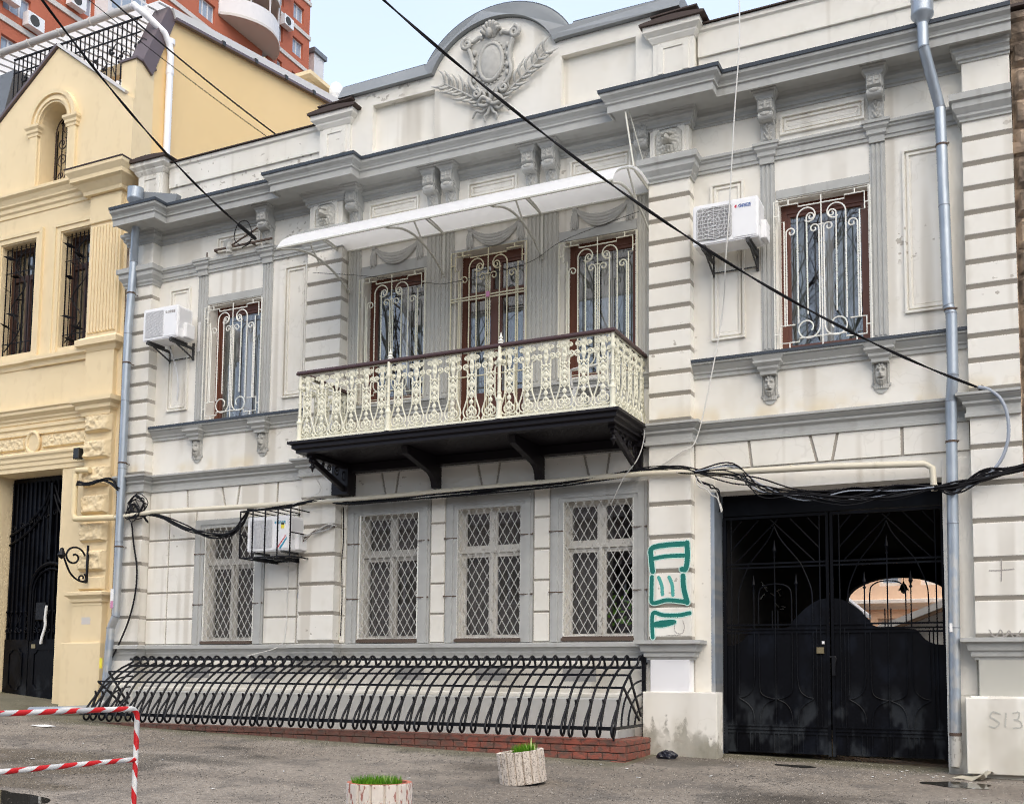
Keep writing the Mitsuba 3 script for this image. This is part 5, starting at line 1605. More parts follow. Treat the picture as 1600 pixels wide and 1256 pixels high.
# ---------------------------------------------------------------- pipes
def downpipe(label, pts, r, hop, clamps, extra=None):
    d = thing('downpipe', label, 'downpipe')
    p = [np.array(q, float) for q in pts]
    for k, (a, b) in enumerate(zip(p[:-1], p[1:])):
        t = (b - a) / np.linalg.norm(b - a)
        L = np.linalg.norm(b - a)
        n = max(1, int(round(L / 1.05))) if L > 1.3 else 1
        for j in range(n):
            q0, q1 = a + (b - a) * j / n, a + (b - a) * (j + 1) / n
            put(d + '__section', MB().tube([q0 - t * 0.02, q0 + t * 0.005, q1 - t * 0.05, q1 + t * 0.015], [r * 0.97, r * 1.0, r * 0.985, r * 0.94], 14), 'zinc', 40)
            put(d + '__seam', MB().tube([q0 - t * 0.006, q0 + t * 0.006], r * 1.04, 14), 'zinc_seam', 40)
    if hop:
        put(d + '__hopper', MB().lathe([(r, 0), (r * 1.15, 0.03), (r * 2.0, 0.10), (r * 2.05, 0.13), (r * 1.95, 0.135), (r * 1.95, 0.30), (r * 2.05, 0.31)], tuple(p[0] - [0, 0, 0.02]), 16), 'zinc', 40)
    for z in clamps:
        k = max(i for i in range(len(p) - 1) if p[i][2] >= z or i == 0)
        a, b = p[k], p[k + 1]
        f = (a[2] - z) / (a[2] - b[2])
        q = a + (b - a) * f
        put(d + '__clamp', MB().tube([q + [0, 0, 0.012], q - [0, 0, 0.012]], r * 1.08, 14).bar(q, (q[0] + 0.02, 0.0 if q[0] > -13.2 else -0.18, q[2]), 0.012).ball(q + [r * 1.2, -0.03, 0], 0.012, 6), 'rust_iron')
    return d


d1 = downpipe('zinc downpipe with kinked head at the left end of the cream house', [(-13.44, -0.44, 8.76), (-13.40, -0.44, 8.44), (-13.56, -0.30, 7.84), (-13.60, -0.32, 6.60), (-13.60, -0.32, 4.30), (-13.60, -0.32, 1.86), (-13.70, -0.32, 1.66), (-13.73, -0.36, 0.42)], 0.066, True, (7.3, 6.1, 4.4, 3.0))
put(d1 + '__shoe', MB().tube(spline([(-13.73, -0.36, 0.45), (-13.76, -0.52, 0.36), (-13.98, -0.95, 0.33), (-14.6, -1.05, 0.31)], 5), 0.066, 10), 'zinc', 40)
put(d1 + '__sticker', MB().box(-13.665, -13.60, -0.392, -0.385, 2.0, 2.30), 'white_plastic')
put(d1 + '__sticker', MB().box(-13.655, -13.60, -0.396, -0.388, 1.98, 2.10), 'pink_ink')
put(d1 + '__sticker', MB().box(-13.80, -13.745, -0.432, -0.425, 1.0, 1.17), 'yellow_ink')
put(d1 + '__outlet_chute', MB().bar((-13.40, -0.30, 8.95), (-12.62, -0.30, 8.76), 0.16, 0.10), 'attic_zinc')
d2 = downpipe('zinc downpipe with kinked head right of the carriage gate', [(-0.94, -0.52, 8.60), (-0.935, -0.52, 8.30), (-0.79, -0.24, 7.66), (-0.755, -0.24, 5.25), (-0.725, -0.24, 5.15), (-0.725, -0.26, 4.42), (-0.755, -0.22, 4.12), (-0.77, -0.20, 2.7), (-0.80, -0.19, 0.32)], 0.064, True, (7.2, 5.2, 3.65))
put(d2 + '__broken_base', MB().tube([(-0.80, -0.19, 0.33), (-0.80, -0.20, 0.06), (-0.81, -0.23, -0.06)], [0.06, 0.066, 0.05], 12), 'old_paint', 40)
put(d2 + '__rusty_seam', MB().tube([(-0.80, -0.19, 0.325), (-0.80, -0.19, 0.29)], 0.068, 12), 'rust_iron')
put(d2 + '__sticker', MB().box(-0.83, -0.80, -0.262, -0.256, 1.46, 1.56), 'white_plastic')

gp_ = [(-14.66, -0.30, 4.36), (-14.70, -0.30, 4.30), (-14.70, -0.30, 3.62), (-14.66, -0.30, 3.53), (-14.55, -0.30, 3.52), (-13.66, -0.28, 3.50), (-12.9, -0.27, 3.545), (-11.0, -0.26, 3.52), (-9.1, -0.26, 3.50), (-7.4, -0.26, 3.52), (-5.5, -0.26, 3.54), (-4.5, -0.26, 3.555), (-3.83, -0.25, 3.53), (-3.72, -0.24, 3.49), (-3.60, -0.24, 3.49), (-2.1, -0.22, 3.465), (-1.06, -0.20, 3.42), (-0.98, -0.19, 3.37), (-0.96, -0.19, 3.10)]
GP = thing('gas_pipe', 'cream painted gas pipe running along the front above the ground floor windows', 'pipe')
put(GP + '__pipe', MB().tube(gp_, 0.039, 10), 'pipe_cream', 50)
put(GP + '__yellow_end', MB().tube([(-14.40, -0.265, 4.36), *gp_[:5], (-13.75, -0.285, 3.505)], 0.052, 10), 'pipe_yellow', 50)
for x, z in ((-12.2, 3.53), (-9.75, 3.505), (-6.6, 3.53), (-4.15, 3.545), (-2.6, 3.475)):
    put(GP + '__hanger', MB().tube([(x, -0.262 if x < -4 else -0.23, z - 0.040), (x, -0.262 if x < -4 else -0.23, z + 0.05)], 0.012, 6).bar((x, -0.25, z + 0.04), (x, 0.0, z + 0.04), 0.012), 'pipe_cream')
for x, z in ((-11.4, 3.525), (-8.3, 3.51), (-6.5, 3.53), (-3.1, 3.485), (-1.6, 3.445)):
    put(GP + '__joint', MB().tube([(x - 0.012, -0.26 if x < -4 else -0.225, z), (x + 0.012, -0.26 if x < -4 else -0.225, z)], 0.037, 10), 'pipe_cream')


# ---------------------------------------------------------------- cables
def cable(name, label, pts, r, mat_='cable_black', cat='cable', n=6, seg=8, group=None):
    return single(name, MB().tube(spline(pts, seg), r, n), mat_, label, cat, True, group)


def hung(a, b, sag, n=30, over=1.0):
    a, b = np.asarray(a, float), np.asarray(b, float)
    t = np.linspace(0, over, n)[:, None]
    return a + (b - a) * t - np.array([0, 0, 1.0]) * sag * 4 * t * (1 - t)


OC = thing('overhead_cable', 'thick twisted black cable slanting down across the front to the right pilaster', 'cable')
base = hung((-0.47, -0.30, 4.24), (-5.47, -5.0, 7.39), 0.42, 90, 1.5)
for s in (0, 1):
    ph = np.linspace(0, 42, 90) + PI * s
    put(OC + '__strand', MB().tube(base + np.column_stack([0.008 * np.cos(ph), 0 * ph, 0.008 * np.sin(ph)]), 0.0085, 6), 'cable_black', True)
put(OC + '__wall_anchor', MB().lathe([(0.0, 0.07), (0.02, 0.05), (0.045, 0.0)], (-0.42, -0.24, 4.21), 8).bar((-0.42, -0.22, 4.22), (-0.44, -0.3, 4.24), 0.02), 'rust_iron')
OC2 = thing('overhead_cable', 'thick black cable sloping from the top left corner to an iron bracket', 'cable')
base = hung((-10.97, -0.30, 7.81), (-10.22, -5.0, 8.72), 0.20, 60, 1.5)
for s in (0, 1):
    ph = np.linspace(0, 30, 60) + PI * s
    put(OC2 + '__strand', MB().tube(base + np.column_stack([0.008 * np.cos(ph), 0 * ph, 0.008 * np.sin(ph)]), 0.0095, 6), 'cable_black', True)
put(OC2 + '__clamp', MB().tube(base[:5], 0.03, 8), 'cable_black')
put(OC2 + '__loop', MB().tube(spline([(-11.0, -0.32, 7.80), (-11.2, -0.34, 7.72), (-11.36, -0.34, 7.86), (-11.30, -0.34, 8.08), (-11.14, -0.33, 8.12), (-11.03, -0.33, 7.95), (-11.05, -0.33, 7.75), (-11.2, -0.34, 7.68)], 6), 0.008, 5), 'cable_black', True)
IB = thing('iron_bracket', 'old rusty iron bracket with insulators on the frieze near the left end', 'bracket')
put(IB + '__arm', MB().bar((-11.98, -0.10, 7.86), (-10.75, -0.16, 7.83), 0.028).bar((-11.6, -0.12, 7.88), (-11.0, -0.22, 8.02), 0.02).bar((-12.0, 0.0, 7.86), (-11.98, -0.1, 7.86), 0.03).bar((-11.2, 0.0, 7.86), (-11.2, -0.14, 7.85), 0.03), 'rust_iron')
put(IB + '__insulator', MB().lathe([(0, 0.16), (0.03, 0.15), (0.035, 0.1), (0.055, 0.06), (0.04, 0.02), (0.05, -0.02), (0, -0.02)], (-11.62, -0.16, 7.76), 10), 'relief_stone')
put(IB + '__insulator', MB().tube(spline([(-12.26, -0.03, 7.78), (-12.22, -0.08, 7.70), (-12.16, -0.08, 7.72), (-12.16, -0.08, 7.86)], 4), 0.014, 6), 'rust_iron')
cable('roof_cable', 'black cable crossing the yellow side wall down to the parapet, the thicker of two', hung((-10.93, 0.15, 9.70), (-13.2, -3.6, 12.10), 0.12, 14, 1.6), 0.014)
cable('roof_cable', 'thin black wire crossing the yellow side wall beside a thicker cable', hung((-11.12, 0.15, 9.71), (-13.7, -3.6, 12.15), 0.10, 14, 1.6), 0.007)
cable('hanging_cord', 'thin white cord hanging from the roof past the right air conditioner', [(-3.06, -0.56, 10.0), (-3.10, -0.58, 9.71), (-3.09, -0.62, 8.9), (-3.17, -0.60, 7.9), (-3.24, -0.57, 6.9), (-3.32, -0.5, 6.1), (-3.44, -0.2, 5.6), (-3.6, -0.19, 4.75), (-3.80, -0.20, 3.95), (-4.0, -0.22, 3.80), (-4.34, -0.22, 3.60)], 0.0085, 'cord_white', 'cord')
cable('grey_conduit', 'grey corrugated conduit curving down the right pilaster from the overhead cable', [(-0.46, -0.30, 4.24), (-0.34, -0.31, 4.19), (-0.22, -0.31, 4.06), (-0.16, -0.31, 3.85), (-0.17, -0.30, 3.58), (-0.27, -0.29, 3.34), (-0.47, -0.28, 3.16), (-0.72, -0.27, 3.08)], 0.020, 'conduit_grey', 'conduit', 8, 16)


def bundle(label, pts, n, r, spread, mats=('cable_black',)):
    b = thing('cable_bundle', label, 'cable bundle')
    p = np.asarray(pts, float)
    for k in range(n):
        q = p + rng.normal(0, spread, p.shape) * np.array([0.6, 0.5, 1.0])
        q[0], q[-1] = p[0] + rng.normal(0, 0.012, 3), p[-1] + rng.normal(0, 0.015, 3)
        put(b + '__cable', MB().tube(spline(q, 6), r * rng.uniform(0.7, 1.25), 5), mats[k % len(mats)], True)
    return b


bundle('sagging bundle of black cables under the lintel of the carriage gate', [(-3.80, -0.28, 3.52), (-3.30, -0.27, 3.44), (-2.95, -0.26, 3.27), (-2.45, -0.26, 3.13), (-1.9, -0.27, 3.06), (-1.37, -0.28, 3.08), (-0.9, -0.29, 3.13)], 12, 0.0085, 0.06, ('cable_black', 'cable_black', 'cable_black', 'cable_black', 'conduit_grey'))
bundle('thick black cable bundle passing the right downpipe towards the stone house', [(-0.95, -0.30, 3.11), (-0.72, -0.31, 3.10), (-0.42, -0.31, 3.20), (0.0, -0.31, 3.29), (0.6, -0.3, 3.45)], 12, 0.011, 0.03)
bundle('black cables sagging from the left downpipe to the caged air conditioner', [(-13.45, -0.27, 3.72), (-13.30, -0.28, 3.52), (-12.85, -0.27, 3.50), (-12.24, -0.26, 3.26), (-11.70, -0.26, 3.11), (-11.30, -0.28, 3.10), (-11.0, -0.35, 3.25), (-10.75, -0.5, 3.40)], 8, 0.012, 0.03)
bundle('tangle of black cable loops beside the left downpipe', [(-13.50, -0.25, 3.74), (-13.30, -0.28, 3.84), (-13.12, -0.26, 3.66), (-13.28, -0.30, 3.48), (-13.46, -0.30, 3.52), (-13.40, -0.27, 3.70), (-13.2, -0.27, 3.62), (-13.1, -0.2, 3.40)], 7, 0.010, 0.04)
bundle('black cables lying on the cream gas pipe from the cage to the middle pilaster', [(-10.8, -0.45, 3.42), (-10.2, -0.36, 3.46), (-9.6, -0.28, 3.52), (-9.0, -0.28, 3.45), (-7.4, -0.27, 3.45), (-5.6, -0.27, 3.49), (-4.5, -0.27, 3.585), (-4.0, -0.27, 3.58), (-3.75, -0.26, 3.52)], 5, 0.011, 0.022)
bundle('black straps of cable round the rusticated pilaster of the yellow house', [(-14.75, -0.22, 4.12), (-14.65, -0.30, 4.13), (-14.35, -0.31, 4.11), (-14.1, -0.31, 4.14), (-13.9, -0.25, 4.12), (-13.6, -0.40, 3.95)], 5, 0.013, 0.02)
bundle('short brown and grey wires tied to the pilaster right of the cage', [(-9.95, -0.18, 2.98), (-9.86, -0.30, 2.98), (-9.7, -0.24, 3.06), (-9.5, -0.215, 3.14), (-9.36, -0.215, 3.13)], 6, 0.009, 0.03, ('ac_grey', 'rust_iron', 'cord_white'))
bundle('thin black wires curling down at the left jamb of the carriage gate', [(-3.80, -0.25, 3.50), (-3.78, -0.22, 3.35), (-3.65, -0.20, 3.32), (-3.56, -0.2, 3.30), (-3.52, -0.15, 3.20), (-3.50, -0.13, 3.02)], 4, 0.008, 0.03, ('cable_black', 'cord_white'))
cable('wall_cable', 'black cable dropping down the wall right of the left downpipe', [(-13.42, -0.24, 3.40), (-13.36, -0.23, 3.02), (-13.28, -0.22, 2.62), (-13.30, -0.22, 2.2), (-13.40, -0.23, 1.80), (-13.55, -0.25, 1.45), (-13.68, -0.3, 1.15)], 0.014)
cable('wall_cable', 'thin cord under the cage dropping beside the caged air conditioner', [(-10.32, -0.06, 2.66), (-10.33, -0.05, 2.2), (-10.34, -0.05, 1.6), (-10.42, -0.10, 1.35), (-10.85, -0.3, 1.20)], 0.007, 'cord_white')
cable('wall_cable', 'looped grey cord below the right end of the cage', [(-10.02, -0.05, 2.70), (-10.03, -0.06, 2.45), (-10.0, -0.06, 2.25), (-9.95, -0.06, 2.10), (-10.05, -0.06, 2.06), (-10.13, -0.06, 2.12), (-10.06, -0.06, 2.32), (-10.02, -0.06, 2.52)], 0.006, 'conduit_grey')
cable('wall_cable', 'black cable down the corner beside the left centre ground floor window', [(-9.32, -0.06, 3.44), (-9.315, -0.05, 2.9), (-9.33, -0.06, 2.6), (-9.315, -0.05, 2.1), (-9.325, -0.05, 1.5)], 0.007)
cable('wall_cable', 'thin wire strung across the balcony windows', [(-9.75, -0.4, 7.02), (-9.1, -0.10, 6.98), (-7.95, -0.08, 6.70), (-7.5, -0.08, 6.63), (-6.3, -0.08, 6.72), (-5.7, -0.1, 6.95), (-4.6, -0.12, 7.15)], 0.004)
cable('wall_cable', 'grey wire hanging at the right end of the balcony', [(-4.52, -0.26, 4.35), (-4.47, -0.28, 4.05), (-4.55, -0.3, 3.75), (-4.75, -0.3, 3.50), (-5.0, -0.1, 3.2)], 0.0075, 'cord_white')
cable('wall_cable', 'thin wire hanging from the balcony pendant to the gas pipe', [(-9.22, -0.95, 3.78), (-9.35, -0.6, 3.6), (-9.9, -0.4, 3.5), (-10.2, -0.3, 3.46)], 0.004, 'cord_white')

# ---------------------------------------------------------------- graffiti and scribbles (paint on the pilaster blocks)
YF = -E - 0.003


def paint(parent, pts, w, mat_, y=YF, wid=None):
    ln = sg.LineString(spline(pts, 6)).buffer(w / 2, quad_segs=3)
    return put(parent + '__painted_mark', MB().prism(ln, y - 0.0012, y + 0.002), mat_)


pk = pil_keys[2]
for z0, z1 in ((2.29, 2.66), (1.85, 2.22), (1.42, 1.77)):
    pass
g = [([(-4.39, 2.28), (-4.41, 2.45), (-4.40, 2.58), (-4.20, 2.615), (-3.93, 2.62)], 0.055), ([(-3.93, 2.63), (-3.925, 2.45), (-3.95, 2.30), (-4.0, 2.295)], 0.055), ([(-4.39, 2.445), (-4.2, 2.47), (-3.93, 2.47)], 0.04),
     ([(-4.40, 2.21), (-4.405, 2.0), (-4.39, 1.875), (-4.2, 1.905), (-4.0, 1.885), (-3.93, 1.87)], 0.042), ([(-3.985, 2.21), (-3.975, 2.05), (-3.93, 1.87)], 0.055),
     ([(-4.39, 1.43), (-4.40, 1.6), (-4.38, 1.745), (-4.25, 1.715), (-4.05, 1.71), (-3.90, 1.735)], 0.04), ([(-4.385, 1.60), (-4.25, 1.625), (-4.10, 1.625), (-4.25, 1.585), (-4.38, 1.585)], 0.04)]
for pts, w in g:
    paint(pk, pts, w + 0.034, 'teal_halo', YF + 0.0008)
for pts, w in g:
    paint(pk, pts, w + 0.01, 'teal_paint', YF)
for pts in ([(-4.31, 2.20), (-4.27, 2.10), (-4.26, 1.98)], [(-4.17, 2.20), (-4.13, 2.10), (-4.12, 1.97)]):
    paint(pk, pts, 0.045, 'teal_mid', YF + 0.0004)
paint(pk, [(-4.10, 1.62), (-4.09, 1.50), (-4.0, 1.48), (-3.97, 1.56), (-3.99, 1.64)], 0.006, 'scribble')
paint(pk, [(-4.2, 1.46), (-4.1, 1.46), (-4.02, 1.46)], 0.006, 'scribble')
pr = pil_keys[3]
paint(pr, [(-0.40, 2.15), (-0.28, 2.15), (-0.15, 2.16)], 0.012, 'scribble')
paint(pr, [(-0.275, 2.28), (-0.275, 2.15), (-0.28, 2.03)], 0.012, 'scribble')
for pts in ([(-0.42, 1.48), (-0.36, 1.40), (-0.30, 1.48), (-0.26, 1.38), (-0.22, 1.47), (-0.16, 1.39), (-0.1, 1.47)], [(-0.40, 1.42), (-0.30, 1.40), (-0.2, 1.44), (-0.1, 1.41)]):
    paint(pr, pts, 0.012, 'scribble')
yq = -E - 0.144
for pts in ([(-0.33, 0.55), (-0.40, 0.57), (-0.43, 0.52), (-0.38, 0.485), (-0.34, 0.45), (-0.38, 0.40), (-0.44, 0.415)], [(-0.27, 0.56), (-0.28, 0.41)], [(-0.20, 0.56), (-0.14, 0.57), (-0.15, 0.50), (-0.19, 0.49), (-0.13, 0.47), (-0.12, 0.41), (-0.20, 0.40)]):
    paint(pr, pts, 0.016, 'grey_smear', yq)

# ---------------------------------------------------------------- chair on the balcony
CH = thing('plastic_chair', 'white plastic garden chair standing on the balcony behind the railing', 'chair')
m = MB()
cx, cy, cz = -5.02, -0.62, 4.21


def cp_(x, y, z):
    return (cx + x, cy + y, cz + z)


put(CH + '__seat', MB().block(-0.21, 0.21, 0.22, -0.22, 0, 0.03, 0.008).mesh() if False else MB().box(cx - 0.22, cx + 0.20, cy - 0.22, cy + 0.22, cz + 0.39, cz + 0.42), 'white_plastic')
for x, y, dx, dy in ((-0.2, -0.2, -0.05, -0.04), (-0.2, 0.2, -0.05, 0.04), (0.18, -0.2, 0.06, -0.04), (0.18, 0.2, 0.06, 0.04)):
    put(CH + '__leg', MB().bar(cp_(x + dx, y + dy, 0.0), cp_(x, y, 0.41), 0.055, 0.035), 'white_plastic')
for y in (-0.24, 0.24):
    put(CH + '__armrest', MB().tube(spline([cp_(-0.23, y * .92, 0.40), cp_(-0.25, y, 0.60), cp_(-0.18, y * 1.05, 0.645), cp_(0.05, y * 1.05, 0.65), cp_(0.27, y, 0.70)], 5), 0.026, 8, squash=(0.6, 1.0)), 'white_plastic', True)
    put(CH + '__back_post', MB().tube(spline([cp_(0.19, y * .85, 0.40), cp_(0.26, y * .9, 0.65), cp_(0.36, y * .8, 0.90)], 5), 0.022, 8), 'white_plastic', True)
for k in range(5):
    y = -0.15 + 0.075 * k
    put(CH + '__back_slat', MB().tube(spline([cp_(0.20, y, 0.42), cp_(0.27, y, 0.65), cp_(0.365, y, 0.90)], 4), 0.018, 6, squash=(0.5, 1)), 'white_plastic', True)
put(CH + '__top_rail', MB().tube(spline([cp_(0.36, -0.2, 0.89), cp_(0.385, 0, 0.93), cp_(0.36, 0.2, 0.89)], 5), 0.028, 8), 'white_plastic', True)
BXX = thing('balcony_box', 'pale box with dark print standing at the right end of the balcony', 'box')
put(BXX + '__carton', MB().block(-4.78, -4.63, -0.62, -0.88, 4.21, 4.52, 0.006), 'ac_side')
put(BXX + '__print', MB().box(-4.74, -4.67, -0.888, -0.879, 4.32, 4.44), 'scribble')

# ---------------------------------------------------------------- small things on the ground
def blob(c, rx, ry, n=26, jag=0.16, seed=0):
    r = np.random.default_rng(seed)
    a = np.linspace(0, 2 * PI, n, endpoint=False)
    k = 1 + jag * (np.sin(a * 3 + r.uniform(0, 6)) * 0.6 + np.sin(a * 5 + r.uniform(0, 6)) * 0.5 + r.normal(0, 0.25, n))
    return np.column_stack([c[0] + rx * k * np.cos(a), c[1] + ry * k * np.sin(a)])


def puddle(label, c, rx, ry, seed, rot=0.0):
    p = blob((0, 0), rx, ry, seed=seed)
    p = spline(np.vstack([p, p[:1]]), 3)
    ca, sa = math.cos(rot), math.sin(rot)
    p = np.column_stack([c[0] + p[:, 0] * ca - p[:, 1] * sa, c[1] + p[:, 0] * sa + p[:, 1] * ca])
    z = np.max(gz(p[:, 0], p[:, 1])) * 0.35 + 0.65 * float(gz(*c)) + 0.004
    v, f = tri(sg.Polygon(p).buffer(0))
    zz = gz(v[:, 0], v[:, 1]) + 0.005
    # still water lies level: a plane close to the slope, nowhere under it
    single('puddle', (np.column_stack([v, zz]), f), 'puddle_water', label, 'puddle', kind='structure')


puddle('rain puddle at the lower left corner reflecting the yellow house', (-8.9, -6.75), 0.95, 0.62, 3, 0.35)
puddle('small puddle mirroring the gate bars beside the right downpipe', (-0.74, -1.0), 0.34, 0.22, 5, 0.1)
puddle('thin brown puddle on the asphalt in front of the carriage gate', (-2.55, -0.40), 0.24, 0.10, 9)


def paper(name, label, c, w, d, a, mat_, fold=0.012, cat='litter', group=None):
    u, v = np.meshgrid(np.linspace(-1, 1, 6), np.linspace(-1, 1, 5), indexing='ij')
    x = c[0] + (u * w / 2) * math.cos(a) - (v * d / 2) * math.sin(a)
    y = c[1] + (u * w / 2) * math.sin(a) + (v * d / 2) * math.cos(a)
    z = gz(x, y) + 0.006 + fold * (0.5 + 0.5 * np.sin(u * 3 + c[0] * 9) * np.cos(v * 2 + c[1] * 7))
    top = np.stack([x, y, z], -1)
    m = MB().grid(top).grid(top[:, ::-1] - [0, 0, 0.002])
    single(name, m, mat_, label, cat, group=group)


def grit(label, n, mat_, size, seed):
    r = np.random.default_rng(seed)
    x, y = r.uniform(-14, 0.6, n * 2), r.uniform(-7.4, 0.3, n * 2)
    ok = (y < -1.25) | (x > -4.3)
    ok &= meshkit.noise(np.stack([x * 0.8, y * 1.2, x * 0], -1), seed) > r.uniform(0.1, 0.75, n * 2)
    x, y = x[ok][:n], y[ok][:n]
    m = len(x)
    s = size * r.uniform(0.5, 1.4, m)
    a = r.uniform(0, 2 * PI, m)
    z = gz(x, y)
    tet = [np.stack([x + s * np.cos(a + k * 2.1), y + s * np.sin(a + k * 2.1), z - 0.001], -1) for k in range(3)] + [np.stack([x + 0.2 * s, y, z + s * 0.75], -1)]
    i = np.arange(m)
    f = np.vstack([np.column_stack([i + m * p_ for p_ in t]) for t in ((0, 1, 3), (1, 2, 3), (2, 0, 3))])
    single('grit', (np.vstack(tet), f), mat_, label, 'grit', kind='stuff')


grit('pale stone grit strewn over the asphalt pavement', 9000, 'grit_pale', 0.0075, 3)
grit('dark stone grit strewn over the asphalt pavement', 9000, 'grit_dark', 0.0085, 4)
paper('paper_sheet', 'white sheet of paper on the pavement near the left end of the brick ledge', (-13.1, -2.05), 0.30, 0.17, 0.2, 'litter_white')
for k in range(46):
    x = rng.uniform(-12, -0.3)
    y = rng.uniform(-6.2, -1.4) if x < -4.3 else rng.uniform(-2.4, -0.1)
    if k > 34:
        x, y = -0.9 + rng.normal(0, 0.35), -0.62 + rng.normal(0, 0.22)
    paper('paper_scrap', 'tiny pale scrap of litter scattered on the asphalt pavement', (x, y), rng.uniform(0.015, 0.05), rng.uniform(0.012, 0.03), rng.uniform(0, 3), 'litter_white', 0.004, 'litter', 'scraps of litter on the pavement')
v = SPH[12][0].copy()
nn = meshkit.fbm(v * 2.6 + 5, 3, 2)
v = v * (0.6 + 0.8 * nn)[:, None] * np.array([0.13, 0.10, 0.065]) + np.array([-4.10, -0.50, float(gz(-4.1, -0.5)) + 0.035])
single('rubbish_bag', (v, SPH[12][1]), 'black_bag', 'crumpled black plastic bag at the foot of the pilaster beside the brick ledge', 'bag')
u, w = np.meshgrid(np.linspace(-1, 1, 22), np.linspace(-1, 1, 16), indexing='ij')
rx = -0.62 + 0.17 * u + 0.05 * w
ry = -0.42 + 0.16 * w - 0.05 * u
rz = gz(rx, ry) + 0.008 + 0.075 * np.clip(u + 0.3 * np.sin(w * 3), 0, 1) ** 1.5 + 0.014 * np.sin(w * 9 + u * 4) * np.clip(u + 1, 0, 1)
single('rag', MB().grid(np.stack([rx, ry, rz], -1)), 'rag_cloth', 'crumpled greenish rag at the corner of the right pilaster foot', 'rag', True)
# ---------------------------------------------------------------- the yellow house on the left
Y = thing('yellow_house', 'pale yellow house with a steep front gable, arched niche and fluted pilaster', 'building')
YW = -0.03
yb = sg.Polygon([(-21, -0.3), (-14.02, -0.3), (-14.02, 11.0), (-14.22, 11.13), (-15.95, 12.42), (-21, 8.6)])
YWIN = [(-17.17, 6.72, -16.27, 8.82), (-15.61, 6.70, -14.83, 8.82)]
YG = (-17.06, -0.3, -15.32, 4.50)
niche = sg.Polygon([(-16.31, 9.86), (-16.31, 10.97), *arc((-15.95, 10.97), 0.36, 180, 0, 16), (-15.59, 9.86)])
for r in YWIN + [YG]:
    yb = yb.difference(sg.box(*r))
yb = yb.difference(niche)
put(Y + '__wall', MB().prism(yb, YW, 0.42), 'yellow')
# gable copings
for a, b in (((-15.95, 12.45), (-14.18, 11.12)), ((-15.95, 12.45), (-21, 8.63))):
    put(Y + '__gable_coping', MB().bar((a[0], 0.18, a[1] + 0.02), (b[0], 0.18, b[1] + 0.02), 0.05, 0.52), 'gutter_white' if b[0] > -15 else 'brown_flash')
put(Y + '__niche_back', MB().prism(niche.buffer(0.03), 0.40, 0.45), 'yellow')
ar = sg.Polygon(np.vstack([arc((-15.95, 10.97), 0.60, 180, 0, 20), arc((-15.95, 10.97), 0.37, 0, 180, 20)]))
put(Y + '__archivolt', MB().prism(ar, YW - 0.06, YW).prism(sg.Polygon(np.vstack([arc((-15.95, 10.97), 0.60, 180, 0, 20), arc((-15.95, 10.97), 0.52, 0, 180, 20)])), YW - 0.10, YW).prism(sg.Polygon(np.vstack([arc((-15.95, 10.97), 0.47, 180, 0, 20), arc((-15.95, 10.97), 0.41, 0, 180, 20)])), YW - 0.085, YW), 'yellow')
for x0, x1 in ((-16.56, -16.32), (-15.58, -15.34)):
    p = put(Y + '__niche_pilaster', MB().block(x0 + 0.02, x1 - 0.02, YW + 0.01, YW - 0.06, 9.80, 10.80, 0.01), 'yellow')
    put(p + '__niche_capital', mould([(x0, YW + 0.01), (x0, YW - 0.06), (x1, YW - 0.06), (x1, YW + 0.01)], [(-0.05, 10.78), (0.01, 10.78), (0.01, 10.83), (0.03, 10.85), (0.03, 10.90), (0.06, 10.94), (0.06, 10.985), (-0.05, 10.99)], caps=False).box(x0, x1, YW - 0.06, YW, 10.78, 10.98), 'yellow')
m = MB()
for x in np.linspace(-16.25, -15.65, 2):
    m.bar((x, 0.26, 9.88), (x, 0.26, 11.0), 0.02)
q = arc((-15.95, 10.97), 0.30, 180, 0, 18)
m.tube(np.column_stack([q[:, 0], np.full(18, 0.26), q[:, 1]]), 0.011, 5)
m.bar((-16.25, 0.26, 9.92), (-15.65, 0.26, 9.92), 0.02)
for k, (x, z, r) in enumerate([(-16.08, 10.12, .12), (-15.82, 10.18, .11), (-16.06, 10.42, .13), (-15.82, 10.50, .12), (-16.08, 10.74, .13), (-15.83, 10.80, .12), (-15.95, 11.06, .14)]):
    q = spiral((x, z), r, 0.015, 60 + 90 * k, 60 + 90 * k + (560 if k % 2 else -560), 40)
    m.tube(np.column_stack([q[:, 0], np.full(40, 0.26), q[:, 1]]), 0.011, 5)
put(Y + '__niche_grille', m, 'rusty_metal')


def ymould(x0, x1, prof, base=YW, mt='yellow', ends=False):
    if ends:
        return mould([(x0, 0.3), (x0, base), (x1, base), (x1, 0.3)], prof, caps=False)
    return mould([(x0, base), (x1, base)], prof)


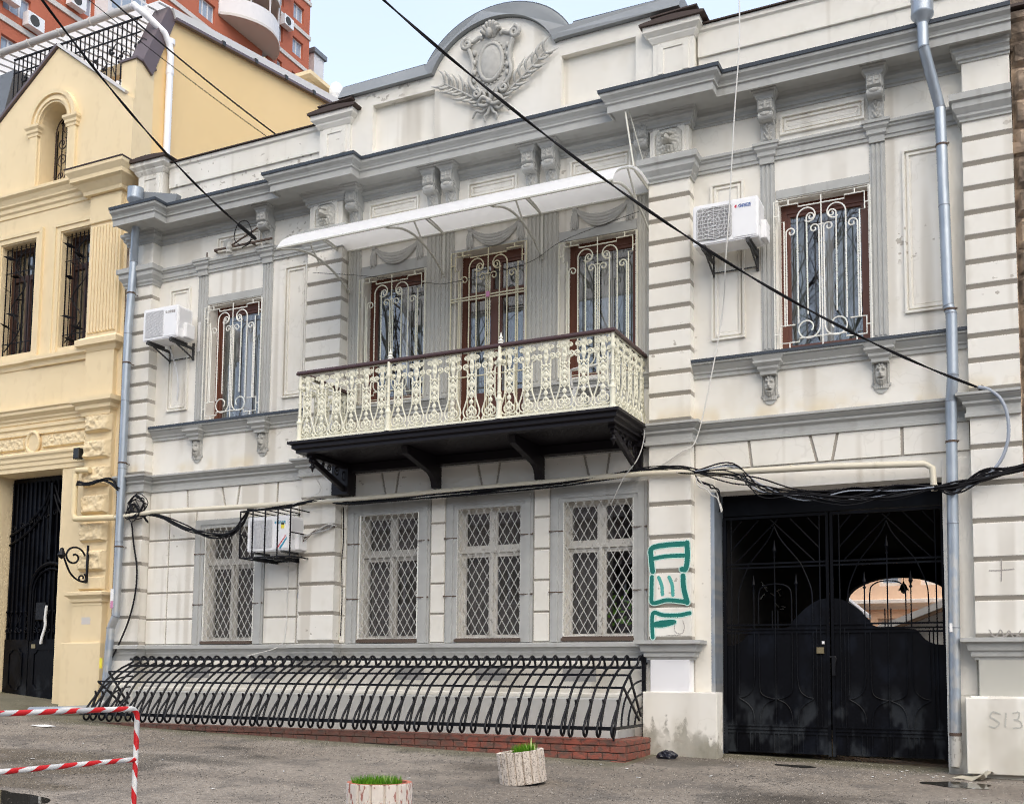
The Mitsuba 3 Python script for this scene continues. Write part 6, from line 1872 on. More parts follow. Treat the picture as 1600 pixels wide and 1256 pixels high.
CO = [(-0.02, 9.33), (0.02, 9.33), (0.02, 9.40), (0.05, 9.43), (0.05, 9.50), (0.09, 9.53), (0.09, 9.56), (0.13, 9.64), (0.18, 9.68), (0.18, 9.725), (-0.02, 9.76)]
put(Y + '__cornice', mould([(-21, YW), (-14.92, YW), (-14.92, YW - 0.12), (-14.04, YW - 0.12), (-14.04, 0.3)], CO, caps=True), 'yellow')
CO2 = [(-0.02, 9.30), (0.03, 9.30), (0.04, 9.36), (0.14, 9.47), (0.20, 9.50), (0.20, 9.57), (0.26, 9.66), (0.26, 9.715), (-0.02, 9.75)]
put(Y + '__pilaster_cornice', mould([(-14.90, YW), (-14.90, YW - 0.14), (-14.06, YW - 0.14), (-14.06, 0.3)], CO2, caps=True).box(-14.9, -14.06, YW - 0.14, 0.0, 9.3, 9.7), 'yellow')
put(Y + '__cornice_flashing', mould([(-14.90, YW), (-14.90, YW - 0.14), (-14.06, YW - 0.14), (-14.06, 0.3)], [(-0.02, 9.755), (0.27, 9.72), (0.28, 9.735), (-0.02, 9.775)], caps=True), 'brown_flash')
# fluted pilaster above, panelled pedestal below
fp = put(Y + '__fluted_pilaster', MB().box(-14.84, -14.10, YW - 0.07, 0.0, 6.62, 9.31), 'yellow')
for k in range(9):
    x = -14.80 + 0.0745 * k
    put(fp + '__reed', MB().block(x + 0.008, x + 0.064, YW - 0.06, YW - 0.105, 6.82, 8.74, 0.014), 'yellow')
put(fp + '__pilaster_head', MB().block(-14.84, -14.10, YW - 0.05, YW - 0.105, 8.80, 9.30, 0.01), 'yellow')
put(fp + '__pilaster_base', mould([(-14.84, 0), (-14.84, YW - 0.08), (-14.10, YW - 0.08), (-14.10, 0.2)], [(-0.05, 6.48), (0.02, 6.48), (0.06, 6.55), (0.12, 6.58), (0.12, 6.68), (0.04, 6.74), (-0.05, 6.76)], caps=False).box(-14.84, -14.1, YW - 0.08, 0, 6.48, 6.75), 'yellow')
put(fp + '__pedestal', MB().block(-14.80, -14.13, 0.0, YW - 0.09, 5.66, 6.49, 0.008), 'yellow')
put(Y + '__window_sill', mould([(-21, YW), (-16.2, YW), (-16.2, YW - 0.03), (-14.86, YW - 0.03), (-14.86, 0)], [(-0.02, 6.40), (0.02, 6.40), (0.04, 6.47), (0.10, 6.50), (0.10, 6.575), (-0.02, 6.60)]), 'yellow')
for x0, x1 in ((-17.4, -16.35), (-15.85, -14.95), (-19.2, -17.7)):
    framed_panel(x0, x1, 5.80, 6.28, 2, 0.05, 'yellow', 0.02, Y)
put(Y + '__belt_course', mould([(-21, YW), (-14.84, YW)], [(-0.02, 5.38), (0.02, 5.38), (0.02, 5.42), (0.05, 5.45), (0.05, 5.48), (0.12, 5.54), (0.12, 5.60), (0.15, 5.61), (0.15, 5.635), (-0.02, 5.66)]), 'yellow')
put(Y + '__belt_capital', mould([(-14.78, 0), (-14.78, YW - 0.10), (-14.14, YW - 0.10), (-14.14, 0.2)], [(-0.05, 5.34), (0.02, 5.34), (0.03, 5.40), (0.09, 5.45), (0.09, 5.51), (0.16, 5.56), (0.16, 5.64), (-0.05, 5.67)], caps=False).box(-14.78, -14.14, YW - 0.1, 0, 5.34, 5.66), 'yellow')
# windows
for x0, z0, x1, z1 in YWIN:
    o = sg.box(x0 - 0.20, z0 - 0.12, x1 + (0.20 if x0 < -16 else 0.02), z1 + 0.18)
    put(Y + '__window_surround', MB().prism(o.difference(sg.box(x0 - 0.02, z0 - 0.3, x1 + 0.02, z1 + 0.02)), YW - 0.03, YW + 0.01).prism(o.difference(sg.box(x0 - 0.12, z0 - 0.3, x1 + 0.12, z1 + 0.11)), YW - 0.055, YW), 'yellow')
    w = put(Y + '__window', MB().prism(sg.box(x0, z0, x1, z1).difference(sg.box(x0 + 0.09, z0 + 0.09, x1 - 0.09, z1 - 0.09)), 0.2, 0.28).box(x0 + .08, x1 - .08, 0.2, 0.27, z1 - 0.62, z1 - 0.52).box((x0 + x1) / 2 - .05, (x0 + x1) / 2 + .05, 0.2, 0.27, z0 + 0.05, z1 - .55), 'brown_dark')
    put(w + '__pane', MB().grid(np.array([[[x0, 0.24, z0], [x0, 0.24, z1]], [[x1, 0.24, z0], [x1, 0.24, z1]]])), 'pane')
    u = np.linspace(x0 + 0.25, x1 - 0.2, 24)
    put(w + '__curtain', MB().grid(np.stack([np.column_stack([u, 0.36 + 0.02 * np.sin(u * 70), np.full(24, z)]) for z in (z0, z1)], 1)), 'curtain_green', True)
    g = put(Y + '__window_grille', MB().tube([(x0 + .03, z0 + .03), (x0 + .03, z1 - .05), (x1 - .03, z1 - .05), (x1 - .03, z0 + .03)], 0.012, 4, closed=True).shift((0, 0.06, 0)), 'cable_black')
    for x in np.linspace(x0 + 0.03, x1 - 0.03, 8)[1:-1]:
        put(g + '__bar', MB().bar((x, 0.06, z0), (x, 0.06, z1), 0.014), 'cable_black')
    put(g + '__cross_bar', MB().bar((x0, 0.06, z0 + 0.25), (x1, 0.06, z0 + 0.25), 0.014).bar((x0, 0.06, z1 - 0.5), (x1, 0.06, z1 - 0.5), 0.014), 'cable_black')
    v = MB().tube(spline([(x0 + .1, 0.03, z0 + .1), (x0 + .5, 0.02, z0 + .5), (x0 + .25, 0.02, z0 + 0.9), (x0 + .6, 0.02, z0 + 1.3), (x0 + .3, 0.02, z0 + 1.7), (x0 + 0.6, 0.02, z0 + 2.0)], 6), 0.011, 5)
    for k in range(9):
        a, z = rng.uniform(0, 6.28), z0 + 0.15 + 0.22 * k
        c = np.array([x0 + 0.3 + 0.15 * math.sin(k * 2.1), 0.01, z])
        d = np.array([math.cos(a), 0, math.sin(a)]) * 0.075
        e = np.array([-d[2], 0.3, d[0]]) * 0.45
        v.add([c, c + d * .5 + e, c + d, c + d * .5 - e, c + [0, -.03, 0] + d * .5], [[0, 1, 4], [1, 2, 4], [2, 3, 4], [3, 0, 4]])
    put(g + '__iron_vine', v, 'cable_black')
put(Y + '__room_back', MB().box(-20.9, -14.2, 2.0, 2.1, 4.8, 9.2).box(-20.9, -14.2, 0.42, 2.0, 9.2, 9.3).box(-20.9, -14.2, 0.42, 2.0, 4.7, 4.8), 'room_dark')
# lintel zone over the gate
put(Y + '__gate_lintel', mould([(-21, YW), (-14.72, YW)], [(-0.02, 4.50), (0.02, 4.50), (0.02, 4.57), (0.04, 4.59), (0.04, 4.66), (0.06, 4.68), (0.06, 4.74), (0.09, 4.78), (0.09, 4.82), (0.03, 4.85), (-0.02, 4.86)]), 'yellow')
m = MB()
for x0, x1 in ((-17.6, -16.28), (-15.82, -14.74)):
    u, v = np.meshgrid(np.linspace(x0, x1, 70), np.linspace(4.90, 5.12, 16), indexing='ij')
    hgt = 0.03 + 0.05 * meshkit.fbm(np.stack([u * 16, v * 16, u * 0], -1), 3, 2)
    hgt[0], hgt[-1], hgt[:, 0], hgt[:, -1] = 0, 0, 0, 0
    m.grid(np.stack([u, YW - hgt, v], -1))
put(Y + '__rough_frieze', m, 'yellow_rough')
q = arc((-16.05, 5.01), 0.15, 0, 360, 30, 0.19)[:-1]
put(Y + '__oval_boss', MB().tube(np.column_stack([q[:, 0], np.full(29, YW - 0.05), q[:, 1]]), 0.03, 8, closed=True).prism(sg.Polygon(q).buffer(-0.01), YW - 0.045, YW), 'yellow')
put(Y + '__frieze_band', mould([(-21, YW), (-14.74, YW)], [(-0.02, 5.16), (0.04, 5.16), (0.04, 5.20), (0.02, 5.21), (0.02, 5.26), (0.05, 5.28), (0.05, 5.33), (-0.02, 5.35)]), 'yellow')
# rusticated pier beside the gate
pier = put(Y + '__gate_pier', MB().box(-14.72, -14.10, YW - 0.08, 0.0, 2.25, 5.36), 'yellow')
for k, (z0, z1) in enumerate(((5.04, 5.34), (4.58, 4.90), (4.10, 4.44), (3.62, 3.95), (3.14, 3.48), (2.64, 3.0), (2.32, 2.55))):
    u, v = np.meshgrid(np.linspace(-1, 1, 36), np.linspace(-1, 1, 24), indexing='ij')
    x, z = -14.40 + 0.30 * u, (z0 + z1) / 2 + (z1 - z0) / 2 * v
    e = np.clip((1 - np.maximum(np.abs(u) ** 1.0, np.abs(v))) / 0.16, 0, 1)
    rough = meshkit.fbm(np.stack([x * 11, z * 13, u * 0 + k * 7], -1), 4, 4)
    hgt = e * (0.06 + (0.075 * rough if k < 6 else 0))
    put(pier + '__rough_block', MB().grid(np.stack([x, YW - 0.08 - hgt, z], -1)), 'yellow_rough' if k < 6 else 'yellow', True)
put(pier + '__pier_moulding', mould([(-14.76, 0.1), (-14.76, YW - 0.12), (-14.12, YW - 0.12), (-14.12, 0.2)], [(-0.05, 2.06), (0.02, 2.06), (0.02, 2.10), (0.05, 2.12), (0.05, 2.17), (0.12, 2.23), (0.12, 2.28), (-0.05, 2.31)], caps=False).box(-14.76, -14.12, YW - 0.12, 0, 2.06, 2.3), 'yellow')
put(pier + '__pier_shaft', MB().block(-14.80, -14.10, 0.0, YW - 0.13, 1.42, 2.07, 0.01), 'yellow')
put(pier + '__pier_foot', MB().block(-14.95, -14.04, 0.0, YW - 0.19, -0.2, 1.43, 0.012), 'yellow')
put(pier + '__painted_mark', MB().box(-14.55, -14.35, YW - 0.134, YW - 0.129, 1.74, 1.86), 'band_white')
put(Y + '__left_pier', MB().block(-18.2, -17.06, 0.0, YW - 0.1, -0.2, 4.5, 0.012), 'yellow')
# gap between the houses
put(Y + '__party_wall', MB().box(-14.03, -13.83, -0.02, 0.4, -0.3, 9.3), 'old_stone')

# side wall, roof terrace
put(Y + '__side_wall', MB().prism_x([(0.42, 6.0), (12.0, 6.0), (12.0, 14.9), (0.78, 12.92), (0.42, 11.9)], -14.25, -14.02), 'orange')
put(Y + '__corner_parapet', MB().box(-14.36, -14.02, 0.0, 0.42, 10.9, 11.74), 'yellow')
put(Y + '__corner_flashing', MB().box(-14.40, -13.98, -0.03, 0.44, 11.74, 11.78), 'brown_flash')
put(Y + '__eaves_flashing', MB().prism_x([(0.10, 11.76), (0.34, 11.60), (0.86, 12.98), (0.66, 13.10)], -14.34, -13.97), 'brown_flash')
put(Y + '__verge', MB().prism_x([(0.80, 12.94), (12.0, 14.92), (12.0, 15.12), (0.72, 13.10)], -14.30, -13.93), 'gutter_white')
put(Y + '__verge_strip', MB().prism_x([(0.80, 12.90), (12.0, 14.88), (12.0, 14.935), (0.80, 12.955)], -13.99, -13.90), 'brown_flash')
for k in range(7):
    y = 2.0 + 0.95 * k
    put(Y + '__snow_clip', MB().box(-13.93, -13.89, y, y + 0.08, 12.90 + (y - 0.8) * 0.1768, 12.99 + (y - 0.8) * 0.1768), 'lamp_black')
put(Y + '__terrace_roof', MB().grid(np.array([[[-21.0, 0.45, 13.10], [-21.0, 12.0, 15.14]], [[-14.0, 0.45, 13.10], [-14.0, 12.0, 15.14]]])), 'roof_sheet')
for k in range(27):
    x = -20.8 + 0.26 * k
    put(Y + '__roof_slat', MB().prism_x([(0.46, 13.06), (6.0, 14.04), (6.0, 14.07), (0.46, 13.09)], x, x + 0.014), 'ac_grey')
gt = arc((0, 0), 0.075, 170, 370, 9)
put(Y + '__gutter', MB().grid(np.stack([np.column_stack([np.full(9, x), 0.36 + gt[:, 0], 13.08 + gt[:, 1]]) for x in (-21, -14.45)], 0)), 'gutter_white', True)
for x in np.arange(-20.5, -14.4, 0.82):
    put(Y + '__gutter_clip', MB().tube(np.column_stack([np.full(9, x), 0.36 + gt[:, 0] * 1.1, 13.08 + gt[:, 1] * 1.1]), 0.018, 5), 'gutter_white')
for y in (1.6, 2.6):
    put(Y + '__terrace_beam', MB().box(-20.5, -14.26, y, y + 0.14, 12.9 + y * 0.14 - 0.28, 12.9 + y * 0.14 - 0.05), 'yellow')
put(Y + '__terrace_back', MB().box(-21, -14.25, 5.8, 6.0, 9.6, 11.2), 'pergola_white')
put(Y + '__terrace_floor', MB().box(-21, -14.25, 0.42, 6.0, 9.4, 9.6), 'gutter_white')
tr = put(Y + '__terrace_railing', MB().bar((-17.62, 0.34, 12.80), (-14.30, 0.34, 12.80), 0.028).bar((-17.62, 0.34, 12.52), (-14.30, 0.34, 12.52), 0.02).bar((-17.62, 0.34, 11.2), (-14.36, 0.34, 11.2), 0.02), 'cable_black')
for x in np.arange(-17.6, -14.3, 0.118):
    put(tr + '__bar', MB().bar((x, 0.34, 10.0), (x, 0.34, 12.8), 0.017), 'cable_black')
orn = MB()
for k in range(15):
    c = np.array([-17.3 + 0.21 * k, 0.33, 12.45 - 0.55 * ((k * 0.37) % 1) - 0.1])
    for q in range(7):
        a = rng.uniform(0, 6.28)
        d = np.array([math.cos(a), 0, math.sin(a)]) * 0.085
        orn.ball(c + d * 0.7, (0.028, 0.018, 0.028), 6)
    orn.tube(spline([c, c + [0.1, 0, 0.12], c + [0.22, 0, 0.05], c + [0.3, 0, -0.12]], 5), 0.009, 4)
put(tr + '__iron_flower', orn, 'cable_black')
put(Y + '__dormer_slope', MB().prism([(-18.6, 12.7), (-17.80, 12.75), (-18.1, 11.75), (-18.9, 10.9)], 0.5, 1.2), 'slate')
# chimney far back on the yellow roof
ch = put(Y + '__chimney', MB().box(-15.2, -14.45, 5.4, 6.3, 13.6, 14.38), 'yellow')
put(ch + '__chimney_cap', MB().box(-15.38, -14.28, 5.22, 6.48, 14.38, 14.47).box(-15.2, -14.45, 5.4, 6.3, 14.47, 14.56), 'yellow')
put(ch + '__chimney_opening', MB().box(-14.95, -14.70, 5.385, 5.42, 13.95, 14.25).box(-14.47, -14.435, 5.65, 6.05, 13.95, 14.25), 'dark_void')
put(Y + '__chimney', MB().box(-15.0, -14.5, 3.9, 4.6, 13.4, 13.92).box(-15.1, -14.4, 3.8, 4.7, 13.92, 14.0), 'yellow')
put(Y + '__white_sack', MB().ball((-14.05, 5.9, 14.2), (0.16, 0.2, 0.26), 8), 'white_plastic')
RP = thing('rainwater_pipe', 'white plastic rainwater pipe on the yellow side wall', 'pipe')
put(RP + '__pipe', MB().tube([(-14.46, 0.28, 13.00), (-14.36, 0.20, 12.96), (-14.12, 0.30, 12.74), (-13.95, 0.56, 12.52), (-13.93, 0.66, 12.36), (-13.93, 0.70, 12.2), (-13.93, 0.70, 9.4)], 0.062, 12), 'pvc_white', 50)
for z in (12.42, 11.85):
    put(RP + '__socket', MB().tube([(-13.93, 0.70, z - 0.05), (-13.93, 0.70, z + 0.05)], 0.072, 12), 'pvc_white', 50)

# the yellow house's gate
K = thing('courtyard_gate', 'tall dark iron gate with an arched wicket door in the yellow house', 'gate')
kx0, kx1, kz0 = -17.04, -15.34, 0.36
ky = 0.34
put(K + '__sheet', MB().box(kx0, kx1, ky + 0.03, ky + 0.05, kz0, 4.48), 'gate_black')
for x0, x1 in ((kx0, -16.42), (-16.40, kx1)):
    lf = put(K + '__leaf', MB().box(x0, x1, ky, ky + 0.03, kz0 + 0.02, 1.52), 'gate_black')
    fr = sg.box(x0 + 0.13, kz0 + 0.25, x1 - 0.13, 1.36)
    for (u, v) in ((x0 + .13, kz0 + .25), (x1 - .13, kz0 + .25), (x0 + .13, 1.36), (x1 - .13, 1.36)):
        fr = fr.difference(sg.Point(u, v).buffer(0.08))
    put(lf + '__panel_frame', MB().prism(fr.difference(fr.buffer(-0.03)), ky - 0.02, ky + 0.01).prism(fr.buffer(-0.05), ky - 0.008, ky + 0.01), 'gate_black')
for x in np.linspace(kx0 + 0.04, kx1 - 0.04, 15):
    put(K + '__bar', MB().tube([(x, ky + 0.01, 1.52), (x, ky + 0.01, 4.40)], 0.02, 6), 'gate_black')
for k, x in enumerate(np.linspace(kx0 + 0.12, kx1 - 0.12, 7)):
    m = MB()
    for s in (-1, 1):
        q = spiral((x + 0.05 * s, 1.68), 0.055, 0.012, 90, 90 + 420 * s, 22)
        m.tube(np.column_stack([q[:, 0], np.full(22, ky - 0.02), q[:, 1]]), 0.011, 5)
        m.bar((x - 0.07 * s, ky - 0.02, 1.74), (x + 0.06 * s, ky - 0.02, 2.0), 0.012)
        m.ball((x + 0.06 * s, ky - 0.02, 2.02), 0.025, 6)
    put(K + '__scroll', m, 'gate_black')
for off in (0.0, 0.17):
    for s in (0, 1):
        pts = [(kx0 + 0.02, ky - 0.01, 3.42 - off), (kx0 + 0.45, ky - 0.01, 3.62 - off), (kx0 + 0.85, ky - 0.01, 3.95 - off), (kx0 + 1.02, ky - 0.01, 4.30 - off)] if s == 0 else [(kx0 + 1.12, ky - 0.01, 4.30 - off), (kx0 + 1.28, ky - 0.01, 3.98 - off), (kx0 + 1.5, ky - 0.01, 3.78 - off), (kx1, ky - 0.01, 3.66 - off)]
        put(K + '__swept_rail', MB().tube(spline(pts, 6), 0.024, 6), 'gate_black')
put(K + '__middle_post', MB().bar((-15.96, ky - 0.015, 2.95), (-15.96, ky - 0.015, 4.35), 0.055), 'gate_black')
for k in range(8):
    x = kx0 + 0.12 + 0.21 * k
    q = spiral((x, 3.55 + 0.05 * k), 0.06, 0.012, 0, 450, 20)
    put(K + '__scroll', MB().tube(np.column_stack([q[:, 0], np.full(20, ky - 0.02), q[:, 1]]), 0.011, 5), 'gate_black')
wa = np.vstack([[(-16.38, 1.5)], arc((-15.88, 2.40), 0.50, 180, 0, 22, 0.48), [(-15.38, 1.5)]])
put(K + '__wicket_arch', MB().tube(np.column_stack([wa[:, 0], np.full(len(wa), ky - 0.03), wa[:, 1]]), 0.035, 6).tube(np.column_stack([-15.88 + (wa[:, 0] + 15.88) * 0.88, np.full(len(wa), ky - 0.03), 1.5 + (wa[:, 1] - 1.5) * 0.93]), 0.02, 6), 'gate_black')
put(K + '__lock_box', MB().block(-16.22, -15.98, ky, ky - 0.05, 1.86, 2.18, 0.01), 'black_iron')
put(K + '__paint_splash', MB().prism(sg.LineString(spline([(-15.95, 2.10), (-15.97, 1.9), (-15.96, 1.75), (-16.03, 1.55), (-16.05, 1.45)], 4)).buffer(0.022), ky - 0.055, ky - 0.03), 'litter_white')
put(K + '__lock_plate', MB().box(-16.33, -16.23, ky - 0.012, ky, 1.36, 1.43), 'brass')

LB = thing('lamp_bracket', 'black wrought iron scroll bracket on the pier of the yellow house', 'bracket')
m = MB().bar((-14.40, YW - 0.20, 2.43), (-14.40, YW - 0.20, 3.07), 0.03)
sc = spiral((-0.22, 2.98), 0.19, 0.03, 10, 480, 44)
m.tube(np.column_stack([-14.40 + sc[:, 0] * 0.2, YW - 0.22 + sc[:, 0] * 1.0, sc[:, 1] - 0.13]), 0.017, 6)
s2 = spiral((-0.07, 2.64), 0.08, 0.02, 60, -400, 30)
m.tube(np.column_stack([-14.40 + s2[:, 0] * 0.2, YW - 0.22 + s2[:, 0] * 1.0, s2[:, 1] - 0.13]), 0.015, 6)
m.tube(spline([(-14.48, YW - 0.62, 2.84), (-14.46, YW - 0.50, 2.59), (-14.43, YW - 0.36, 2.47), (-14.40, YW - 0.21, 2.44)], 6), 0.017, 6)
put(LB + '__scroll', m, 'black_iron')
put(LB + '__lamp_cup', MB().lathe([(0.0, 0.12), (0.03, 0.10), (0.05, 0.03), (0.075, -0.01), (0.03, -0.06), (0.0, -0.08)], (-14.48, YW - 0.66, 2.87), 10), 'black_iron')
FL = thing('floodlight', 'small black floodlight tilted down at the head of the yellow house gate', 'lamp')
put(FL + '__head', MB().block(-14.82, -14.69, YW - 0.14, YW - 0.24, 4.58, 4.77, 0.01), 'lamp_black')
put(FL + '__arm', MB().bar((-14.70, YW - 0.05, 4.72), (-14.74, YW - 0.16, 4.70), 0.03), 'lamp_black')

# ---------------------------------------------------------------- red apartment tower far behind
TW = thing('apartment_tower', 'tall red and white apartment tower with a curved balcony far behind the yellow house', 'building')
TX = -54.2
tb = sg.box(5, 0, 56.2, 75)           # y, z on the face towards +x
wins = []
for kz in range(9):
    zf = 36.4 + 3.07 * kz
    for y0, y1 in ((6.5, 8.2), (10.5, 12.5), (14.5, 16.4), (18.6, 20.4), (22.5, 24.6), (27.3, 29.2), (31.8, 33.8), (36.5, 38.4), (43.2, 44.9), (50.3, 50.95), (52.1, 52.75), (54.0, 55.4)):
        wins.append((y0, zf + 0.85, y1, zf + 2.3))
logs = [(45.6, 51.9 + 3.07 * k - 3.07, 51.6, 51.9 + 3.07 * k - 0.2) for k in (1, 2, 3)]
hol = shapely.union_all([sg.box(*w) for w in wins if not (45 < w[0] < 51.8 and w[1] > 51.5)] + [sg.box(*l) for l in logs])
v, f = MB().prism(tb.difference(hol), 0, 0.8).mesh()
put(TW + '__wall', (np.column_stack([TX - v[:, 1], v[:, 0], v[:, 2]]), f), 'red_wall')
put(TW + '__core', MB().box(TX - 16, TX - 2.4, 5.0, 56.0, 0, 74.5).box(TX - 16, TX - 0.8, 55.5, 56.15, 0, 75).box(TX - 16, TX - .8, 5.0, 5.5, 0, 75), 'red_wall')
for k in range(13):
    z = 36.55 + 3.07 * k
    put(TW + '__floor_band', MB().box(TX - 0.05, TX + 0.10, 5.0, 45.0 if 50 < z < 62 else 56.3, z - 0.17, z + 0.17), 'band_white')
    if 50 < z < 62:
        put(TW + '__floor_band', MB().box(TX - 0.05, TX + 0.10, 51.7, 56.3, z - 0.17, z + 0.17), 'band_white')
for (a, b, c, d) in wins:
    if 45 < a < 51.8 and b > 51.5:
        continue
    y0, z0, y1, z1 = a, b, c, d
    n = max(1, int(round((y1 - y0) / 0.65)))
    m = MB()
    for k in range(n + 1):
        yy = y0 + (y1 - y0) * k / n
        m.box(TX - 0.32, TX - 0.22, yy - 0.05, yy + 0.05, z0, z1)
    m.box(TX - 0.32, TX - 0.22, y0, y1, z0, z0 + 0.09).box(TX - 0.32, TX - 0.22, y0, y1, z1 - 0.09, z1)
    w = put(TW + '__window', m, 'tower_white')
    put(w + '__pane', MB().box(TX - 0.31, TX - 0.28, y0, y1, z0, z1), 'tower_glass')
# curved balconies
for k, zb_ in enumerate((50.55, 53.62, 56.69)):
    u = np.linspace(0, 1, 17)
    yb_, xb_ = 45.2 + 6.5 * u, TX + 0.15 + 2.1 * np.sin(PI * u) ** 0.75
    Pm = np.stack([np.column_stack([xb_, yb_, np.full(17, z)]) for z in (zb_ + 0.1, zb_ + 1.55)], 1)
    bk = put(TW + '__curved_balcony', MB().grid(Pm).grid(Pm - [0.12, 0, 0]), 'tower_white', True)
    slab = sg.Polygon(np.column_stack([np.append(xb_ + 0.08, [TX - 2.3, TX - 2.3]), np.append(yb_, [51.7, 45.2])]))
    vv_, ff_ = tri(slab)
    put(bk + '__slab', MB().add(np.column_stack([vv_, np.full(len(vv_), zb_)]), ff_).add(np.column_stack([vv_, np.full(len(vv_), zb_ + 0.22)]), ff_).grid(np.stack([np.column_stack([xb_ + .08, yb_, np.full(17, z)]) for z in (zb_, zb_ + .22)], 1)), 'band_white')
    for q in (4, 8, 12):
        put(bk + '__mullion', MB().box(xb_[q] - 0.1, xb_[q], yb_[q] - 0.05, yb_[q] + 0.05, zb_ + 1.5, zb_ + 3.0), 'tower_white')
    put(bk + '__loggia_back', MB().box(TX - 2.4, TX - 2.2, 45.2, 51.7, zb_, zb_ + 3.0), 'dark_void')
put(TW + '__white_bay', MB().box(TX, TX + 1.2, 33.9, 37.6, 40.4, 46.2), 'tower_white')
for k in range(4):
    put(TW + '__bay_window', MB().box(TX + 1.17, TX + 1.22, 34.2 + 0.85 * k, 34.9 + 0.85 * k, 44.2, 46.0), 'tower_glass')


def far_ac(label, y, z):
    k = thing('tower_air_conditioner', label, 'air conditioner', 'air conditioner boxes on the red tower')
    put(k + '__housing', MB().box(TX + 0.1, TX + 0.6, y, y + 1.15, z, z + 0.85), 'ac_white')
    put(k + '__fan', MB().prism_x(sg.Point(y + 0.45, z + 0.42).buffer(0.33), TX + 0.60, TX + 0.625), 'ac_dark')


for y, z, lab in ((52.2, 53.9, 'pale air conditioner box right of the curved balcony on the red tower'), (52.2, 56.9, 'topmost pale air conditioner box near the right edge of the red tower'), (31.6, 43.1, 'pale air conditioner box left of the white bay on the red tower'), (34.4, 43.4, 'pale air conditioner box on the white bay of the red tower'),
                  (28.6, 39.9, 'right one of two air conditioner boxes at the left edge of the red tower'), (26.9, 40.6, 'air conditioner box at the far left edge of the red tower')):
    far_ac(lab, y, z)
AN = thing('vent_shaft', 'small white louvred roof shaft right of the red tower', 'vent')
put(AN + '__shaft', MB().box(-57.0, -55.35, 58.4, 59.8, 0, 55.3), 'tower_white')
put(AN + '__cap', MB().box(-57.2, -55.15, 58.2, 60.0, 55.3, 55.7), 'slate')

# ---------------------------------------------------------------- weathered stone house at the right edge
SH = thing('stone_house', 'weathered brown stone house at the right edge of the view', 'building')
put(SH + '__wall', MB().box(-0.015, 9.0, -0.06, 6.0, -0.6, 11.5), 'old_stone')
z = -0.3
k = 0
while z < 8.6:
    h = rng.uniform(0.30, 0.40)
    x = -0.005
    while x < 1.6:
        w = rng.uniform(0.32, 0.55) if k % 2 else rng.uniform(0.2, 0.42)
        u, v = np.meshgrid(np.linspace(x + 0.008, x + w - 0.008, 8), np.linspace(z + 0.008, z + h - 0.008, 7), indexing='ij')
        hg = 0.03 + 0.07 * meshkit.fbm(np.stack([u * 7, v * 7, u * 0 + k], -1), 3, 5)
        hg[0], hg[-1], hg[:, 0], hg[:, -1] = 0, 0, 0, 0
        put(SH + '__wall__stone', MB().grid(np.stack([u, -0.065 - hg, v], -1)), 'old_stone')
        x += w
    z += h
    k += 1
put(SH + '__cornice', mould([(0.03, 0.3), (0.03, -0.06), (9, -0.06)], [(-0.02, 8.25), (0.04, 8.25), (0.05, 8.34), (0.10, 8.42), (0.10, 8.55), (0.15, 8.58), (0.15, 8.66), (-0.02, 8.70)]), 'old_stone')
put(SH + '__cornice_flashing', MB().box(0.0, 9, -0.25, 0.0, 8.70, 8.735), 'rusty_metal')
put(SH + '__string_course', mould([(0.03, 0.3), (0.03, -0.06), (9, -0.06)], [(-0.02, 7.0), (0.05, 7.0), (0.07, 7.06), (0.07, 7.12), (-0.02, 7.15)]), 'old_stone')


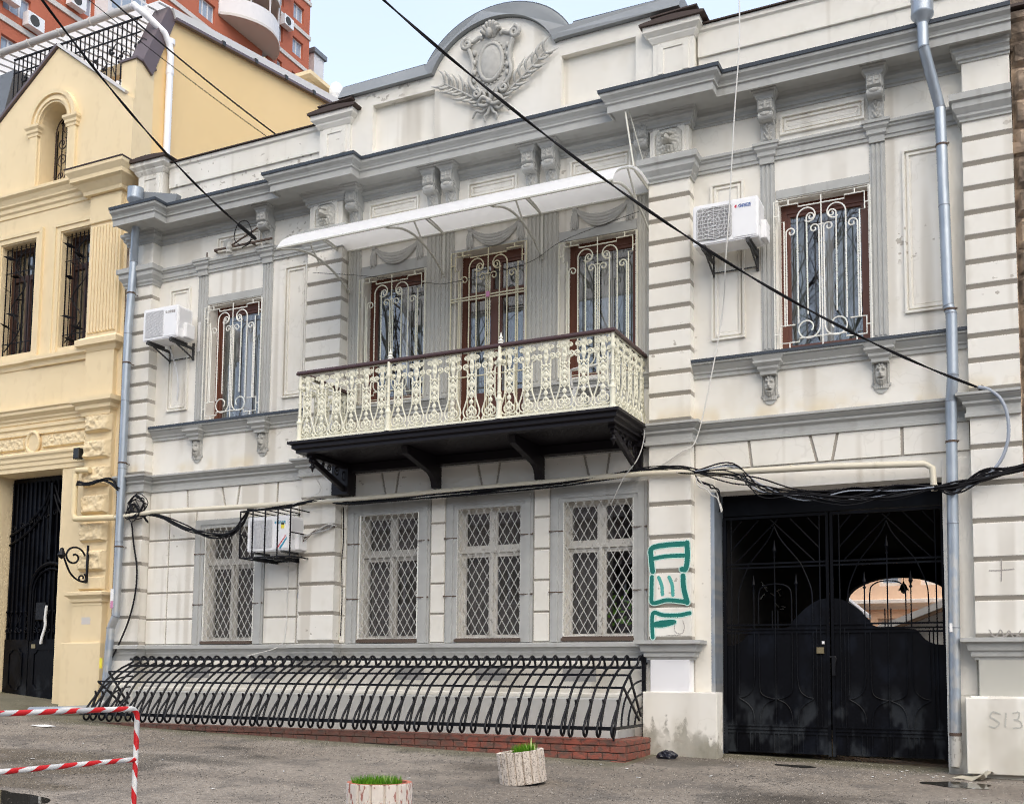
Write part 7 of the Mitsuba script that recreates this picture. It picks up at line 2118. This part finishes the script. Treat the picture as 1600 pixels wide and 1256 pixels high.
# ---------------------------------------------------------------- bare street trees across the street, seen only in the panes
def bare_tree(seed):
    r = np.random.default_rng(seed)
    trunk, crown = MB(), MB()

    def grow(p, d, L, rad, depth):
        n = 5
        pts = [p]
        for k in range(n):
            d = d + r.normal(0, 0.11, 3) + np.array([0, 0, 0.03])
            d /= np.linalg.norm(d)
            pts.append(pts[-1] + d * L / n)
        (trunk if depth == 0 else crown).tube(np.array(pts), np.linspace(rad, rad * 0.62, n + 1), 7 if depth < 2 else 4, caps=False)
        if depth >= 6:
            return
        for k in range(3 if depth < 4 else 2):
            q = pts[-1] if k < 2 else pts[3]
            a = r.normal(0, 0.55, 3)
            a[2] = abs(a[2]) * 0.4
            e = d + a
            grow(q, e / np.linalg.norm(e), L * r.uniform(0.66, 0.86), rad * 0.56, depth + 1)

    grow(np.array([0, 0, -0.3]), np.array([0, 0, 1.0]), 4.2, 0.17, 0)
    return trunk.mesh(), crown.mesh()


for k, (x, y, s, lab) in enumerate(((-6.5, -20.0, 1.4, 'first'), (-13.0, -21.0, 1.5, 'second'), (-1.0, -20.5, 1.45, 'third'), (-20.5, -20.0, 1.4, 'fourth'))):
    t = thing('bare_tree', f'{lab} leafless street tree across the road counted from its middle, mirrored in the window panes' if False else 'leafless street tree across the road, seen only mirrored in window panes', 'tree', 'bare street trees across the road')
    tr_, cr_ = bare_tree(40 + k)
    M = T().translate([x, y, float(gz(x, -14))]).scale([s, s, s])
    put(t + '__trunk', moved(mikit.ply(tr_, 'bark', smooth=True), M), None)
    put(t + '__crown', moved(mikit.ply(cr_, 'bark'), M), None)

# the house across the road, which the ground floor panes mirror
OH = thing('opposite_house', 'brown apartment house across the road, seen only mirrored in window panes', 'building')
ow = sg.box(-45, -2, 30, 8.6)
ows = [(x, z, x + 1.3, z + 1.9) for x in np.arange(-43, 28, 3.1) for z in (0.6, 4.6)]
ow = ow.difference(shapely.union_all([sg.box(*w) for w in ows]))
put(OH + '__wall', MB().prism(ow, -34.5, -34.0), 'facade_far')
put(OH + '__core', MB().box(-45, 30, -46, -34.9, -2, 8.5), 'dark_void')
for w in ows:
    put(OH + '__window', MB().prism(sg.box(*w).difference(sg.box(w[0] + .1, w[1] + .1, w[0] + .6, w[3] - .1)).difference(sg.box(w[0] + .7, w[1] + .1, w[2] - .1, w[3] - .1)), -34.2, -34.12), 'tower_white')
put(OH + '__roof', MB().prism_x([(-33.4, 8.6), (-40, 10.4), (-46.5, 8.6)], -45.5, 30.5), 'rusty_metal')
